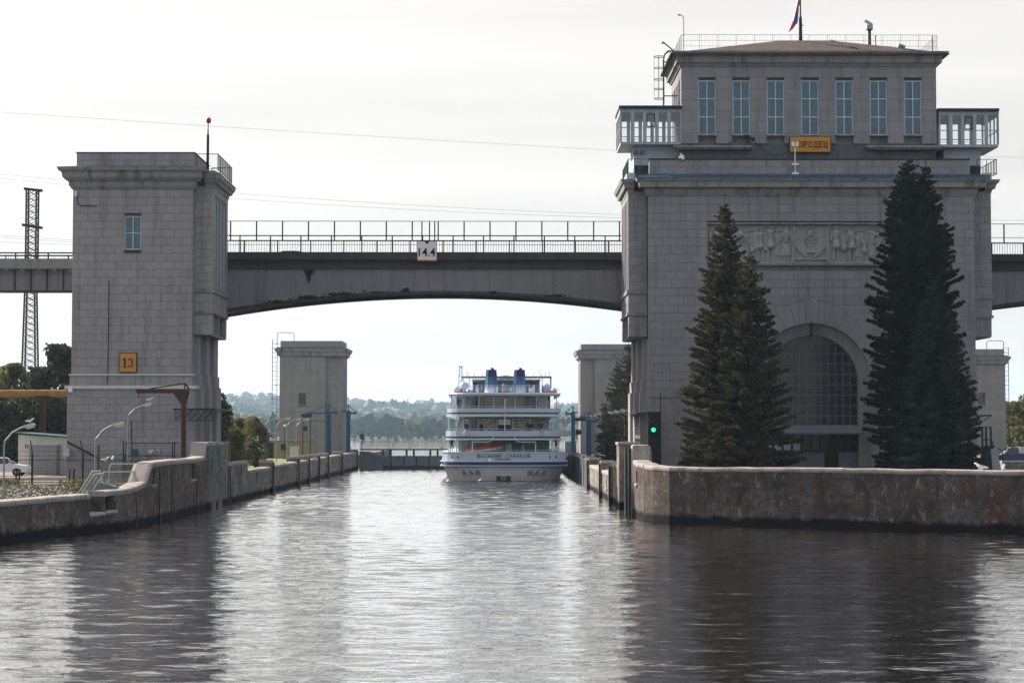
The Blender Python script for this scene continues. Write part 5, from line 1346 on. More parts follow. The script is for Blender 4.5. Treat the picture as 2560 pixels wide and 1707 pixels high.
# ---- far lock gate
YG2 = 302.0
GT = thing('lock_gate', 'grey steel lock gate with a railed walkway closing the far end of the lock', 'lock gate', (-6, YG2, 0))
zq = lambda v: az(v, YG2)
b = MB(); b.box(-20.9, 9, YG2, YG2 + 1.4, -1, zq(1139)); b.build('gate_leaf', M['gate'], GT)
for k in range(16): b = MB(); x = -20 + k * 1.9; b.box(x, x + .12, YG2 - .15, YG2 - .003, .1, zq(1140)); b.build('rib', M['dark_metal'], GT)
b = MB(); b.box(-20.9, 9, YG2 - .25, YG2 - .004, -.1, .5); b.build('rubbing_strake', M['dark_metal'], GT)
b = MB(); b.box(-20.9, 9, YG2 + .1, YG2 + 1.3, zq(1125), zq(1121.5)); b.build('walkway', M['dark_metal'], GT)
for k in range(16): b = MB(); x = -17.6 + (k // 2) * 3.6 + (k % 2) * 1.1; b.box(x, x + .3, YG2 + .2, YG2 + .5, zq(1139) + .003, zq(1125) - .003); b.build('post', M['dark_metal'], GT)
b = MB(); b.prism([(-20.9, 0), (-20.9, zq(1128)), (-19.4, zq(1128)), (-17.9, zq(1138)), (-17.4, zq(1142)), (-17.4, 0)], 'y', YG2 - 1.2, YG2 - .26); b.build('gate_heel', M['gate'], GT)
t = NT('mesh_screen'); t.color((.16, .18, .2)); t.rough(.8); t.b.inputs['Alpha'].default_value = .13; 
railing(GT, [(-20.8, YG2 + .2), (8.9, YG2 + .2)], zq(1121.5), zq(1104), 'walkway_railing', M['dark_metal'], 2.45, .16, .05, (.5,))
b = MB(); b.box(-20.8, 8.9, YG2 + .22, YG2 + .225, zq(1121), zq(1105)); b.build('mesh_screen', t.mat, GT)
for k, u in enumerate((973, 1102)):
    q = at(u, 1112.5, YG2); m = MB(); m.ring((q.x, YG2 + .05, q.z), .28, .07); tag(m.build('life_ring', M['off_white']), ('life ring on the far gate railing nearer the left wall', 'life ring on the far gate railing close beside the ship')[k], 'life ring', 'life rings on the far gate railing')
b = MB(); q0, q1 = at(1412, 1130, YG2), at(1440, 1103, YG2); b.box(q0.x, q1.x, YG2 - 1, YG2 + 2, .2, q1.z); b.build('gate_house', M['bridge_pale'], GT)
q = at(905, 1128, 300)
sg_ = thing('signal_post', 'small dark signal head on a thin post at the left end of the far gate', 'signal', (q.x, 300, q.z))
b = MB(); b.tube([(q.x, 300, q.z - .5), (q.x, 300, az(1098, 300))], .06, 6); b.build('post', M['dark_metal'], sg_)
b = MB(); b.box(q.x - .25, q.x + .25, 299.8, 300.1, az(1098, 300), az(1084, 300)); b.build('signal_head', M['dark_metal'], sg_)

# ---- far towers
def far_tower(label, xa, xb_, bx, Y, ladder_side, win_u, zpar, shift=0):
    """xa..xb_: shaft, bx: outer edge of the lock-side bay (None for no bay)"""
    xc_ = (xa + xb_) / 2
    T = thing('lock_tower', label, 'tower', (xc_, Y + 4, GR), None)
    zq = lambda v: az(v, Y)
    s2 = Stone(T, M['stone_far'], M['mortar'], 0)
    zt = zq(892 + shift)
    wx0, wz0, wz1 = win_u, zq(1011), zq(988)
    s2.face((xa, Y), 0, 0, xb_ - xa, GL, zt, .66, 1.2, [(wx0 - xa, wx0 - xa + 1.05, wz0, wz1)], rec=.02)
    c = MB(); c.box(xa + .02, xb_ - .02, Y + .5, Y + 9, GL - .4, zq(872 + shift)); c.build('tower_core', M['stone_far'], T)
    b = MB(); b.box(wx0 - .02, wx0 + 1.07, Y + .35, Y + .45, wz0, wz1); b.build('window', M['ship_glass'], T)
    b = MB(); b.box(wx0 - .08, wx0 + 1.13, Y - .06, Y + .1, wz0 - .12, wz0); b.build('sill', M['stone_trim'], T)
    if bx is not None:
        p, q = sorted((bx, xb_ if bx > xc_ else xa))
        s2.face((p, Y + .7), 0, 0, q - p, GL, zt, .66, 1.1, rec=.02)
        if bx > xc_: s2.face((bx, Y + .7), PI / 2, .312, 8, GL, zt, .66, 1.2, [(1, 1.8, 8, 15), (3, 3.8, 8, 15), (5, 5.8, 8, 15)], rec=.02)
        else: s2.face((bx, Y + 8.7), -PI / 2, 0, 7.688, GL, zt, .66, 1.2, [(6.2, 7, 8, 15), (4.2, 5, 8, 15), (2.2, 3, 8, 15)], rec=.02)
        c = MB(); c.box(p + .5, q - .5, Y + 1.2, Y + 8.6, GL - .4, zt); c.build('bay_core', M['stone_trim'], T)
    l, r_ = min(xa, bx if bx is not None else xa), max(xb_, bx if bx is not None else xb_)
    moulding(T, 'cornice', l, r_, Y, Y + 9, [(zt, zq(889 + shift), .05, .15), (zq(889 + shift) + .002, zq(880 + shift), .35, .4), (zq(880 + shift) + .002, zq(871 + shift), .55, .75)], M['stone_trim'])
    c = MB(); c.box(l - .3, r_ + .3, Y - .3, Y + 9.3, zq(871 + shift) + .003, zq(868 + shift)); c.build('roof_sheet', M['blue_metal'], T)
    c = MB(); c.box(l + .1, r_ - .1, Y + .2, Y + 8.6, zq(868 + shift) + .003, zpar); c.build('parapet', M['stone_far'], T)
    s2.finish()
    if ladder_side:
        lx = (l - 1.05) if ladder_side < 0 else (r_ + .9); yl = Y + 3
        lbl = 'rusty ladder up the outer side of the ' + ('far left lock tower' if ladder_side < 0 else 'far right lock tower')
        ld = thing('wall_ladder', lbl, 'ladder', (lx, yl, GL))
        for dx in (-.35, .35):
            b = MB(); b.tube([(lx + dx, yl, GL), (lx + dx, yl, zpar + (.4 if dx * ladder_side > 0 else 1.2))], .05, 6); b.build('stringer', M['dark_metal'], ld)
        z = GL + .4
        while z < zpar + .3: b = MB(); b.bar((lx - .5, yl, z), (lx + .35, yl, z), .05); b.build('rung', M['dark_metal'], ld); z += .68
        for zz_ in (6, 9, 12.5, zpar - .3): b = MB(); b.bar((lx, yl, zz_), (lx - ladder_side * 1.1, yl, zz_), .06); b.build('bracket', M['dark_metal'], ld)
        b = MB(); s = -ladder_side; b.tube([(lx + s * .35, yl, zpar), (lx + s * .35, yl, zpar + 1.1), (lx + s * .6, yl, zpar + 1.35), (lx + s * 2.6, yl, zpar + 1.35), (lx + s * 2.85, yl, zpar + 1.1), (lx + s * 2.85, yl, zpar)], .05, 6); b.build('grab_rail', M['dark_metal'], ld)
    return T
Y2 = 292.0
far_tower('grey stone lock tower with a ladder far down the left bank', ax(699, Y2), ax(814, Y2), ax(857, Y2), Y2, -1, ax(747, Y2), az(852, Y2))
far_tower('grey stone lock tower behind the spruce far down the right side of the lock', ax(1486, Y2), ax(1620, Y2), ax(1451, Y2), Y2, 0, ax(1560, Y2), az(860, Y2), 6)
far_tower('grey stone lock tower showing behind the right edge of the control building', ax(2370, Y2), ax(2513, Y2), None, Y2, 1, ax(2444, Y2), az(872, Y2), 20)

# ================================================================== THE SHIP
YS = 226.0
SXC = at(1260, 1100, YS).x
sx = lambda a: SXC + (a - 895) * .01013
szz = lambda b: (1465 - b) * .01013
SH = thing('passenger_ship', 'white three deck river cruise ship with blue funnels seen from its stern in the lock', 'ship', (SXC, YS, 0))
def stern_y(x, hw, k=2.6, p=4): return YS + k * min(1, abs(x - SXC) / hw) ** p
def outline(hw, y_off, k=2.6, L=62, n=22):
    pts = [(SXC - hw, YS + L), ]
    for i in range(n + 1):
        x = SXC - hw + 2 * hw * i / n; pts.append((x, stern_y(x, hw, k) + y_off))
    pts.append((SXC + hw, YS + L)); return pts
def band(name, mat, z0, z1, hw0, hw1=None, y0=0, y1=None, k=2.6, L=62, parent=None):
    hw1 = hw0 if hw1 is None else hw1; y1 = y0 if y1 is None else y1
    a, b = outline(hw0, y0, k, L), outline(hw1, y1, k, L); n = len(a); m = MB()
    m.add([(x, y, z0) for x, y in a] + [(x, y, z1) for x, y in b], [tuple(range(n))[::-1], tuple(range(n, 2 * n))] + [(i, (i + 1) % n, n + (i + 1) % n, n + i) for i in range(n)])
    return m.build(name, mat, parent or SH)
hull = MB(); lev = [(-1.2, 5.8, 1.4), (.0, 6.3, .62), (.6, 6.5, .42), (1.68, 6.95, .2)]
rings = [outline(hw, yo, 2.6) for z, hw, yo in lev]; n = len(rings[0])
for (z, hw, yo), rg in zip(lev, rings): hull.v.extend([(x, y, z) for x, y in rg])
for k in range(len(lev) - 1):
    for i in range(n): hull.f.append((k * n + i, k * n + (i + 1) % n, (k + 1) * n + (i + 1) % n, (k + 1) * n + i)); hull.m.append(0)
hull.build('hull', plain('bounce_lit_hull', (0.62, 0.62, 0.66), 0.5, 0, 0.12, 0.8), SH)  # lighter hull colour stands in for light bounced off the water
band('boot_top', M['maroon'], -.5, .06, 6.34, 6.36, .56)
band('fender_band', M['ship_blue'], 1.68, 2.27, 7.0, 7.25, .2, 0)
for z in (1.72, 2.2): band('fender_rail', M['ship_rim'], z, z + .1, 7.33, 7.33, -.06)
band('bulwark', M['ship_white'], 2.28, 3.25, 7.12, 7.05, 0, 0)
band('bulwark_rail', M['ship_rim'], 3.253, 3.33, 7.1, 7.1, -.04)
# recessed hull panels (stern ports) and anchor recess
for s in (-1, 1):
    for k in range(3):
        b = MB(); x = SXC + s * (2.95 + k * .75); y = stern_y(x, 6.6) + .3
        b.box(x - .3, x + .3, y - .02, y + .4, .75, 1.3); b.build('hull_port', M['ship_wall'], SH)
b = MB(); b.box(sx(812), sx(968), YS + .38, YS + 1.2, szz(1458), szz(1405)); o = b.build('anchor_recess', M['black'], SH)
b = MB(); q = (sx(890), szz(1432))
for k in range(8):
    a = 2 * PI * k / 8; b.bar((q[0], YS + .36, q[1]), (q[0] + .36 * math.cos(a), YS + .36, q[1] + .24 * math.sin(a)), .1)
b.ring((q[0], YS + .35, q[1]), .2, .06); b.build('anchor', M['grey_metal'], SH)
# letters painted on the stern
def stern_text(txt, a0, a1, b0, b1, mat):
    cx = (sx(a0) + sx(a1)) / 2; o = text_mesh('stern_letters', txt, cx, 0, (szz(b0) + szz(b1)) / 2, sx(a1) - sx(a0), szz(b0) - szz(b1), mat, None, .02, .01)
    for v in o.data.vertices: v.co.y = stern_y(v.co.x, 7.1) - .03 + v.co.y
    o.data.transform(Matrix.Translation(-Vector(SH.location))); o.parent = SH
def stern_line(txt, a0, a1, b0, b1):
    n = len(txt); w = (a1 - a0) / n
    for i, ch in enumerate(txt):
        if ch == ' ': continue
        top = b0 - (10 if ch == 'Й' else 0)
        stern_text(ch, a0 + (i + .14) * w, a0 + (i + .86) * w, top, b1, M['sign_brown'])
stern_line('ВАСИЛИЙ СУРИКОВ', 590, 1192, 1160, 1200)
stern_line('МОСКВА', 798, 976, 1206, 1228)
# decks: floor rims, bulwarks, set-back walls
def deck(zf, zr, zb0, zb1, hw, hwr, yo):
    band('deck_rim', M['ship_rim'], zf, zr, hw, hw, yo - .05)
    band('deck_floor', M['ship_wall'], zr + .002, zb0, hw - .25, hw - .25, yo + .3)
    band('deck_bulwark', M['ship_white'], zb0, zb1, hw - .02, hwr, yo, yo)
deck(szz(1003), szz(985), szz(962), szz(900), 6.72, 6.66, .5)
deck(szz(742), szz(712), szz(692), szz(645), 6.6, 6.54, .8)
band('main_deck_wall', M['ship_wall'], 3.335, szz(1003) - .003, 5.3, 5.3, 5.0, k=.6)
band('middle_wall', M['ship_wall'], szz(962), szz(742) - .003, 5.2, 5.2, 3.2, k=1.4)
band('upper_wall', M['ship_wall'], szz(690), szz(505), 5.6, 5.5, 4.5, k=1.8)
band('sun_roof', M['ship_white'], szz(505) + .003, szz(470), 6.5, 6.35, .6, .7)
band('sun_roof_edge', M['white'], szz(487), szz(472), 6.56, 6.5, .52, .55)
# corner columns and stanchions
for a in (270, 360, 1440, 1515):
    for (b0, b1) in ((1140, 1003), (900, 742)):
        m = MB(); x = sx(a); y = stern_y(x, 6.7) + .75; m.tube([(x, y, szz(b0)), (x, y, szz(b1))], .09, 8); m.build('deck_column', M['ship_white'], SH)
for a in (300, 440, 612, 782, 1023, 1260, 1380, 1490):
    m = MB(); x = sx(a); y = stern_y(x, 6.5) + 1.0; m.box(x - .05, x + .05, y, y + .1, szz(645), szz(505)); m.build('lounge_mullion', M['ship_white'], SH)
m = MB(); xs_ = [sx(a) for a in range(300, 1500, 40)]
for p, q in zip(xs_[:-1], xs_[1:]):
    m.add([(p, stern_y(p, 6.5) + 1.06, szz(645)), (q, stern_y(q, 6.5) + 1.06, szz(645)), (q, stern_y(q, 6.5) + 1.06, szz(508)), (p, stern_y(p, 6.5) + 1.06, szz(508))], [(0, 1, 2, 3)])
m.build('lounge_glass', M['glass'], SH)
for (p, q) in ((530, 585), (1235, 1285)): m = MB(); m.box(sx(p), sx(q), YS + 4.6, YS + 4.7, szz(640), szz(528)); m.build('lounge_door', M['green_metal'], SH)
for (p, q) in ((680, 780), (800, 1010), (1040, 1130)): m = MB(); m.box(sx(p), sx(q), YS + 4.4, YS + 4.52, szz(625), szz(520)); m.build('lounge_window', M['ship_glass'], SH)
for s in (-1, 1):                                             # stairs seen through the glass
    for k in range(6): m = MB(); x = SXC + s * 4.35; m.box(x - .4, x + .4, YS + 2.5 + k * .2, YS + 2.75 + k * .2, szz(635 - k * 20), szz(640 - k * 20) + .1); m.build('stair_tread', M['ship_white'], SH)
yw = YS + 3.05
for (p, q) in ((430, 520), (600, 810), (992, 1206), (1286, 1376)):
    x = (sx(p) + sx(q)) / 2; y = YS + 3.2 + 1.4 * (abs(x - SXC) / 5.2) ** 4
    m = MB(); m.box(sx(p), sx(q), y - .14, y - .04, szz(892), szz(766)); o = m.build('lattice_window', M['lattice'], SH)
    f = MB(); 
    for (xx) in (sx(p), sx(q)): f.box(xx - .04, xx + .04, y - .18, y - .02, szz(892), szz(766))
    f.box(sx(p), sx(q), y - .18, y - .02, szz(766), szz(762)); f.build('frame', M['ship_rim'], o)
for (p, q) in ((536, 584), (1222, 1268)):
    m = MB(); x0, x1, z0, z1 = sx(p), sx(q), szz(864), szz(776); cxx = .1
    m.prism([(x0 + cxx, z0), (x1 - cxx, z0), (x1, z0 + cxx), (x1, z1 - cxx), (x1 - cxx, z1), (x0 + cxx, z1), (x0, z1 - cxx), (x0, z0 + cxx)], 'y', YS + 3.1, YS + 3.5); m.build('saloon_door', M['ship_glass'], SH)
m = MB(); m.box(sx(830), sx(972), YS + 3.0, YS + 3.19, szz(832), szz(770)); m.build('notice_panel', M['white'], SH)
m = MB(); m.box(sx(830), sx(972), YS + 3.0, YS + 3.19, szz(892), szz(834)); m.build('notice_base', M['cloth_dark'], SH)
for (p, q) in ((915, 985), (690, 740), (1090, 1130)): m = MB(); m.box(sx(p), sx(q), YS + 4.85, YS + 4.99, szz(1138), szz(1050)); m.build('deck_door', M['ship_rim'], SH)
for s in (-1, 1):                                             # boat davits on the aft deck
    m = MB(); f = lambda a: SXC + s * (sx(a) - SXC)
    m.tube([(f(1000), YS + .6, szz(940)), (f(1040), YS + .7, szz(1015)), (f(1075), YS + .8, szz(1025)), (f(1250), YS + 1.0, szz(1025)), (f(1250), YS + 1.0, szz(1140))], .085, 8); m.build('davit', M['ship_rim'], SH)
# top deck
zt = szz(470) + .003
for (p, q, pt_, qt) in ((672, 822, 692, 810), (1000, 1150, 1016, 1136)):
    m = MB(); z0, z1, z2 = zt, szz(276), szz(198); y0 = YS + 6
    def fr(l, r_, z, e): 
        w = (r_ - l); c = .22 * w
        return [(l + c, y0, z), (r_ - c, y0, z), (r_, y0 + c * 1.6, z), (r_, y0 + 3 - c + e, z), (r_ - c, y0 + 3 + e, z), (l + c, y0 + 3 + e, z), (l, y0 + 3 - c + e, z), (l, y0 + c * 1.6, z)]
    a = fr(sx(p), sx(q), z0, .3); b_ = fr(sx(pt_ - 8), sx(qt + 6), z1, 0); c_ = fr(sx(pt_), sx(qt), z2, 0)
    m.add(a + b_, [tuple(range(8)), tuple(range(8, 16))] + [(i, (i + 1) % 8, 8 + (i + 1) % 8, 8 + i) for i in range(8)]); fo = m.build('funnel', M['funnel'], SH)
    m = MB(); b2 = [(x, y, z + .003) for x, y, z in b_]; m.add(b2 + c_, [tuple(range(8)), tuple(range(8, 16))] + [(i, (i + 1) % 8, 8 + (i + 1) % 8, 8 + i) for i in range(8)]); m.build('funnel_cap', M['navy'], fo)
    m = MB(); m.tube([(sx((pt_ + qt) / 2 + 10), y0 + 1.2, z2), (sx((pt_ + qt) / 2 + 14), y0 + 1.2, z2 + .25)], .18, 8); m.build('exhaust_pipe', M['black'], fo)
m = MB(); m.box(sx(525), sx(1325), YS + 14, YS + 24, zt, szz(300)); m.build('top_house', M['ship_wall'], SH)
m = MB(); m.box(sx(515), sx(1335), YS + 13.6, YS + 24.2, szz(300) + .003, szz(285)); m.build('top_house_roof', M['ship_white'], SH)
for (p, q) in ((540, 660), (840, 980), (1180, 1310)): m = MB(); m.box(sx(p), sx(q), YS + 13.9, YS + 13.99, szz(372), szz(325)); m.build('house_window', M['ship_glass'], SH)
m = MB(); m.prism([(sx(815), szz(262)), (sx(1015), szz(262)), (sx(1015), szz(245)), (sx(925), szz(216)), (sx(815), szz(245))], 'y', YS + 20, YS + 30); m.build('wheelhouse_roof', M['ship_white'], SH)
m = MB(); m.box(sx(835), sx(1000), YS + 20.2, YS + 29, szz(285), szz(262)); m.build('wheelhouse', M['ship_wall'], SH)
m = MB(); m.box(sx(398), sx(1455), YS + 10, YS + 13, szz(278), szz(262)); m.build('awning', M['ship_wall'], SH)
for a in (405, 425, 490, 1345, 1440, 1450): m = MB(); m.box(sx(a) - .05, sx(a) + .05, YS + 10.2, YS + 10.3, zt, szz(278)); m.build('awning_post', M['ship_white'], SH)
for (a, b, r_) in ((352, 432, .42), (440, 382, .5), (1385, 396, .46), (1470, 442, .36)):
    m = MB(); m.ball((sx(a), YS + 5 + (a % 3), szz(b)), r_); m.lathe([(.18, -r_ - .4), (.14, -r_ + .1)], (sx(a), YS + 5 + (a % 3), szz(b)), 8); m.build('radome', M['ship_white'], SH, True)
for (a, b) in ((335, 490), (1340, 1490)): m = MB(); m.box(sx(a), sx(b), YS + 3, YS + 4, zt + .0, zt + .16); m.build('raft_cradle', M['red'], SH)
for p in np.linspace(520, 1300, 14):
    m = MB(); m.box(sx(p) - .03, sx(p) + .03, YS + 3.0, YS + 3.06, zt, szz(385)); m.build('rail_post', M['ship_white'], SH)
m = MB()
for z in (zt + .3, zt + .58, szz(388)): m.box(sx(500), sx(1320), YS + 3.01, YS + 3.05, z, z + .05)
m.build('top_rail', M['ship_white'], SH)
for (p, q) in ((580, 600), (1220, 1245)): m = MB(); m.prism([(sx(p), zt), (sx(q), zt), (sx(q), szz(370)), (sx(p) - .0, szz(400))], 'y', YS + 2.5, YS + 3.4); m.build('vent', M['ship_white'], SH)
m = MB()                                                      # lattice radar mast, left
for (dx, dy) in ((-.2, -.2), (.2, -.2), (.2, .2), (-.2, .2)): m.bar((sx(385) + dx * 1.3, YS + 12 + dy, zt), (sx(387) + dx * .8, YS + 12 + dy, szz(135)), .05)
for k in range(9):
    z = szz(410) + k * .31; s = 1 if k % 2 else -1; m.bar((sx(385) - .22 * s, YS + 11.8, z), (sx(385) + .22 * s, YS + 11.8, z + .3), .035); m.bar((sx(385) - .24, YS + 11.8, z), (sx(385) + .24, YS + 11.8, z), .035)
m.box(sx(366), sx(408), YS + 11.6, YS + 12.4, szz(150), szz(142)); m.bar((sx(370), YS + 12, szz(142)), (sx(370), YS + 12, szz(120)), .04); m.bar((sx(405), YS + 12, szz(142)), (sx(405), YS + 12, szz(122)), .04)
m.build('radar_mast', M['ship_wall'], SH)
for (a, b0, b1) in ((478, 262, 195), (1318, 262, 185), (1385, 262, 205)): m = MB(); m.bar((sx(a), YS + 11, szz(b0)), (sx(a), YS + 11, szz(b1)), .035); m.build('aerial', M['dark_metal'], SH)
for (zr_, hw_, yo_) in ((szz(890), 6.6, .56), (szz(636), 6.5, .86), (szz(1130), 7.05, .05)):
    m = MB(); xs_ = np.linspace(SXC - hw_, SXC + hw_, 31)
    for p, q in zip(xs_[:-1], xs_[1:]): m.bar((p, stern_y(p, hw_) + yo_, zr_ + .12), (q, stern_y(q, hw_) + yo_, zr_ + .12), .045)
    for p in xs_[::2]: m.bar((p, stern_y(p, hw_) + yo_, zr_ - .12), (p, stern_y(p, hw_) + yo_, zr_ + .12), .035)
    m.build('deck_rail', M['ship_white'], SH)
for sg_ in (-1, 1):                                          # clutter on the top deck wings
    f = lambda a: SXC + sg_ * (sx(a) - SXC)
    for (a0, a1, z0_, z1_, dy, mt) in ((1335, 1400, 460, 395, 8, 'ship_wall'), (1405, 1450, 460, 420, 7, 'ship_white'), (1180, 1215, 455, 415, 4, 'ship_white'), (1255, 1310, 460, 430, 5, 'ship_wall'), (960, 990, 455, 400, 5, 'ship_white')):
        m = MB(); m.box(f(a0), f(a1), YS + dy, YS + dy + 1.5, szz(z0_), szz(z1_)); m.build('deck_locker', M[mt], SH)
    for a in (1150, 1240, 1330, 1420):
        m = MB(); m.bar((f(a), YS + 9, szz(285)), (f(a) + .1, YS + 9, szz(285) + random.uniform(.4, .9)), .04); m.build('aerial', M['dark_metal'], SH)
    m = MB(); m.tube([(f(1500), YS + 4, szz(455)), (f(1530), YS + 4, szz(415))], .04, 6); m.build('flag_pole', M['ship_rim'], SH)
    for k in range(7): 
        x = SXC + sg_ * (.6 + k * .72); m = MB(); m.box(x - .13, x + .13, stern_y(x, 6.7) + 1.1, stern_y(x, 6.7) + 1.4, szz(962), szz(962) + random.uniform(.5, .75)); m.build('deck_chair', M['ship_wall' if k % 2 else 'ship_white'], SH)
m = MB(); m.ring((SXC, YS + 4.4, szz(385)), .16, .05); m.box(SXC - .3, SXC + .3, YS + 4.3, YS + 4.8, szz(455), szz(410)); m.build('capstan', M['grey_metal'], SH)
# ensign staff, ensign, boat, life rings
m = MB(); m.tube([(sx(905), YS + .35, szz(900)), (sx(907), YS + .1, szz(545))], .05, 8); m.build('ensign_staff', M['white'], SH)
flag('ship_ensign', 'small white blue and red ensign drooping from the stern staff of the ship', sx(906), YS + .12, szz(600), 1.15, 1.0, .34)
rb = thing('tender_boat', 'red covered boat lying tilted on the aft deck of the ship', 'boat', (sx(670), YS + 1.8, 3.4))
m = MB(); a, b_ = Vector((sx(460), YS + 1.5, szz(1122))), Vector((sx(885), YS + 2.2, szz(1068)))
m.tube([a.lerp(b_, i / 12) for i in range(13)], [.05 + .27 * math.sin(PI * min(1, .12 + .8 * i / 12)) ** .7 for i in range(13)], 10); m.build('boat_cover', M['red_cover'], rb, True)
m = MB(); m.tube([a.lerp(b_, i / 10) - Vector((0, .1, .2)) for i in range(11)], [.04 + .18 * math.sin(PI * min(1, .1 + .85 * i / 10)) for i in range(11)], 8); m.build('boat_hull', M['off_white'], rb, True)
for k, a in enumerate((475, 1320)):
    m = MB(); x = sx(a); y = stern_y(x, 6.7) + .38; m.ring((x, y, szz(925)), .28, .07)
    tag(m.build('life_ring', M['off_white']), ('left life ring hung on the middle deck rail of the ship', 'right life ring hung on the middle deck rail of the ship')[k], 'life ring', 'life rings on the stern of the ship')
for s in (-1, 1):
    for a in (1410, 1480): m = MB(); x = SXC + s * (sx(a) - SXC); y = stern_y(x, 7.1); m.prism([(x + .08 * math.cos(2 * PI * i / 10), 2.75 + .16 * math.sin(2 * PI * i / 10)) for i in range(10)], 'y', y - .05, y + .3); m.build('fairlead', M['black'], SH)

# ================================================================== people (small figures) and gulls
def skin_mesh(name, verts, edges, radii, sub=1):
    me = bpy.data.meshes.new(name); me.from_pydata(verts, edges, [])
    o = bpy.data.objects.new(name, me); COL.objects.link(o)
    md = o.modifiers.new('s', 'SKIN'); md.use_smooth_shade = True
    me.skin_vertices[0].data[0].use_root = True
    for i, r_ in enumerate(radii): me.skin_vertices[0].data[i].radius = (r_, r_) if not isinstance(r_, tuple) else r_
    s = o.modifiers.new('u', 'SUBSURF'); s.levels = sub
    dg = bpy.context.evaluated_depsgraph_get(); dg.update()
    out = bpy.data.meshes.new_from_object(o.evaluated_get(dg)); bpy.data.objects.remove(o); bpy.data.meshes.remove(me)
    return out
pv = [(0, 0, .95), (0, 0, 1.15), (0, 0, 1.40), (0, 0, 1.52), (0, -.02, 1.62), (0, 0, 1.74), (-.1, 0, .88), (-.11, 0, .48), (-.11, .02, .08), (-.11, -.14, .04), (.1, 0, .88), (.12, -.03, .48), (.12, .02, .08), (.12, -.14, .04),
      (-.2, 0, 1.40), (-.27, .02, 1.12), (-.22, -.16, .92), (.2, 0, 1.40), (.27, .02, 1.12), (.22, -.16, .92)]
pe = [(0, 1), (1, 2), (2, 3), (3, 4), (4, 5), (0, 6), (6, 7), (7, 8), (8, 9), (0, 10), (10, 11), (11, 12), (12, 13), (2, 14), (14, 15), (15, 16), (2, 17), (17, 18), (18, 19)]
pr_ = [(.15, .11), (.14, .1), (.17, .11), (.06, .06), (.09, .1), (.08, .09), .09, .065, .045, .04, .09, .065, .045, .04, .07, .05, .035, .07, .05, .035]
pm = skin_mesh('person', pv, pe, pr_)
def person(label, x, y, z, rz, top):
    me = pm.copy(); me.materials.clear()
    for m_ in (top, M['cloth_dark'], M['skin'], M['cloth_dark']): me.materials.append(m_)
    for p in me.polygons:
        c = p.center; p.material_index = 3 if c.z > 1.68 else 2 if c.z > 1.5 or (abs(c.x) > .17 and c.z < .98) else 0 if c.z > .93 else 1
    o = bpy.data.objects.new('person', me); COL.objects.link(o); o.location = (x, y, z); o.rotation_euler.z = rz; o['category'] = 'person'; o['label'] = label
    return o
person('person in dark clothes standing at the left end of the ship main deck', sx(303), YS + 3.6, 3.3, .4, M['cloth_dark'])
person('person in a red jacket standing at the right end of the ship main deck', sx(1488), YS + 3.6, 3.3, -.3, M['cloth_red'])
person('person in dark clothes leaning on the left middle deck rail of the ship', sx(472), YS + 2.2, szz(962) - .05, .2, M['cloth_dark'])
person('person in dark clothes by the right middle deck rail of the ship', sx(1310), YS + 2.2, szz(962) - .05, -.2, M['cloth_dark'])
person('person in dark clothes behind the left glass of the ship top lounge', sx(385), YS + 2.9, szz(690), .5, M['cloth_dark'])
for k, (a, dy, zb, tp, lb) in enumerate(((640, 2.0, szz(962) - .05, 'cloth_dark', 'person in dark clothes left of the white notice on the ship middle deck'), (1085, 2.4, 3.3, 'cloth_dark', 'person in dark clothes right of the deck doors on the ship main deck'), (1180, 2.2, szz(962) - .05, 'cloth_dark', 'person in dark clothes between the right lattice windows of the ship middle deck'), (560, 8.5, szz(470), 'cloth_dark', 'person on the top deck of the ship left of the funnels'), (1245, 8.5, szz(470), 'cloth_dark', 'person on the top deck of the ship right of the funnels'))):
    person(lb, sx(a), YS + dy, zb, .3 * k - .6, M[tp])
gv = [(0, 0, .14), (.14, 0, .17), (.2, 0, .24), (.25, 0, .28), (.33, 0, .27), (-.14, 0, .12), (-.3, 0, .09), (0, .03, .0), (0, -.03, .0)]
gm = skin_mesh('gull', gv, [(0, 1), (1, 2), (2, 3), (3, 4), (0, 5), (5, 6), (0, 7), (0, 8)], [.085, .075, .045, .045, .008, .06, .02, .008, .008])
gm.materials.clear(); gm.materials.append(M['gull']); gm.materials.append(M['gull_grey'])
for p in gm.polygons: p.material_index = 1 if (p.center.x < .08 and p.center.z > .15) else 0
fv = [(0, 0, 0), (.16, 0, .02), (.3, 0, .0), (-.18, 0, 0), (-.34, 0, -.01), (.03, .2, .09), (-.04, .42, .12), (-.16, .66, .06), (.03, -.2, .09), (-.04, -.42, .12), (-.16, -.66, .06)]
fm = skin_mesh('flying_gull', fv, [(0, 1), (1, 2), (0, 3), (3, 4), (0, 5), (5, 6), (6, 7), (0, 8), (8, 9), (9, 10)], [.07, .06, .012, .055, .02, (.06, .03), (.05, .02), .012, (.06, .03), (.05, .02), .012])
fm.materials.clear(); fm.materials.append(M['gull'])
def gull(label, p, rz, s=1.0, fly=False, grp=None, tilt=0):
    o = bpy.data.objects.new('flying_gull' if fly else 'gull', fm if fly else gm); COL.objects.link(o)
    o.location = p; o.rotation_euler = (tilt, 0, rz); o.scale = (s, s, s); tag(o, label, 'gull', grp)
gull('gull flying in front of the dark letters on the ship stern', tuple(at(1224, 1150, 223)), .5, .6, True, None, .5)
gull('gull flying just above the water left of the ship stern', tuple(at(1200, 1200, 220)), 2.6, .7, True, None, -.4)
gull('gull skimming the water in front of the ship stern', tuple(at(1330, 1222, 205)), 1.0, .6, True, None, .3)
gull('gull flying low over the water near the left lock wall', tuple(at(1062, 1198, 215)), .3, .6, True, None, .6)

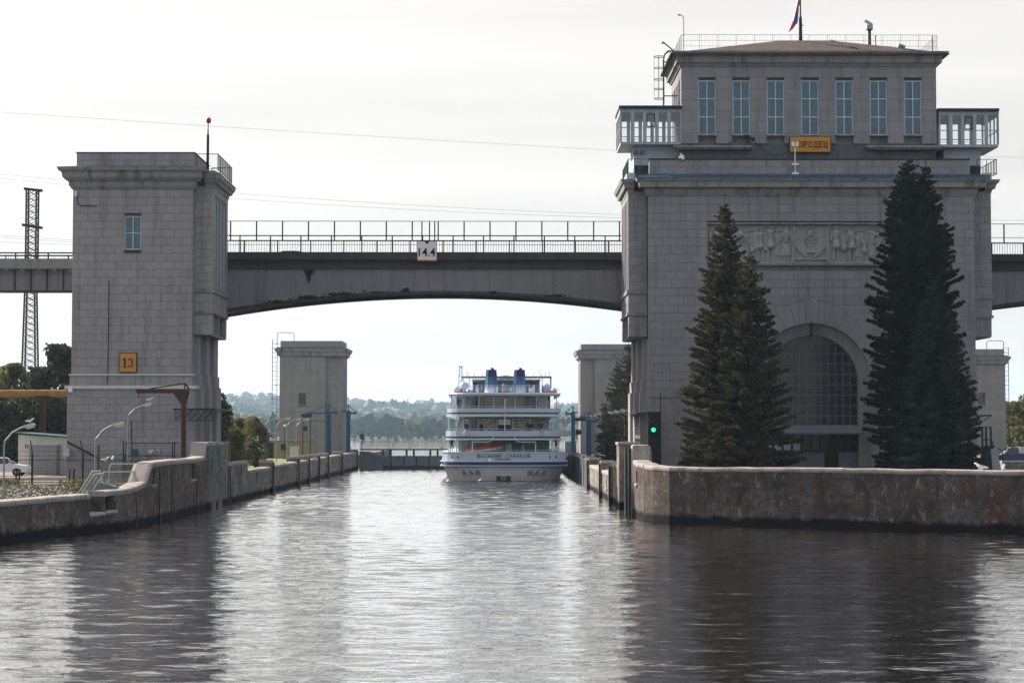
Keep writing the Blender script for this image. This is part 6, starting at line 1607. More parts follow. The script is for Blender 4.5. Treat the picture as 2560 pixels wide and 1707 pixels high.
# ================================================================== trees
def quads_from(C, A, B):
    """numpy: centres C and half axes A, B -> rhombus quads"""
    n = len(C); V = np.empty((n, 4, 3)); V[:, 0] = C - A; V[:, 1] = C - B; V[:, 2] = C + A; V[:, 3] = C + B
    return V.reshape(-1, 3), np.arange(n * 4).reshape(n, 4)

def spruce(label, x, y, z0, H, Rb, seed, mat, grp=None, dens=1.0, base=.03, lean=0.0, pw=.85, waist=0.0, spire=0.0):
    rg = np.random.default_rng(seed)
    T = thing('spruce_tree', label, 'tree', (x, y, z0), grp)
    m = MB(); m.tube([(x, y, z0 - .2), (x + lean * .3, y, z0 + H * .4), (x + lean * .8, y, z0 + H * .8), (x + lean, y, z0 + H)], .24, 8, r1=.03); m.build('trunk', M['bark'], T)
    C, A, B = [], [], []
    h = H * base; lvl = 0
    while h < H * .985:
        t = h / H; rad = Rb * (((1 - t) ** pw) if not spire else (1 - math.exp(-(1 - t) / spire))) * (1 - waist * math.sin(PI * min(1, t * 1.6)) * .5) * min(1, .72 + 1.6 * t) + .07
        nb = int(max(5, (7 + 4 * (1 - t)) * dens))
        a0 = rg.uniform(0, 6.28)
        for k in range(nb):
            az_ = a0 + 2 * PI * k / nb + rg.normal(0, .16)
            Lb = rad * (.93 + rg.normal(0, .10) + .22 * mnoise.noise(Vector((math.cos(az_) * 1.3 + seed * 7.1, math.sin(az_) * 1.3, h * .42)))) * (1.13 if rg.random() < .12 else 1)
            up = .50 * t - .16 + rg.normal(0, .07)
            d = np.array([math.cos(az_), math.sin(az_), 0]); sdir = np.array([-d[1], d[0], 0])
            hz = h + rg.normal(0, .14)
            ns = int(max(4, Lb / .15 * dens))
            for i in range(ns):
                q = (i + rg.random() * .6 + .3) / ns
                if q < .2 and Lb > 1.6 and rg.random() < .5: continue
                p = d * (Lb * q) + np.array([lean * t, 0, hz + Lb * (up * q - .42 * q * q + .62 * max(0, q - .5) ** 1.2 * 1.6)])
                for s in (-1, 1, 0):
                    tl = (.34 + .26 * (1 - q) * min(1.0, Lb / 2.2)) * (.38 + .62 * min(1, Lb / 1.6)) * rg.uniform(.75, 1.2)
                    if s == 0: td = d * .9 + np.array([0, 0, .12 + rg.normal(0, .1)]); tl *= .55
                    else: td = sdir * s * .9 + d * .55 + np.array([0, 0, -.34 + rg.normal(0, .2)])
                    td /= np.linalg.norm(td)
                    c = p + td * tl * .6
                    w_ = np.cross(td, [0, 0, 1.0]); w_ /= (np.linalg.norm(w_) + 1e-6)
                    v_ = np.cross(w_, td)
                    wd = rg.uniform(.07, .12) * (1.2 if Lb > 2 else .6 + .25 * Lb)
                    C.append(c); A.append(td * tl * .62); B.append(w_ * wd + v_ * rg.normal(0, .015))
                    C.append(c - np.array([0, 0, .04])); A.append(td * tl * .55); B.append(v_ * wd * 1.1 + w_ * rg.normal(0, .02))
        h += (.44 + .26 * (1 - t)) / (dens ** .5); lvl += 1
    for k in range(16):                                  # leader
        q = H * .96 + (H * .04 + .5) * k / 16; a = rg.uniform(0, 6.28)
        td = np.array([math.cos(a) * .35, math.sin(a) * .35, .8]); C.append(np.array([lean, 0, q])); A.append(td * (.24 - .008 * k)); B.append(np.array([-td[1], td[0], 0]) * .1)
    C = np.array(C) + np.array([x, y, z0]); V, Fq = quads_from(C, np.array(A), np.array(B))
    raw_mesh('crown', V, Fq, mat, T)
    return T

def leafy(name, label, x, y, z0, H, W, seed, mat, n=5000, leaf=.16, grp=None, crown0=.2, lumps=16, col=1.0, trunk=.14, tall=False):
    rg = np.random.default_rng(seed)
    T = thing(name, label, 'tree' if H > 3 else 'bush', (x, y, z0), grp)
    m = MB(); m.tube([(x, y, z0 - .2), (x + .1, y, z0 + H * .4), (x, y, z0 + H * .85)], trunk, 7, r1=trunk * .25)
    for k in range(6):
        a = rg.uniform(0, 6.28); hz = H * rg.uniform(.3, .7)
        m.tube([(x, y, z0 + hz), (x + math.cos(a) * W * .25, y + math.sin(a) * W * .25, z0 + hz + H * .14), (x + math.cos(a) * W * .4, y + math.sin(a) * W * .4, z0 + hz + H * .2)], trunk * .45, 5, r1=trunk * .12)
    m.build('trunk', M['bark'], T)
    P = []
    cs, rs = [], []
    for k in range(lumps):
        t = (k + .5) / lumps; zz_ = crown0 + (1 - crown0) * t
        prof = math.sin(PI * min(1, max(.05, (zz_ - crown0 * .5) / (1.02 - crown0 * .5))) ** (1.0)) ** .6
        a = rg.uniform(0, 6.28); rr_ = W * .5 * prof * rg.uniform(.3, .75)
        cs.append([math.cos(a) * rr_, math.sin(a) * rr_, zz_ * H]); rs.append(W * rg.uniform(.13, .24) * (.6 + .6 * prof))
    cs, rs = np.array(cs), np.array(rs)
    k = rg.integers(0, lumps, n); d = rg.normal(size=(n, 3)); d /= np.linalg.norm(d, axis=1)[:, None]
    r_ = rs[k] * rg.uniform(.35, 1.08, n) ** .6
    P = cs[k] + d * r_[:, None] * np.array([1, 1, 1.0 if not tall else 1.3])
    P = P[(P[:, 2] > crown0 * H * .3) & (P[:, 2] < H * 1.03)]
    n = len(P)
    a = rg.normal(size=(n, 3)); a /= np.linalg.norm(a, axis=1)[:, None]; b = np.cross(a, rg.normal(size=(n, 3))); b /= np.linalg.norm(b, axis=1)[:, None]
    s = leaf * rg.uniform(.6, 1.3, n)[:, None]
    V, Fq = quads_from(P + np.array([x, y, z0]), a * s, b * s * .6)
    raw_mesh('crown', V, Fq, mat, T)
    return T

def spr(u, vt, Y, zb):                                # x and height from the photo
    p = at(u, vt, Y); return p.x, p.z - zb
x, H = spr(1812, 500, 149, GR); spruce('tall brown tipped spruce at the left of the arched hall window', x, 149, GR, H, 4.5, 11, M['spruce'], dens=1.15, pw=.80, waist=.15)
x, H = spr(1876, 632, 146.0, GR); spruce('shorter spruce leaning against the tall brown tipped spruce', x, 146.0, GR, H, 4.1, 12, M['spruce'], dens=1.1, lean=-.1, pw=.75)
x, H = spr(2272, 388, 149.5, GR); spruce('tallest dark spruce at the right of the arched hall window', x, 149.5, GR, H, 3.5, 13, M['spruce_shaded'], dens=1.25, lean=-.1, spire=.30)
x, H = spr(2306, 404, 151, GR); spruce('dark spruce standing right behind the tallest spruce', x, 151, GR, H, 3.2, 14, M['spruce_shaded'], dens=1.2, lean=.25, spire=.30)
x, H = spr(2330, 705, 146, GR); spruce('low blue green spruce in front of the tallest spruce', x, 146, GR, H, 3.7, 15, M['spruce_teal'], dens=1.1, pw=.7)
x, H = spr(2374, 770, 147.5, GR); spruce('low olive spruce at the right foot of the tallest spruce', x, 147.5, GR, H, 2.9, 25, M['spruce'], dens=.9, pw=.7)
for k, (u, v, Y, r_, lb) in enumerate(((1572, 856, 232, 3.4, 'spruce beyond the lock side of the control building, the tallest of three'), (1543, 905, 238, 3.0, 'spruce at the left of the group beyond the control building'), (1592, 892, 226, 2.8, 'spruce half hidden behind the corner of the control building'))):
    x, H = spr(u, v, Y, GR); spruce(lb, x, Y, GR, H, r_, 16 + k, M['spruce'], dens=.95, pw=.75)
leafy('bushy_tree', 'low bushy tree at the foot of the spruces beyond the control building', at(1530, 1000, 236).x, 236, GR, 6.2, 4.2, 31, M['leaf_dark'], 3000, .2)
# trees behind the left tower
for k, (u, vt, Y, W, n, mt, lb) in enumerate((
        (140, 868, 224, 6.5, 8000, 'leaf_dark', 'dark pine behind the left stone tower, tallest at the left edge'),
        (185, 880, 232, 6, 6000, 'leaf_dark', 'dark pine half hidden by the left stone tower'),
        (95, 925, 226, 5.5, 6000, 'leaf_dark', 'dark tree in front of the lattice pylon foot'),
        (40, 915, 240, 6.5, 6500, 'leaf', 'yellow green tree left of the lattice pylon'),
        (-25, 955, 236, 6, 5000, 'leaf', 'leafy tree cut by the left edge of the photo above the ochre pipe'),
        (60, 1000, 214, 7, 7000, 'leaf_dark', 'dark shrubby tree below the ochre pipe by the white shed'),
        (130, 990, 212, 7, 7000, 'leaf_dark', 'dark shrubby tree below the ochre pipe next to the left tower'),
        (0, 1010, 210, 7, 6000, 'leaf_dark', 'dark shrubby tree behind the parked white car'))):
    x, H = spr(u, vt, Y, GL); leafy('leafy_tree', lb, x, Y, GL, H, W, 40 + k, M[mt], n, .24, None, .12, 26)
x, H = spr(537, 985, 190, GL); leafy('pine_tree', 'dark pine peeping out behind the lock side of the left stone tower', x, 190, GL, H, 3.4, 55, M['leaf_dark'], 4000, .18)
for k, (u, vt, W, Y, lb) in enumerate(((565, 1050, 3.0, 198, 'leafy bush nearest the left tower on the left lock bank'), (600, 1048, 3.2, 203, 'middle leafy bush on the left lock bank'), (640, 1046, 3.6, 200, 'broadest leafy bush on the left lock bank with autumn tint'), (583, 1075, 3.2, 196, 'low leafy bush in front of the other bushes on the left lock bank'))):
    x, H = spr(u, vt, Y, GL); leafy('leafy_bush', lb, x, Y, GL, H, W, 60 + k, M['leaf'], 3800, .13, None, .08, 20, trunk=.07)
for k, (u, vt, W, Y, lb) in enumerate(((2545, 1008, 9, 338, 'tall olive tree at the far right edge behind the last tower'), (2585, 990, 10, 345, 'big olive tree cut by the right edge of the photo'), (2520, 1045, 6, 330, 'lower green tree beside the far right lock tower'), (2560, 1070, 7, 322, 'green tree behind the navy pickup'))):
    x, H = spr(u, vt, Y, GR); leafy('leafy_tree', lb, x, Y, GR, H, W, 70 + k, M['leaf'], 6000, .36, None, .05, 26)

# ================================================================== left yard
def lamp(label, bx, by, bz, hz, arm, lift, grp=None, copy=None):
    T = thing('street_lamp', label, 'street lamp', (bx, by, bz), grp)
    s = 1 if arm > 0 else -1; h = hz - lift
    m = MB(); m.tube([(bx, by, bz - .3), (bx, by, h - .45), (bx + s * .06, by, h - .2), (bx + s * .25, by, h), (bx + arm * .45, by, h + lift * .45), (bx + arm, by, hz)], .055, 8); m.build('pole', M['grey_metal'], T)
    m = MB(); L = .72 * s; m.prism([(bx + arm - .05 * s, hz - .02), (bx + arm + .1 * s, hz + .11), (bx + arm + L * .8, hz + .24), (bx + arm + L, hz + .2), (bx + arm + L, hz + .1), (bx + arm, hz - .04)], 'y', by - .14, by + .14); m.build('lamp_head', M['off_white'], T)
    m = MB(); m.prism([(bx + arm + .18 * s, hz - .01), (bx + arm + L * .95, hz + .085), (bx + arm + L * .92, hz - .01), (bx + arm + .3 * s, hz - .1)], 'y', by - .11, by + .11); m.build('lamp_glass', M['lamp_glass'], T)
    return T
q = at(11, 1060, 112); lamp('grey street lamp with a gull on it at the left edge of the photo', q.x, 112, GL, at(0, 1068, 112).z, 1.0, .55)
gull('gull perched on the lamp at the left edge of the photo', tuple(at(74, 1056, 112)), .4, .85)
q = at(239, 1060, 119); lamp('grey street lamp rising behind the steel barriers on the left quay', q.x, 119, GL, at(0, 1064, 119).z, .95, .55)
q = at(321, 1000, 151); lamp('taller grey street lamp with a gull in front of the left stone tower', q.x, 151, GL, at(0, 1014, 151).z, 1.05, .5)
gull('gull perched on the taller lamp in front of the left stone tower', tuple(at(374, 1002, 151)), .2, .9)
# rows of lamps along both lock banks: one built, the rest copied
T0 = lamp('street lamp in the row along the left lock bank beyond the stone tower', -27.0, 195.6, GL, 7.15, 1.0, .5, 'street lamps along the left lock bank')
ORD = ['nearest', 'second', 'third', 'fourth', 'fifth', 'sixth', 'seventh', 'eighth', 'farthest']
T0['label'] = 'street lamp nearest the stone tower in the left bank row above the bushes'
for k in range(1, 7): c = copy_tree(T0); c.location = (-27.0, 195.6 + 11.9 * k, GL); c['label'] = ('street lamp ' + ORD[k] + ' from the stone tower in the left bank row') if k < 6 else 'farthest street lamp in the left bank row by the blue jib crane'
T1 = lamp('street lamp in the row along the right lock bank behind the sunlit wall', 14.4, 192, GR, 7.7, -1.15, .4, 'street lamps along the right lock bank')
T1['label'] = 'street lamp nearest the control building in the right bank row'
for k in range(1, 9): c = copy_tree(T1); c.location = (14.4 - .02 * k, 192 + 11.2 * k, GR); c['label'] = ('street lamp ' + ORD[k] + ' from the control building in the right bank row') if k < 8 else 'farthest street lamp in the right bank row by the far tower'

# wire fence with dark posts
FN = thing('wire_fence', 'dark wire mesh fence with leaning posts across the left yard', 'fence', (-33, 139, GL))
def fpost(u, vt, vb, Y, lean=0): 
    p, q = at(u, vb, Y), at(u + lean, vt, Y); m = MB(); m.bar((p.x, Y, GL - .2), (p.x, Y, q.z - .9), .12); m.bar((p.x, Y, q.z - .92), (q.x, Y, q.z), .06); m.build('post', M['dark_metal'], FN)
for u, vt, ln in ((-40, 1104, -4), (80, 1100, -4), (207, 1100, -6), (312, 1103, 5)): fpost(u, vt, 1205, 139, ln)
m = MB(); xa, xb_ = ax(-60, 139, 1150), ax(312, 139, 1150)
for z in (GL + .15, GL + 1.7): m.bar((xa, 139, z), (xb_, 139, z), .05)
m.build('rail', M['dark_metal'], FN)
m = MB()
for x in np.arange(xa, xb_, .16): m.bar((x, 139.03, GL + .15), (x, 139.03, GL + 1.7), .007)
for z in np.arange(GL + .3, GL + 1.7, .2): m.bar((xa, 139.03, z), (xb_, 139.03, z), .007)
for dz in (2.0, 2.3): m.tube(sag((xa, 138.9, GL + dz), (xb_, 138.9, GL + dz + .05), .05), .012, 4)
tag(m.build('wire_mesh', M['dark_metal'], FN), kind='stuff')
for u in (38, 46, 172, 182): m = MB(); p = at(u, 1200, 139.5); m.bar((p.x, 139.6, GL - .1), (p.x + .08, 139.6, GL + 1.05), .09); m.build('stake', M['dark_metal'], FN)
F2 = thing('tower_fence', 'dark railings with long bars in front of the left stone tower foot', 'fence', (at(390, 1150, 155).x, 155, GL))
m = MB(); xa, xb_ = at(322, 1, 155).x, at(455, 1, 155).x
for v in (1107, 1139): m.bar((xa, 155, az(v, 155)), (xb_, 155, az(v, 155)), .07)
m.build('rail', M['dark_metal'], F2)
for u, v in ((308, 1100), (431, 1105), (436, 1103), (332, 1050), (371, 1138)): m = MB(); p = at(u, 1150, 155); m.bar((p.x, 155, GL - .1), (p.x - (.15 if u == 332 else 0), 155, az(v, 155)), .085); m.build('post', M['dark_metal'], F2)
for (u0, u1, v0, v1, mt, lb) in ((340, 353, 1122, 1138, 'crane_blue', 'small blue box on the left stone tower foot'), (381, 393, 1124, 1133, 'off_white', 'plain white plate on the left stone tower foot'), (399, 407, 1123, 1133, 'off_white', 'small notice plate with a dark mark on the left stone tower foot')):
    m = MB(); m.box(at(u0, 1, 159.5).x, at(u1, 1, 159.5).x, 159.55, 159.73, az(v1, 159.6), az(v0, 159.6)); o = m.build('wall_plate' if mt != 'crane_blue' else 'blue_box', M[mt]); tag(o, lb, 'plate' if mt != 'crane_blue' else 'box')
    if u0 == 399: m = MB(); m.box(at(401, 1, 159.5).x, at(405, 1, 159.5).x, 159.53, 159.549, az(1131, 159.6), az(1125, 159.6)); m.build('mark', M['green_metal'], o)
m = MB(); m.box(at(170, 1, 159.4).x, at(185, 1, 159.4).x, 159.3, 159.7, az(1141, 159.6), az(1122, 159.6)); tag(m.build('meter_box', M['off_white']), 'pale meter box at the left foot of the left stone tower', 'box')
m = MB(); m.bar(tuple(at(168, 1104, 159)), tuple(at(258, 1152, 159)), .16); tag(m.build('sloping_duct', M['dark_metal']), 'grey sloping duct against the foot of the left stone tower', 'duct')
m = MB(); p = at(246, 1150, 150); m.box(p.x - .08, p.x + .08, 149.9, 150.1, GL, az(1112, 150)); tag(m.build('timber_post', M['wood']), 'brown timber post behind the street lamp at the tower foot', 'post')

# shed, pipe bridge
SHD = thing('shed', 'white shed with a mono pitch roof and grey garage door beside the left stone tower', 'shed', (at(110, 1150, 170).x, 172, GL))
xa, xb_, xc2 = at(58, 1, 170).x, at(172, 1, 170).x, at(95, 1, 170).x
m = MB(); m.prism([(xa, GL - .2), (xb_ + 1, GL - .2), (xb_ + 1, az(1095, 170)), (xa, az(1086, 170))], 'y', 170, 176); m.build('wall', M['off_white'], SHD)
m = MB(); m.prism([(xa - .3, az(1083, 170)), (xb_ + 1, az(1095, 170)), (xb_ + 1, az(1092, 170)), (xa - .3, az(1080, 170))], 'y', 169.6, 176.3); m.build('roof', M['green_metal'], SHD)
m = MB(); m.box(xc2, at(155, 1, 169).x, 168.6, 169.99, GL, az(1112, 169)); m.build('garage_box', M['grey_metal'], SHD)
m = MB(); m.box(xc2 - .08, at(156, 1, 169).x + .06, 168.5, 169.98, az(1112, 169) + .003, az(1110, 169)); m.build('garage_roof', M['off_white'], SHD)
m = MB(); p = at(66, 1115, 169.9); m.ring((p.x, 169.97, p.z), .12, .03); m.build('vent', M['dark_metal'], SHD)
PB = thing('pipe_bridge', 'ochre lagged pipe carried on a rusty post at the left edge', 'pipe', (at(80, 980, 182).x, 182, GL))
m = MB(); pts = [(at(u, 981, 182).x, 182 + .02 * math.sin(u), az(983.5 + 1.0 * math.sin(u * .3), 182)) for u in range(-520, 178, 12)]; m.tube(pts, .33, 12); m.build('pipe', M['pipe'], PB, True)
p = at(107, 1000, 182); m = MB(); m.box(p.x - .24, p.x + .24, 181.8, 182.2, GL - .2, az(995, 182) - .0); m.build('post', M['maroon'], PB)
m = MB(); m.box(p.x - .7, p.x + .7, 181.7, 182.3, az(995, 182), az(991, 182)); m.build('saddle', M['dark_metal'], PB)

# gantry crane in maroon
CR_ = thing('jib_crane', 'maroon jib crane with a long arm in front of the left stone tower', 'crane', (at(460, 1150, 152).x, 152, GL))
p = at(460, 1000, 152); zj0, zj1 = az(983, 152), az(972, 152); xj0 = at(350, 1, 152).x; xj1 = at(480, 1, 152).x
m = MB(); m.box(p.x - .17, p.x + .17, 151.8, 152.2, GL - .3, zj0); m.build('column', M['maroon'], CR_)
m = MB(); m.box(xj0, xj1, 151.85, 152.15, zj0 + .003, zj1); m.build('arm', M['maroon'], CR_)
m = MB(); m.prism([(at(441, 1, 152).x, zj0), (at(480, 1, 152).x, zj0), (p.x + .17, az(1012, 152)), (p.x - .17, az(1012, 152))], 'y', 151.9, 152.1); m.build('gusset', M['maroon'], CR_)
m = MB(); m.bar((at(382, 1, 152).x, 152, zj1), (p.x + .05, 152, az(958, 152)), .09); m.bar((p.x + .05, 152, az(958, 152)), (xj1, 152, zj1), .12); m.bar((p.x + .05, 152, zj1), (p.x + .05, 152, az(958, 152)), .09); m.build('stay', M['dark_metal'], CR_)
m = MB(); m.bar((at(354, 1, 152).x, 152, zj0), (at(354, 1, 152).x, 152, zj0 - .25), .05); m.ball((at(354, 1, 152).x, 152, zj0 - .28), .08); m.build('hook', M['dark_metal'], CR_)
# iron walkway bracket round the lock side of the tower
WK = thing('iron_gallery', 'thin iron service walkway round the lock side of the left stone tower', 'walkway', (at(490, 1023, 158.5).x, 158.5, az(1023, 158.5)))
xa, xb_ = at(442, 1, 158.5).x, at(548, 1, 158.5).x; zk = az(1023, 158.5)
m = MB(); m.box(xa, xb_, 158, 159.5, zk - .05, zk + .08); m.box(xb_ - 1.2, xb_, 159.5, 168, zk - .05, zk + .08); m.build('deck', M['dark_metal'], WK)
m = MB(); zk2 = az(1051, 158.5)
for x in np.linspace(xa + 1, xb_ - .2, 5): m.bar((x, 158.3, zk), (x - .9, 158.9, zk2), .05)
m.bar((xa + 1.2, 158.6, zk2), (xb_ - .3, 158.6, zk2), .06); m.bar((xa + .2, 158.3, zk), (xa + .2, 158.3, zk2), .06); m.build('bracket', M['dark_metal'], WK)

# crowd barriers stacked on the quay
def barrier(label, p, q, tilt, z0, grp=None, H=1.1):
    T = thing('crowd_barrier', label, 'barrier', (p[0], p[1], z0), grp)
    P, Q = Vector((p[0], p[1], z0)), Vector((q[0], q[1], z0)); up = Vector((tilt[0], tilt[1], H)); d = (Q - P)
    m = MB(); f = lambda a, b: P + d * a + up * b
    m.tube([f(0, 0), f(0, .85), f(.05, 1), f(.95, 1), f(1, .85), f(1, 0)], .035, 6); m.tube([f(0, .18), f(1, .18)], .03, 6); m.build('frame', M['off_white'], T)
    m = MB(); n = int(d.length / .14)
    for i in range(1, n): m.bar(f(i / n, .18), f(i / n, 1), .022)
    tag(m.build('bars', M['grey_metal'], T), kind='stuff')
YQ = 116
xb0, xb1 = at(240, 1, YQ).x, at(308, 1, YQ).x
barrier('steel crowd barrier standing at the back of the stack on the left quay', (xb0, 121), (xb1 + .4, 122.4), (.05, .1), GL + .25, 'crowd barriers on the left quay', 1.45)
barrier('steel crowd barrier in the middle of the stack on the left quay', (xb0, 119), (xb1 + .3, 120.5), (.0, .1), GL, 'crowd barriers on the left quay', 1.25)
barrier('steel crowd barrier tipped sideways at the left of the stack', (at(205, 1, YQ).x, YQ), (at(213, 1, YQ).x, YQ + 1.6), (.85, 0), GL, 'crowd barriers on the left quay', 1.35)
barrier('steel crowd barrier leaning next to the tipped one on the left quay', (at(217, 1, YQ).x, YQ - .5), (at(226, 1, YQ).x, YQ + 1.2), (.8, 0), GL, 'crowd barriers on the left quay', 1.2)
for k, (u, v) in enumerate(((262, 1152), (281, 1150))): gull(('left of two gulls resting on the crowd barriers', 'right of two gulls resting on the crowd barriers')[k], tuple(at(u, v + 1, 121.6)), .6 + k, 1.0, False, 'gulls on the crowd barriers')
SP = thing('scrap_heap', 'heap of rusty boards and a bent grey sheet behind the notch in the left quay', 'scrap', (at(290, 1200, 118).x, 118, GL))
rs_ = random.Random(4)
for k in range(9):
    p = at(270 + rs_.uniform(-10, 45), 1, 123); a = rs_.uniform(-.4, .4); L = rs_.uniform(1.0, 2.4)
    m = MB(); m.bar((p.x - L / 2, 123 + rs_.uniform(-.5, .5), GL + .1 + k * .03), (p.x + L / 2, 123 + a, GL + .15 + k * .05 + rs_.uniform(0, .3)), .22, .05); m.build('board', M['wood'] if k % 3 else M['red_cover'], SP)
m = MB(); p = at(268, 1, 115.5); m.prism([(p.x - .6, GL), (p.x + 1.2, GL), (p.x + .7, GL + .5), (p.x - .2, GL + .75)], 'y', 115.2, 116.4); m.build('bent_sheet', M['gate'], SP)
dk = thing('dark_shrub', 'dry dark shrub and nets against the railings by the left stone tower', 'bush', (at(350, 1, 150).x, 150, GL))
rg = np.random.default_rng(9); n = 1500; P = rg.normal(size=(n, 3)) * np.array([.85, .5, .5]) + np.array([at(352, 1, 150).x, 150, GL + .9]); a = rg.normal(size=(n, 3)); b = rg.normal(size=(n, 3)); V, Fq = quads_from(P, a * .07, b * .02); raw_mesh('twigs', V, Fq, M['leaf_dark'], dk)
def tufts(name, region, n, size, mat, z, seed):
    rg = np.random.default_rng(seed); C, A, B = [], [], []
    x0, x1, y0, y1 = region
    cl = rg.uniform(size=(max(3, n // 60), 2)) * [x1 - x0, y1 - y0] + [x0, y0]
    for i in range(n):
        c = cl[rg.integers(len(cl))] + rg.normal(size=2) * [.7, .5]
        h = size * rg.uniform(.4, 1.2); td = np.array([rg.normal(0, .4), rg.normal(0, .4), 1]); C.append([c[0], c[1], z + h * .5]); A.append(td * h * .5); B.append(np.array([math.cos(i), math.sin(i), 0]) * size * .12)
    V, Fq = quads_from(np.array(C), np.array(A), np.array(B)); tag(raw_mesh(name, V, Fq, mat), kind='stuff')
tufts('weeds', (-36, -23.5, 112, 138), 1100, .16, M['leaf'], GL, 1)
tufts('weeds', (-40, -26, 100, 112), 300, .16, M['leaf'], GL, 2)
tufts('weeds', (-44, -23, 137.6, 139.6), 900, .42, M['leaf'], GL, 3)
tufts('weeds', (-30, -22.9, 118, 131), 500, .3, M['leaf_dark'], GL, 4)
g2 = MB()
rs_ = random.Random(8)
for k in range(2600):
    x, y = rs_.uniform(-38, -24), rs_.uniform(108, 138); s = rs_.uniform(.03, .09)
    g2.add([(x - s, y - s, GL), (x + s, y - s, GL), (x + s, y + s, GL), (x - s, y + s, GL), (x + rs_.uniform(-.5, .5) * s, y, GL + s)], [(0, 1, 4), (1, 2, 4), (2, 3, 4), (3, 0, 4)])
tag(g2.build('rubble', M['ground']), kind='stuff')

# huts, cabinets, cranes on the lock banks
HT = thing('hut', 'ochre hut with a dark side door at the foot of the far left lock tower', 'hut', (at(735, 1, 274).x, 276, GL))
xa, xb_ = at(690, 1, 274).x, at(782, 1, 274).x
m = MB(); m.box(xa, xb_, 274, 279, GL - .2, az(1103, 274)); m.build('wall', M['yellow_hut'], HT)
m = MB(); m.box(at(672, 1, 274).x, xa - .004, 274.2, 279, GL - .2, az(1105, 274)); m.build('door', M['dark_metal'], HT)
m = MB(); m.box(xa - 1.1, xb_ + .15, 273.8, 279.2, az(1103, 274) + .003, az(1101, 274)); m.build('roof', M['gate'], HT)
m = MB(); m.box(at(708, 1, 274).x, at(720, 1, 274).x, 273.93, 273.997, az(1125, 274), az(1110, 274)); m.build('window', M['dark_metal'], HT)
for (u0, u1, v0, v1, Y, lb) in ((645, 667, 1129, 1150, 240, 'white cabinet with a cap on the grass nearest the bushes'), (730, 750, 1118, 1138, 262, 'white cabinet with a cap in front of the ochre hut'), (632, 641, 1135, 1150, 236, 'small pale cabinet left of the white cabinet by the bushes')):
    T = thing('cabinet', lb, 'cabinet', (at((u0 + u1) / 2, 1, Y).x, Y, GL)); m = MB(); m.box(at(u0, 1, Y).x, at(u1, 1, Y).x, Y, Y + .9, GL, az(v0, Y)); m.build('body', M['off_white'], T)
    m = MB(); m.box(at(u0 - 1.5, 1, Y).x, at(u1 + 1.5, 1, Y).x, Y - .1, Y + 1, az(v0, Y) + .002, az(v0 - 2, Y)); m.build('cap', M['off_white'], T)
m = MB(); p = at(580, 1, 178); m.box(p.x - .1, p.x + .1, 177.9, 178.1, GL, az(1103, 178)); tag(m.build('marker_post', M['wood']), 'ochre marker post on the grass behind the left lock wall', 'post')
def crane(label, u, v0, Y, jib_u, vj, zb, hook=True):
    p = at(u, 1, Y); T = thing('blue_crane', label, 'crane', (p.x, Y, zb)); w = .30
    zt_ = az(v0, Y)
    m = MB(); m.box(p.x - w, p.x + w, Y - .3, Y + .3, zb, zt_); m.build('column', M['crane_blue'], T)
    xj = at(jib_u, 1, Y).x; s = 1 if xj > p.x else -1
    m = MB(); m.box(xj, p.x - s * .2, Y - .15, Y + .15, az(vj + 3.5, Y), az(vj, Y)); m.bar((p.x + s * .1, Y, zt_ + .9), (xj - s * .6, Y, az(vj, Y)), .1); m.bar((p.x, Y, zt_), (p.x, Y, zt_ + .95), .14); m.bar((p.x, Y, zt_ + .9), (p.x - s * 1.1, Y, zt_ - .1), .1); m.box(p.x - s * 1.2, p.x, Y - .2, Y + .2, zt_ - .4, zt_ - .1); m.build('jib', M['crane_blue'], T)
    if hook:
        m = MB(); m.box(xj - .5, xj + .9, Y - .35, Y + .35, az(vj + 12, Y), az(vj + 4, Y)); m.build('hoist_motor', M['dark_metal'], T)
        m = MB(); m.bar((xj, Y, az(vj + 8, Y)), (xj, Y, az(vj + 36, Y)), .05); m.box(xj - .4, xj + .3, Y - .2, Y + .2, az(vj + 46, Y), az(vj + 34, Y)); m.build('hook_block', M['dark_metal'], T)
crane('blue jib crane with a long arm in front of the far left lock tower', 827, 1027, 278, 768, 1031, GL)
crane('blue crane mast standing at the lock edge beside the far left tower', 875, 1028, 292, 858, 1026, GL, False)
crane('blue jib crane in front of the far right lock tower behind the sunlit wall', 1470, 1048, 254, 1446, 1040, GR)
crane('blue crane mast between the ship and the far right lock tower', 1431, 1030, 300, 1442, 1029, GR, False)
lt = thing('lamp_gantry', 'brown timber frame with dark lamps beside the blue jib crane', 'frame', (at(770, 1, 276).x, 276, GL))
for u in (762, 781): m = MB(); p = at(u, 1, 272); m.box(p.x - .09, p.x + .09, 271.9, 272.1, GL, az(1048, 272)); m.build('post', M['wood'], lt)
m = MB(); m.bar(tuple(at(752, 1051, 272)), tuple(at(815, 1053, 272)), .07); m.build('beam', M['dark_metal'], lt)
gp = thing('globe_lamp', 'small lit globe lamp on a thin post by the ochre hut', 'street lamp', (at(712, 1, 262).x, 262, GL))
m = MB(); p = at(712, 1066, 262); m.tube([(p.x, 262, GL), (p.x, 262, p.z)], .05, 6); m.build('post', M['dark_metal'], gp); m = MB(); m.ball((p.x, 262, p.z + .1), .16); m.build('globe', M['white'], gp)
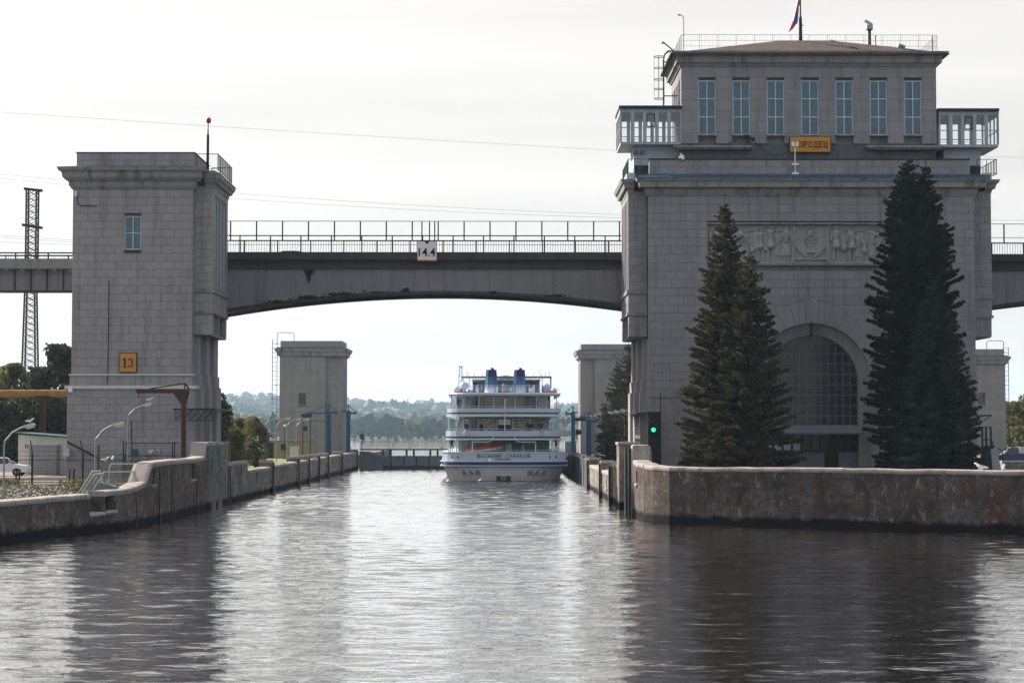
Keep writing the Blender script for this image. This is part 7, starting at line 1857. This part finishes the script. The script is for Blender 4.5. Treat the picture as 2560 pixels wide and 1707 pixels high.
# machine box and signal by the right lock mouth
SG = thing('signal_board', 'tall dark signal board with a lit green lamp at the corner of the control building', 'signal', (at(1632, 1, 157).x, 157, GR))
xa, xb_ = at(1617, 1, 157).x, at(1647, 1, 157).x
m = MB(); m.box(xa, xb_, 157, 157.25, GR + .3, az(1033, 157)); m.build('board', M['black'], SG)
m = MB(); m.box(xa - .1, xb_ + .1, 156.7, 157.3, az(1033, 157) + .003, az(1029, 157)); m.build('hood', M['dark_metal'], SG)
p = at(1634, 1074, 156.8); m = MB(); m.lathe([(.2, 0), (.2, .02)], (0, 0, 0), 16); o = MB()
o.prism([(p.x + .17 * math.cos(2 * PI * i / 20), p.z + .17 * math.sin(2 * PI * i / 20)) for i in range(20)], 'y', 156.88, 156.92); o.build('green_lamp', M['green_lamp'], SG)
o = MB(); o.ring((p.x, 156.9, p.z), .24, .05); o.tube([(p.x + .24 * math.cos(t), 156.75, p.z + .24 * math.sin(t)) for t in np.linspace(.2, PI - .2, 10)], .05, 6); o.build('lamp_visor', M['dark_metal'], SG)
for v in (1050, 1098): 
    p2 = at(1634, v, 156.8); o = MB(); o.ring((p2.x, 156.92, p2.z), .19, .04); o.prism([(p2.x + .17 * math.cos(2 * PI * i / 16), p2.z + .17 * math.sin(2 * PI * i / 16)) for i in range(16)], 'y', 156.9, 156.98); o.build('unlit_lamp', M['dark_metal'], SG)
m = MB(); m.bar((xb_ + .04, 157.1, GR), (xb_ + .04, 157.1, az(980, 157)), .07); m.build('conduit', M['dark_metal'], SG)
m = MB(); m.bar((xa + .25, 157.1, GR - .1), (xa + .25, 157.1, GR + .3), .1); m.bar((xb_ - .25, 157.1, GR - .1), (xb_ - .25, 157.1, GR + .3), .1); m.build('leg', M['dark_metal'], SG)
WK2 = thing('iron_gallery', 'thin iron service walkway beside the green signal lamp', 'walkway', (at(1600, 1, 158).x, 158, az(1033, 158)))
m = MB(); zk = az(1033, 158); m.box(at(1588, 1, 158).x, at(1616, 1, 158).x, 158, 167, zk - .05, zk + .07); m.build('deck', M['dark_metal'], WK2)
m = MB(); 
for y in (158.5, 162, 166): m.bar((at(1589, 1, 158).x, y, zk), (at(1606, 1, 158).x, y, az(1056, 158)), .05)
m.build('bracket', M['dark_metal'], WK2)
for (u, v0, v1, Y, mt, r_, lb) in ((1588, 1066, 1170, 150, 'lock_conc', .16, 'pale lamp pillar at the right lock mouth'), (1600, 1115, 1170, 150, 'green_metal', .2, 'green machine cabinet at the right lock mouth'), (1619, 1118, 1170, 149, 'green_metal', .07, 'thin green leaning bar by the signal board')):
    m = MB(); p = at(u, 1, Y); m.box(p.x - r_, p.x + r_, Y - .15, Y + .15, GR - .1, az(v0, Y)); 
    o = m.build('pillar' if r_ != .2 else 'machine_cabinet', M[mt]); tag(o, lb, 'pillar' if r_ != .2 else 'cabinet')
    if u == 1588: m = MB(); m.box(p.x - .25, p.x + .25, Y - .3, Y - .16, az(1096, Y), az(1088, Y)); m.build('lamp_head', M['white'], o)
# right edge: ramp slabs, frame, second lock wall
RM = thing('slab_stack', 'dark upright concrete slabs leaning together at the right of the big spruces', 'slabs', (at(2465, 1, 158).x, 158, GR))
m = MB(); m.prism([(at(2449, 1, 158).x, GR), (at(2470, 1, 158).x, GR), (at(2464, 1, 158).x, az(1118, 158)), (at(2452, 1, 158).x, az(1118, 158))], 'y', 158, 159.5); m.build('slab', M['bridge_dark'], RM)
m = MB(); m.prism([(at(2470, 1, 158).x, GR), (at(2494, 1, 158).x, GR), (at(2482, 1, 158).x, az(1121, 158)), (at(2465, 1, 158).x, az(1118, 158))], 'y', 158.3, 160); m.build('slab', M['blue_white'], RM)
m = MB(); m.tube([(at(u, 1, 161).x, 161, az(v, 161)) for u, v in ((2444, 1100), (2458, 1098), (2468, 1103), (2474, 1117))], .05, 6); m.tube([(at(u, 1, 161).x, 161, az(v, 161)) for u, v in ((2482, 1120), (2492, 1126), (2495, 1140), (2494, 1155))], .05, 6); m.build('hoop_rail', M['dark_metal'], RM)
FR = thing('pipe_stand', 'slender green pipe frame under the bracket right of the big spruces', 'frame', (at(2453, 1, 166).x, 166, GR))
for u in (2444, 2453, 2465): m = MB(); p = at(u, 1, 166); m.box(p.x - .07, p.x + .07, 165.9, 166.1, GR, az(1068, 166)); m.build('post', M['dark_metal'], FR)
m = MB(); m.box(at(2440, 1, 166).x, at(2466, 1, 166).x, 165.9, 166.1, az(1068, 166), az(1066, 166)); m.build('beam', M['dark_metal'], FR)
m = MB(); p0, p1, p2 = at(2438, 1039, 160), at(2479, 1038, 160), at(2440, 1062, 160); m.bar(tuple(p0), tuple(p1), .12); m.bar(tuple(p2), tuple(p1), .07); m.bar(tuple(at(2441, 1050, 160)), tuple(at(2458, 1039, 160)), .06); o = m.build('iron_bracket', M['dark_metal']); tag(o, 'dark triangular iron bracket on the right corner of the control building', 'bracket')
W2 = thing('lock_wall', 'stub of pinkish second lock wall with white coping at the right edge', 'wall', (at(2520, 1, 176).x, 176, GR))
m = MB(); m.box(at(2494, 1, 176).x, at(2700, 1, 176).x, 176, 177, GR - .5, az(1156, 176)); m.build('panel', M['lock_conc'], W2); m = MB(); m.box(at(2492, 1, 176).x, at(2700, 1, 176).x, 175.9, 177.1, az(1156, 176) + .002, az(1152, 176)); m.build('coping', M['coping'], W2)
gull('gull standing on the quay coping at the right, left of two', tuple(at(2454, 1175, 111.9) + Vector((0, 0, .0))), 2.5, 1.4, False, None)
gull('gull standing on the quay coping at the right edge, right of two', tuple(at(2509, 1176, 110.8)), 1.2, 1.2, False, None)

# ================================================================== pylon and wires
PY = 262.0
PL = thing('lattice_pylon', 'dark lattice steel pylon rising behind the left approach bridge', 'pylon', (at(76, 900, PY).x, PY, GL))
def pyl(v): # centre and half width by photo row
    u0, u1 = np.interp(v, [475, 640, 735, 940, 1140], [69, 67, 64.5, 58, 52]), np.interp(v, [475, 640, 735, 940, 1140], [94, 92, 89.5, 92, 95])
    a, b = at(u0, v, PY), at(u1, v, PY); return (a.x + b.x) / 2, (b.x - a.x) / 2, a.z
m = MB(); vs_ = list(np.arange(476, 1150, 15.5))
for sx_ in (-1, 1):
    for sy_ in (-1, 1):
        for va, vb in ((476, 640), (640, 735), (735, 940), (940, 1150)):
            a, b = pyl(va), pyl(vb); m.bar((a[0] + sx_ * a[1], PY + sy_ * a[1], a[2]), (b[0] + sx_ * b[1], PY + sy_ * b[1], b[2]), .2)
m.build('leg_angle', M['dark_metal'], PL)
m = MB()
for va, vb in zip(vs_[:-1], vs_[1:]):
    a, b = pyl(va), pyl(vb)
    for sy_ in (-1, 1):
        m.bar((a[0] - a[1], PY + sy_ * a[1], a[2]), (b[0] + b[1], PY + sy_ * b[1], b[2]), .075); m.bar((a[0] + a[1], PY + sy_ * a[1], a[2]), (b[0] - b[1], PY + sy_ * b[1], b[2]), .075)
    for sx_ in (-1, 1): m.bar((a[0] + sx_ * a[1], PY - a[1], a[2]), (b[0] + sx_ * b[1], PY + b[1], b[2]), .06)
tag(m.build('lattice_bracing', M['dark_metal'], PL), kind='stuff')
for v, (ua, va, ub, vb) in ((475, (60, 472, 105, 477)), (566, (55, 562, 105, 570))):
    m = MB(); m.bar(tuple(at(ua, va, PY - 1.5)), tuple(at(ub, vb, PY - 1.5)), .28, .35); m.bar(tuple(at(ua + 6, va + 1, PY + 1.5)), tuple(at(ub + 2, vb, PY + 1.5)), .2, .3); m.build('cross_arm', M['dark_metal'], PL)
wires = (((-60, 269), (1560, 378), 250, 4, 'highest thin power cable crossing the whole sky left of the control building'), ((-60, 431), (185, 452), 262, 0, 'power cable to the top of the lattice pylon, upper'), ((-60, 441), (185, 464), 262, 0, 'power cable to the top of the lattice pylon, lower'),
         ((560, 481), (1560, 537), 255, 3, 'upper of two thin cables above the arched bridge'), ((560, 495), (1560, 545), 255, 3, 'lower of two thin cables above the arched bridge'),
         ((-60, 584), (185, 601), 264, 0, 'uppermost cable just above the left approach bridge'), ((-60, 589), (185, 606), 264, 0, 'middle cable just above the left approach bridge'), ((-60, 602), (185, 612), 264, 0, 'lowest cable just above the left approach bridge'),
         ((2460, 393), (2640, 394), 240, 0, 'thin cable leaving the right balcony of the control building'), ((2470, 551), (2640, 552), 240, 0, 'thin cable right of the control building above the bridge rail'))
for (a, b, Y, s, lb) in wires:
    p, q = at(a[0], a[1], Y), at(b[0], b[1], Y); d_ = (q - p).normalized()
    if a[0] < 0: p = p - d_ * 60
    if b[0] > 2600: q = q + d_ * 70
    m = MB(); m.tube(sag(p, q, s * .1, 24), .014, 5); tag(m.build('power_cable', M['dark_metal']), lb, 'cable', None)

# ================================================================== far shore
nx, ny = 210, 90
SH0, HD = 1500.0, 7500.0            # shore line and ridge distance
V = np.zeros((ny, nx, 3))
ridge_u = [-400, 200, 545, 690, 860, 905, 960, 1050, 1110, 1410, 1450, 1700, 2100, 2600, 3000]
ridge_v = [985, 984, 989, 996, 999, 1003, 1009, 1014, 1016, 1019, 1018, 1020, 1022, 1020, 1015]
for i in range(nx):
    for j in range(ny):
        x0 = -3900 + 7800 * i / (nx - 1); y = SH0 + 7800 * (j / (ny - 1)) ** 1.15
        uu = 1245 + x0 / HD * 4978
        zr = CAM_H + (1080 - np.interp(uu, ridge_u, ridge_v)) * HD / 4978
        f = np.clip((y - SH0 - 40) / (HD - SH0), 0, 1); f = f * f * (3 - 2 * f)
        z = -1.8 + 3.8 * np.clip((y - SH0) / 25, 0, 1) + (zr - 18) * f
        n1 = mnoise.noise(Vector((x0 * .004, y * .0023, 1))) * 19 * f
        n2 = (abs(mnoise.noise(Vector((x0 * .020, y * .0097, 5)))) * 26 + mnoise.noise(Vector((x0 * .043, y * .02, 9))) * 10) * min(1, f * 3)
        V[j, i] = (x0, y, z + n1 + n2)
idx = np.arange(nx * ny).reshape(ny, nx)
tag(raw_mesh('hills', V.reshape(-1, 3), np.stack([idx[:-1, :-1], idx[:-1, 1:], idx[1:, 1:], idx[1:, :-1]], -1).reshape(-1, 4), M['hill'], None, True), kind='structure')
def hill_z(X, Y):
    ii = np.clip(((X + 3900) / 7800 * (nx - 1)).round().astype(int), 0, nx - 1); jj = np.clip(((np.clip(Y - SH0, 0, None) / 7800) ** (1 / 1.15) * (ny - 1)).round().astype(int), 0, ny - 1)
    return V[jj, ii, 2]
# canopy of the hill woods: one mass of leaf clumps nobody could count
rg = np.random.default_rng(21); n = 38000
X = rg.uniform(-2000, 2000, n); Yv = SH0 + 80 + 5000 * rg.random(n) ** 1.5
Zv = hill_z(X, Yv) + rg.uniform(-1, 9, n)
m_ = 7000; X = np.concatenate([X, rg.uniform(-700, 700, m_)]); Yn = SH0 + 4 + 170 * rg.random(m_) ** 1.3      # willow scrub along the shore
Yv = np.concatenate([Yv, Yn]); Zv = np.concatenate([Zv, np.clip(hill_z(X[n:], Yn), 0, None) + rg.uniform(.3, 4.5, m_)]); n += m_
a = rg.normal(size=(n, 3)); a /= np.linalg.norm(a, axis=1)[:, None]; b = np.cross(a, rg.normal(size=(n, 3))); b /= np.linalg.norm(b, axis=1)[:, None]
s_ = np.concatenate([rg.uniform(4, 13, n - m_), rg.uniform(.8, 2.2, m_)])[:, None]
Vq, Fq = quads_from(np.stack([X, Yv, Zv], -1), a * s_, b * s_)
tag(raw_mesh('hill_woods', Vq, Fq, M['leaf_far']), kind='stuff')
# the row of poplars on the far shore
spots = [(842, 1062, 20), (865, 1075, 14), (905, 1060, 24), (930, 1062, 20), (949, 1066, 20), (978, 1062, 22), (1008, 1074, 13), (1045, 1062, 24), (1070, 1066, 22), (1098, 1054, 18), (1117, 1066, 18), (885, 1080, 12), (1028, 1080, 12)]
words_ = ['leftmost poplar of the hazy row on the far shore, beside the far left lock tower', 'second poplar from the left in the hazy row on the far shore', 'broad poplar right of the signal post on the far shore', 'poplar left of the middle gap in the hazy row on the far shore', 'slender poplar next left of the gate life ring on the far shore', 'poplar right above the left gate life ring on the far shore', 'small poplar standing alone in the gap of the far shore row', 'broad poplar left of the ship on the far shore', 'poplar second to the left of the ship on the far shore', 'tallest slim poplar close beside the ship on the far shore', 'poplar half hidden by the port side of the ship on the far shore', 'short poplar above the signal post on the far shore', 'short poplar between the gap and the broad poplar on the far shore']
for k, (u, v, w_) in enumerate(spots):
    Y = SH0 + 20 + 8 * (k % 3); x, H = spr(u, v, Y, .5)
    leafy('poplar_tree', words_[k], x, Y, .5, H, w_ * Y / 4978 * .95, 100 + k, M['leaf_far'], 1100, .8, 'trees in a row on the far shore', .05, 16, trunk=.4, tall=True)
for (u, v, w_, h_, Y, mt, lb) in ((960, 1043, 30, 12, 5000, 'white', 'long white building on the wooded hillside across the water'), (960, 1007, 26, 8, 7550, 'off_white', 'low building on the hilltop across the water'), (1092, 1050, 6, 5, 4600, 'white', 'tiny white house on the wooded hillside near the ship')):
    a, b = at(u - w_ / 2, v + h_ / 2, Y), at(u + w_ / 2, v - h_ / 2, Y)
    T = thing('hillside_house', lb, 'building', (a.x, Y, a.z)); m = MB(); m.box(a.x, b.x, Y, Y + 24, a.z - 40, (a.z + b.z) / 2); m.build('wall', M[mt], T)
    m = MB(); m.prism([(Y - .5, (a.z + b.z) / 2 + .003), (Y + 16.5, (a.z + b.z) / 2 + .003), (Y + 8, b.z + 1)], 'x', a.x - .5, b.x + .5); m.build('roof', M['grey_metal'], T)
p = at(1019.5, 1012, 7300); m = MB(); m.tube([(p.x, 7300, p.z - 60), (p.x, 7300, az(997, 7300))], 3.4, 8, r1=2.6); tag(m.build('chimney', M['maroon']), 'lone chimney standing on the far ridge across the water', 'chimney')

# ================================================================== haze
hz = MB(); hz.box(-4100, 4100, -160, 11400, -2.2, 230)
t = bpy.data.materials.new('air_haze'); t.use_nodes = True; nn = t.node_tree.nodes; nn.clear()
ho = nn.new('ShaderNodeOutputMaterial'); hv = nn.new('ShaderNodeVolumePrincipled')
hv.inputs['Color'].default_value = (0.58, 0.78, 1.0, 1); hv.inputs['Density'].default_value = 0.00007; hv.inputs['Anisotropy'].default_value = 0.2
t.node_tree.links.new(hv.outputs[0], ho.inputs['Volume'])
o = hz.build('haze', t); tag(o, kind='stuff'); o.display_type = 'WIRE'
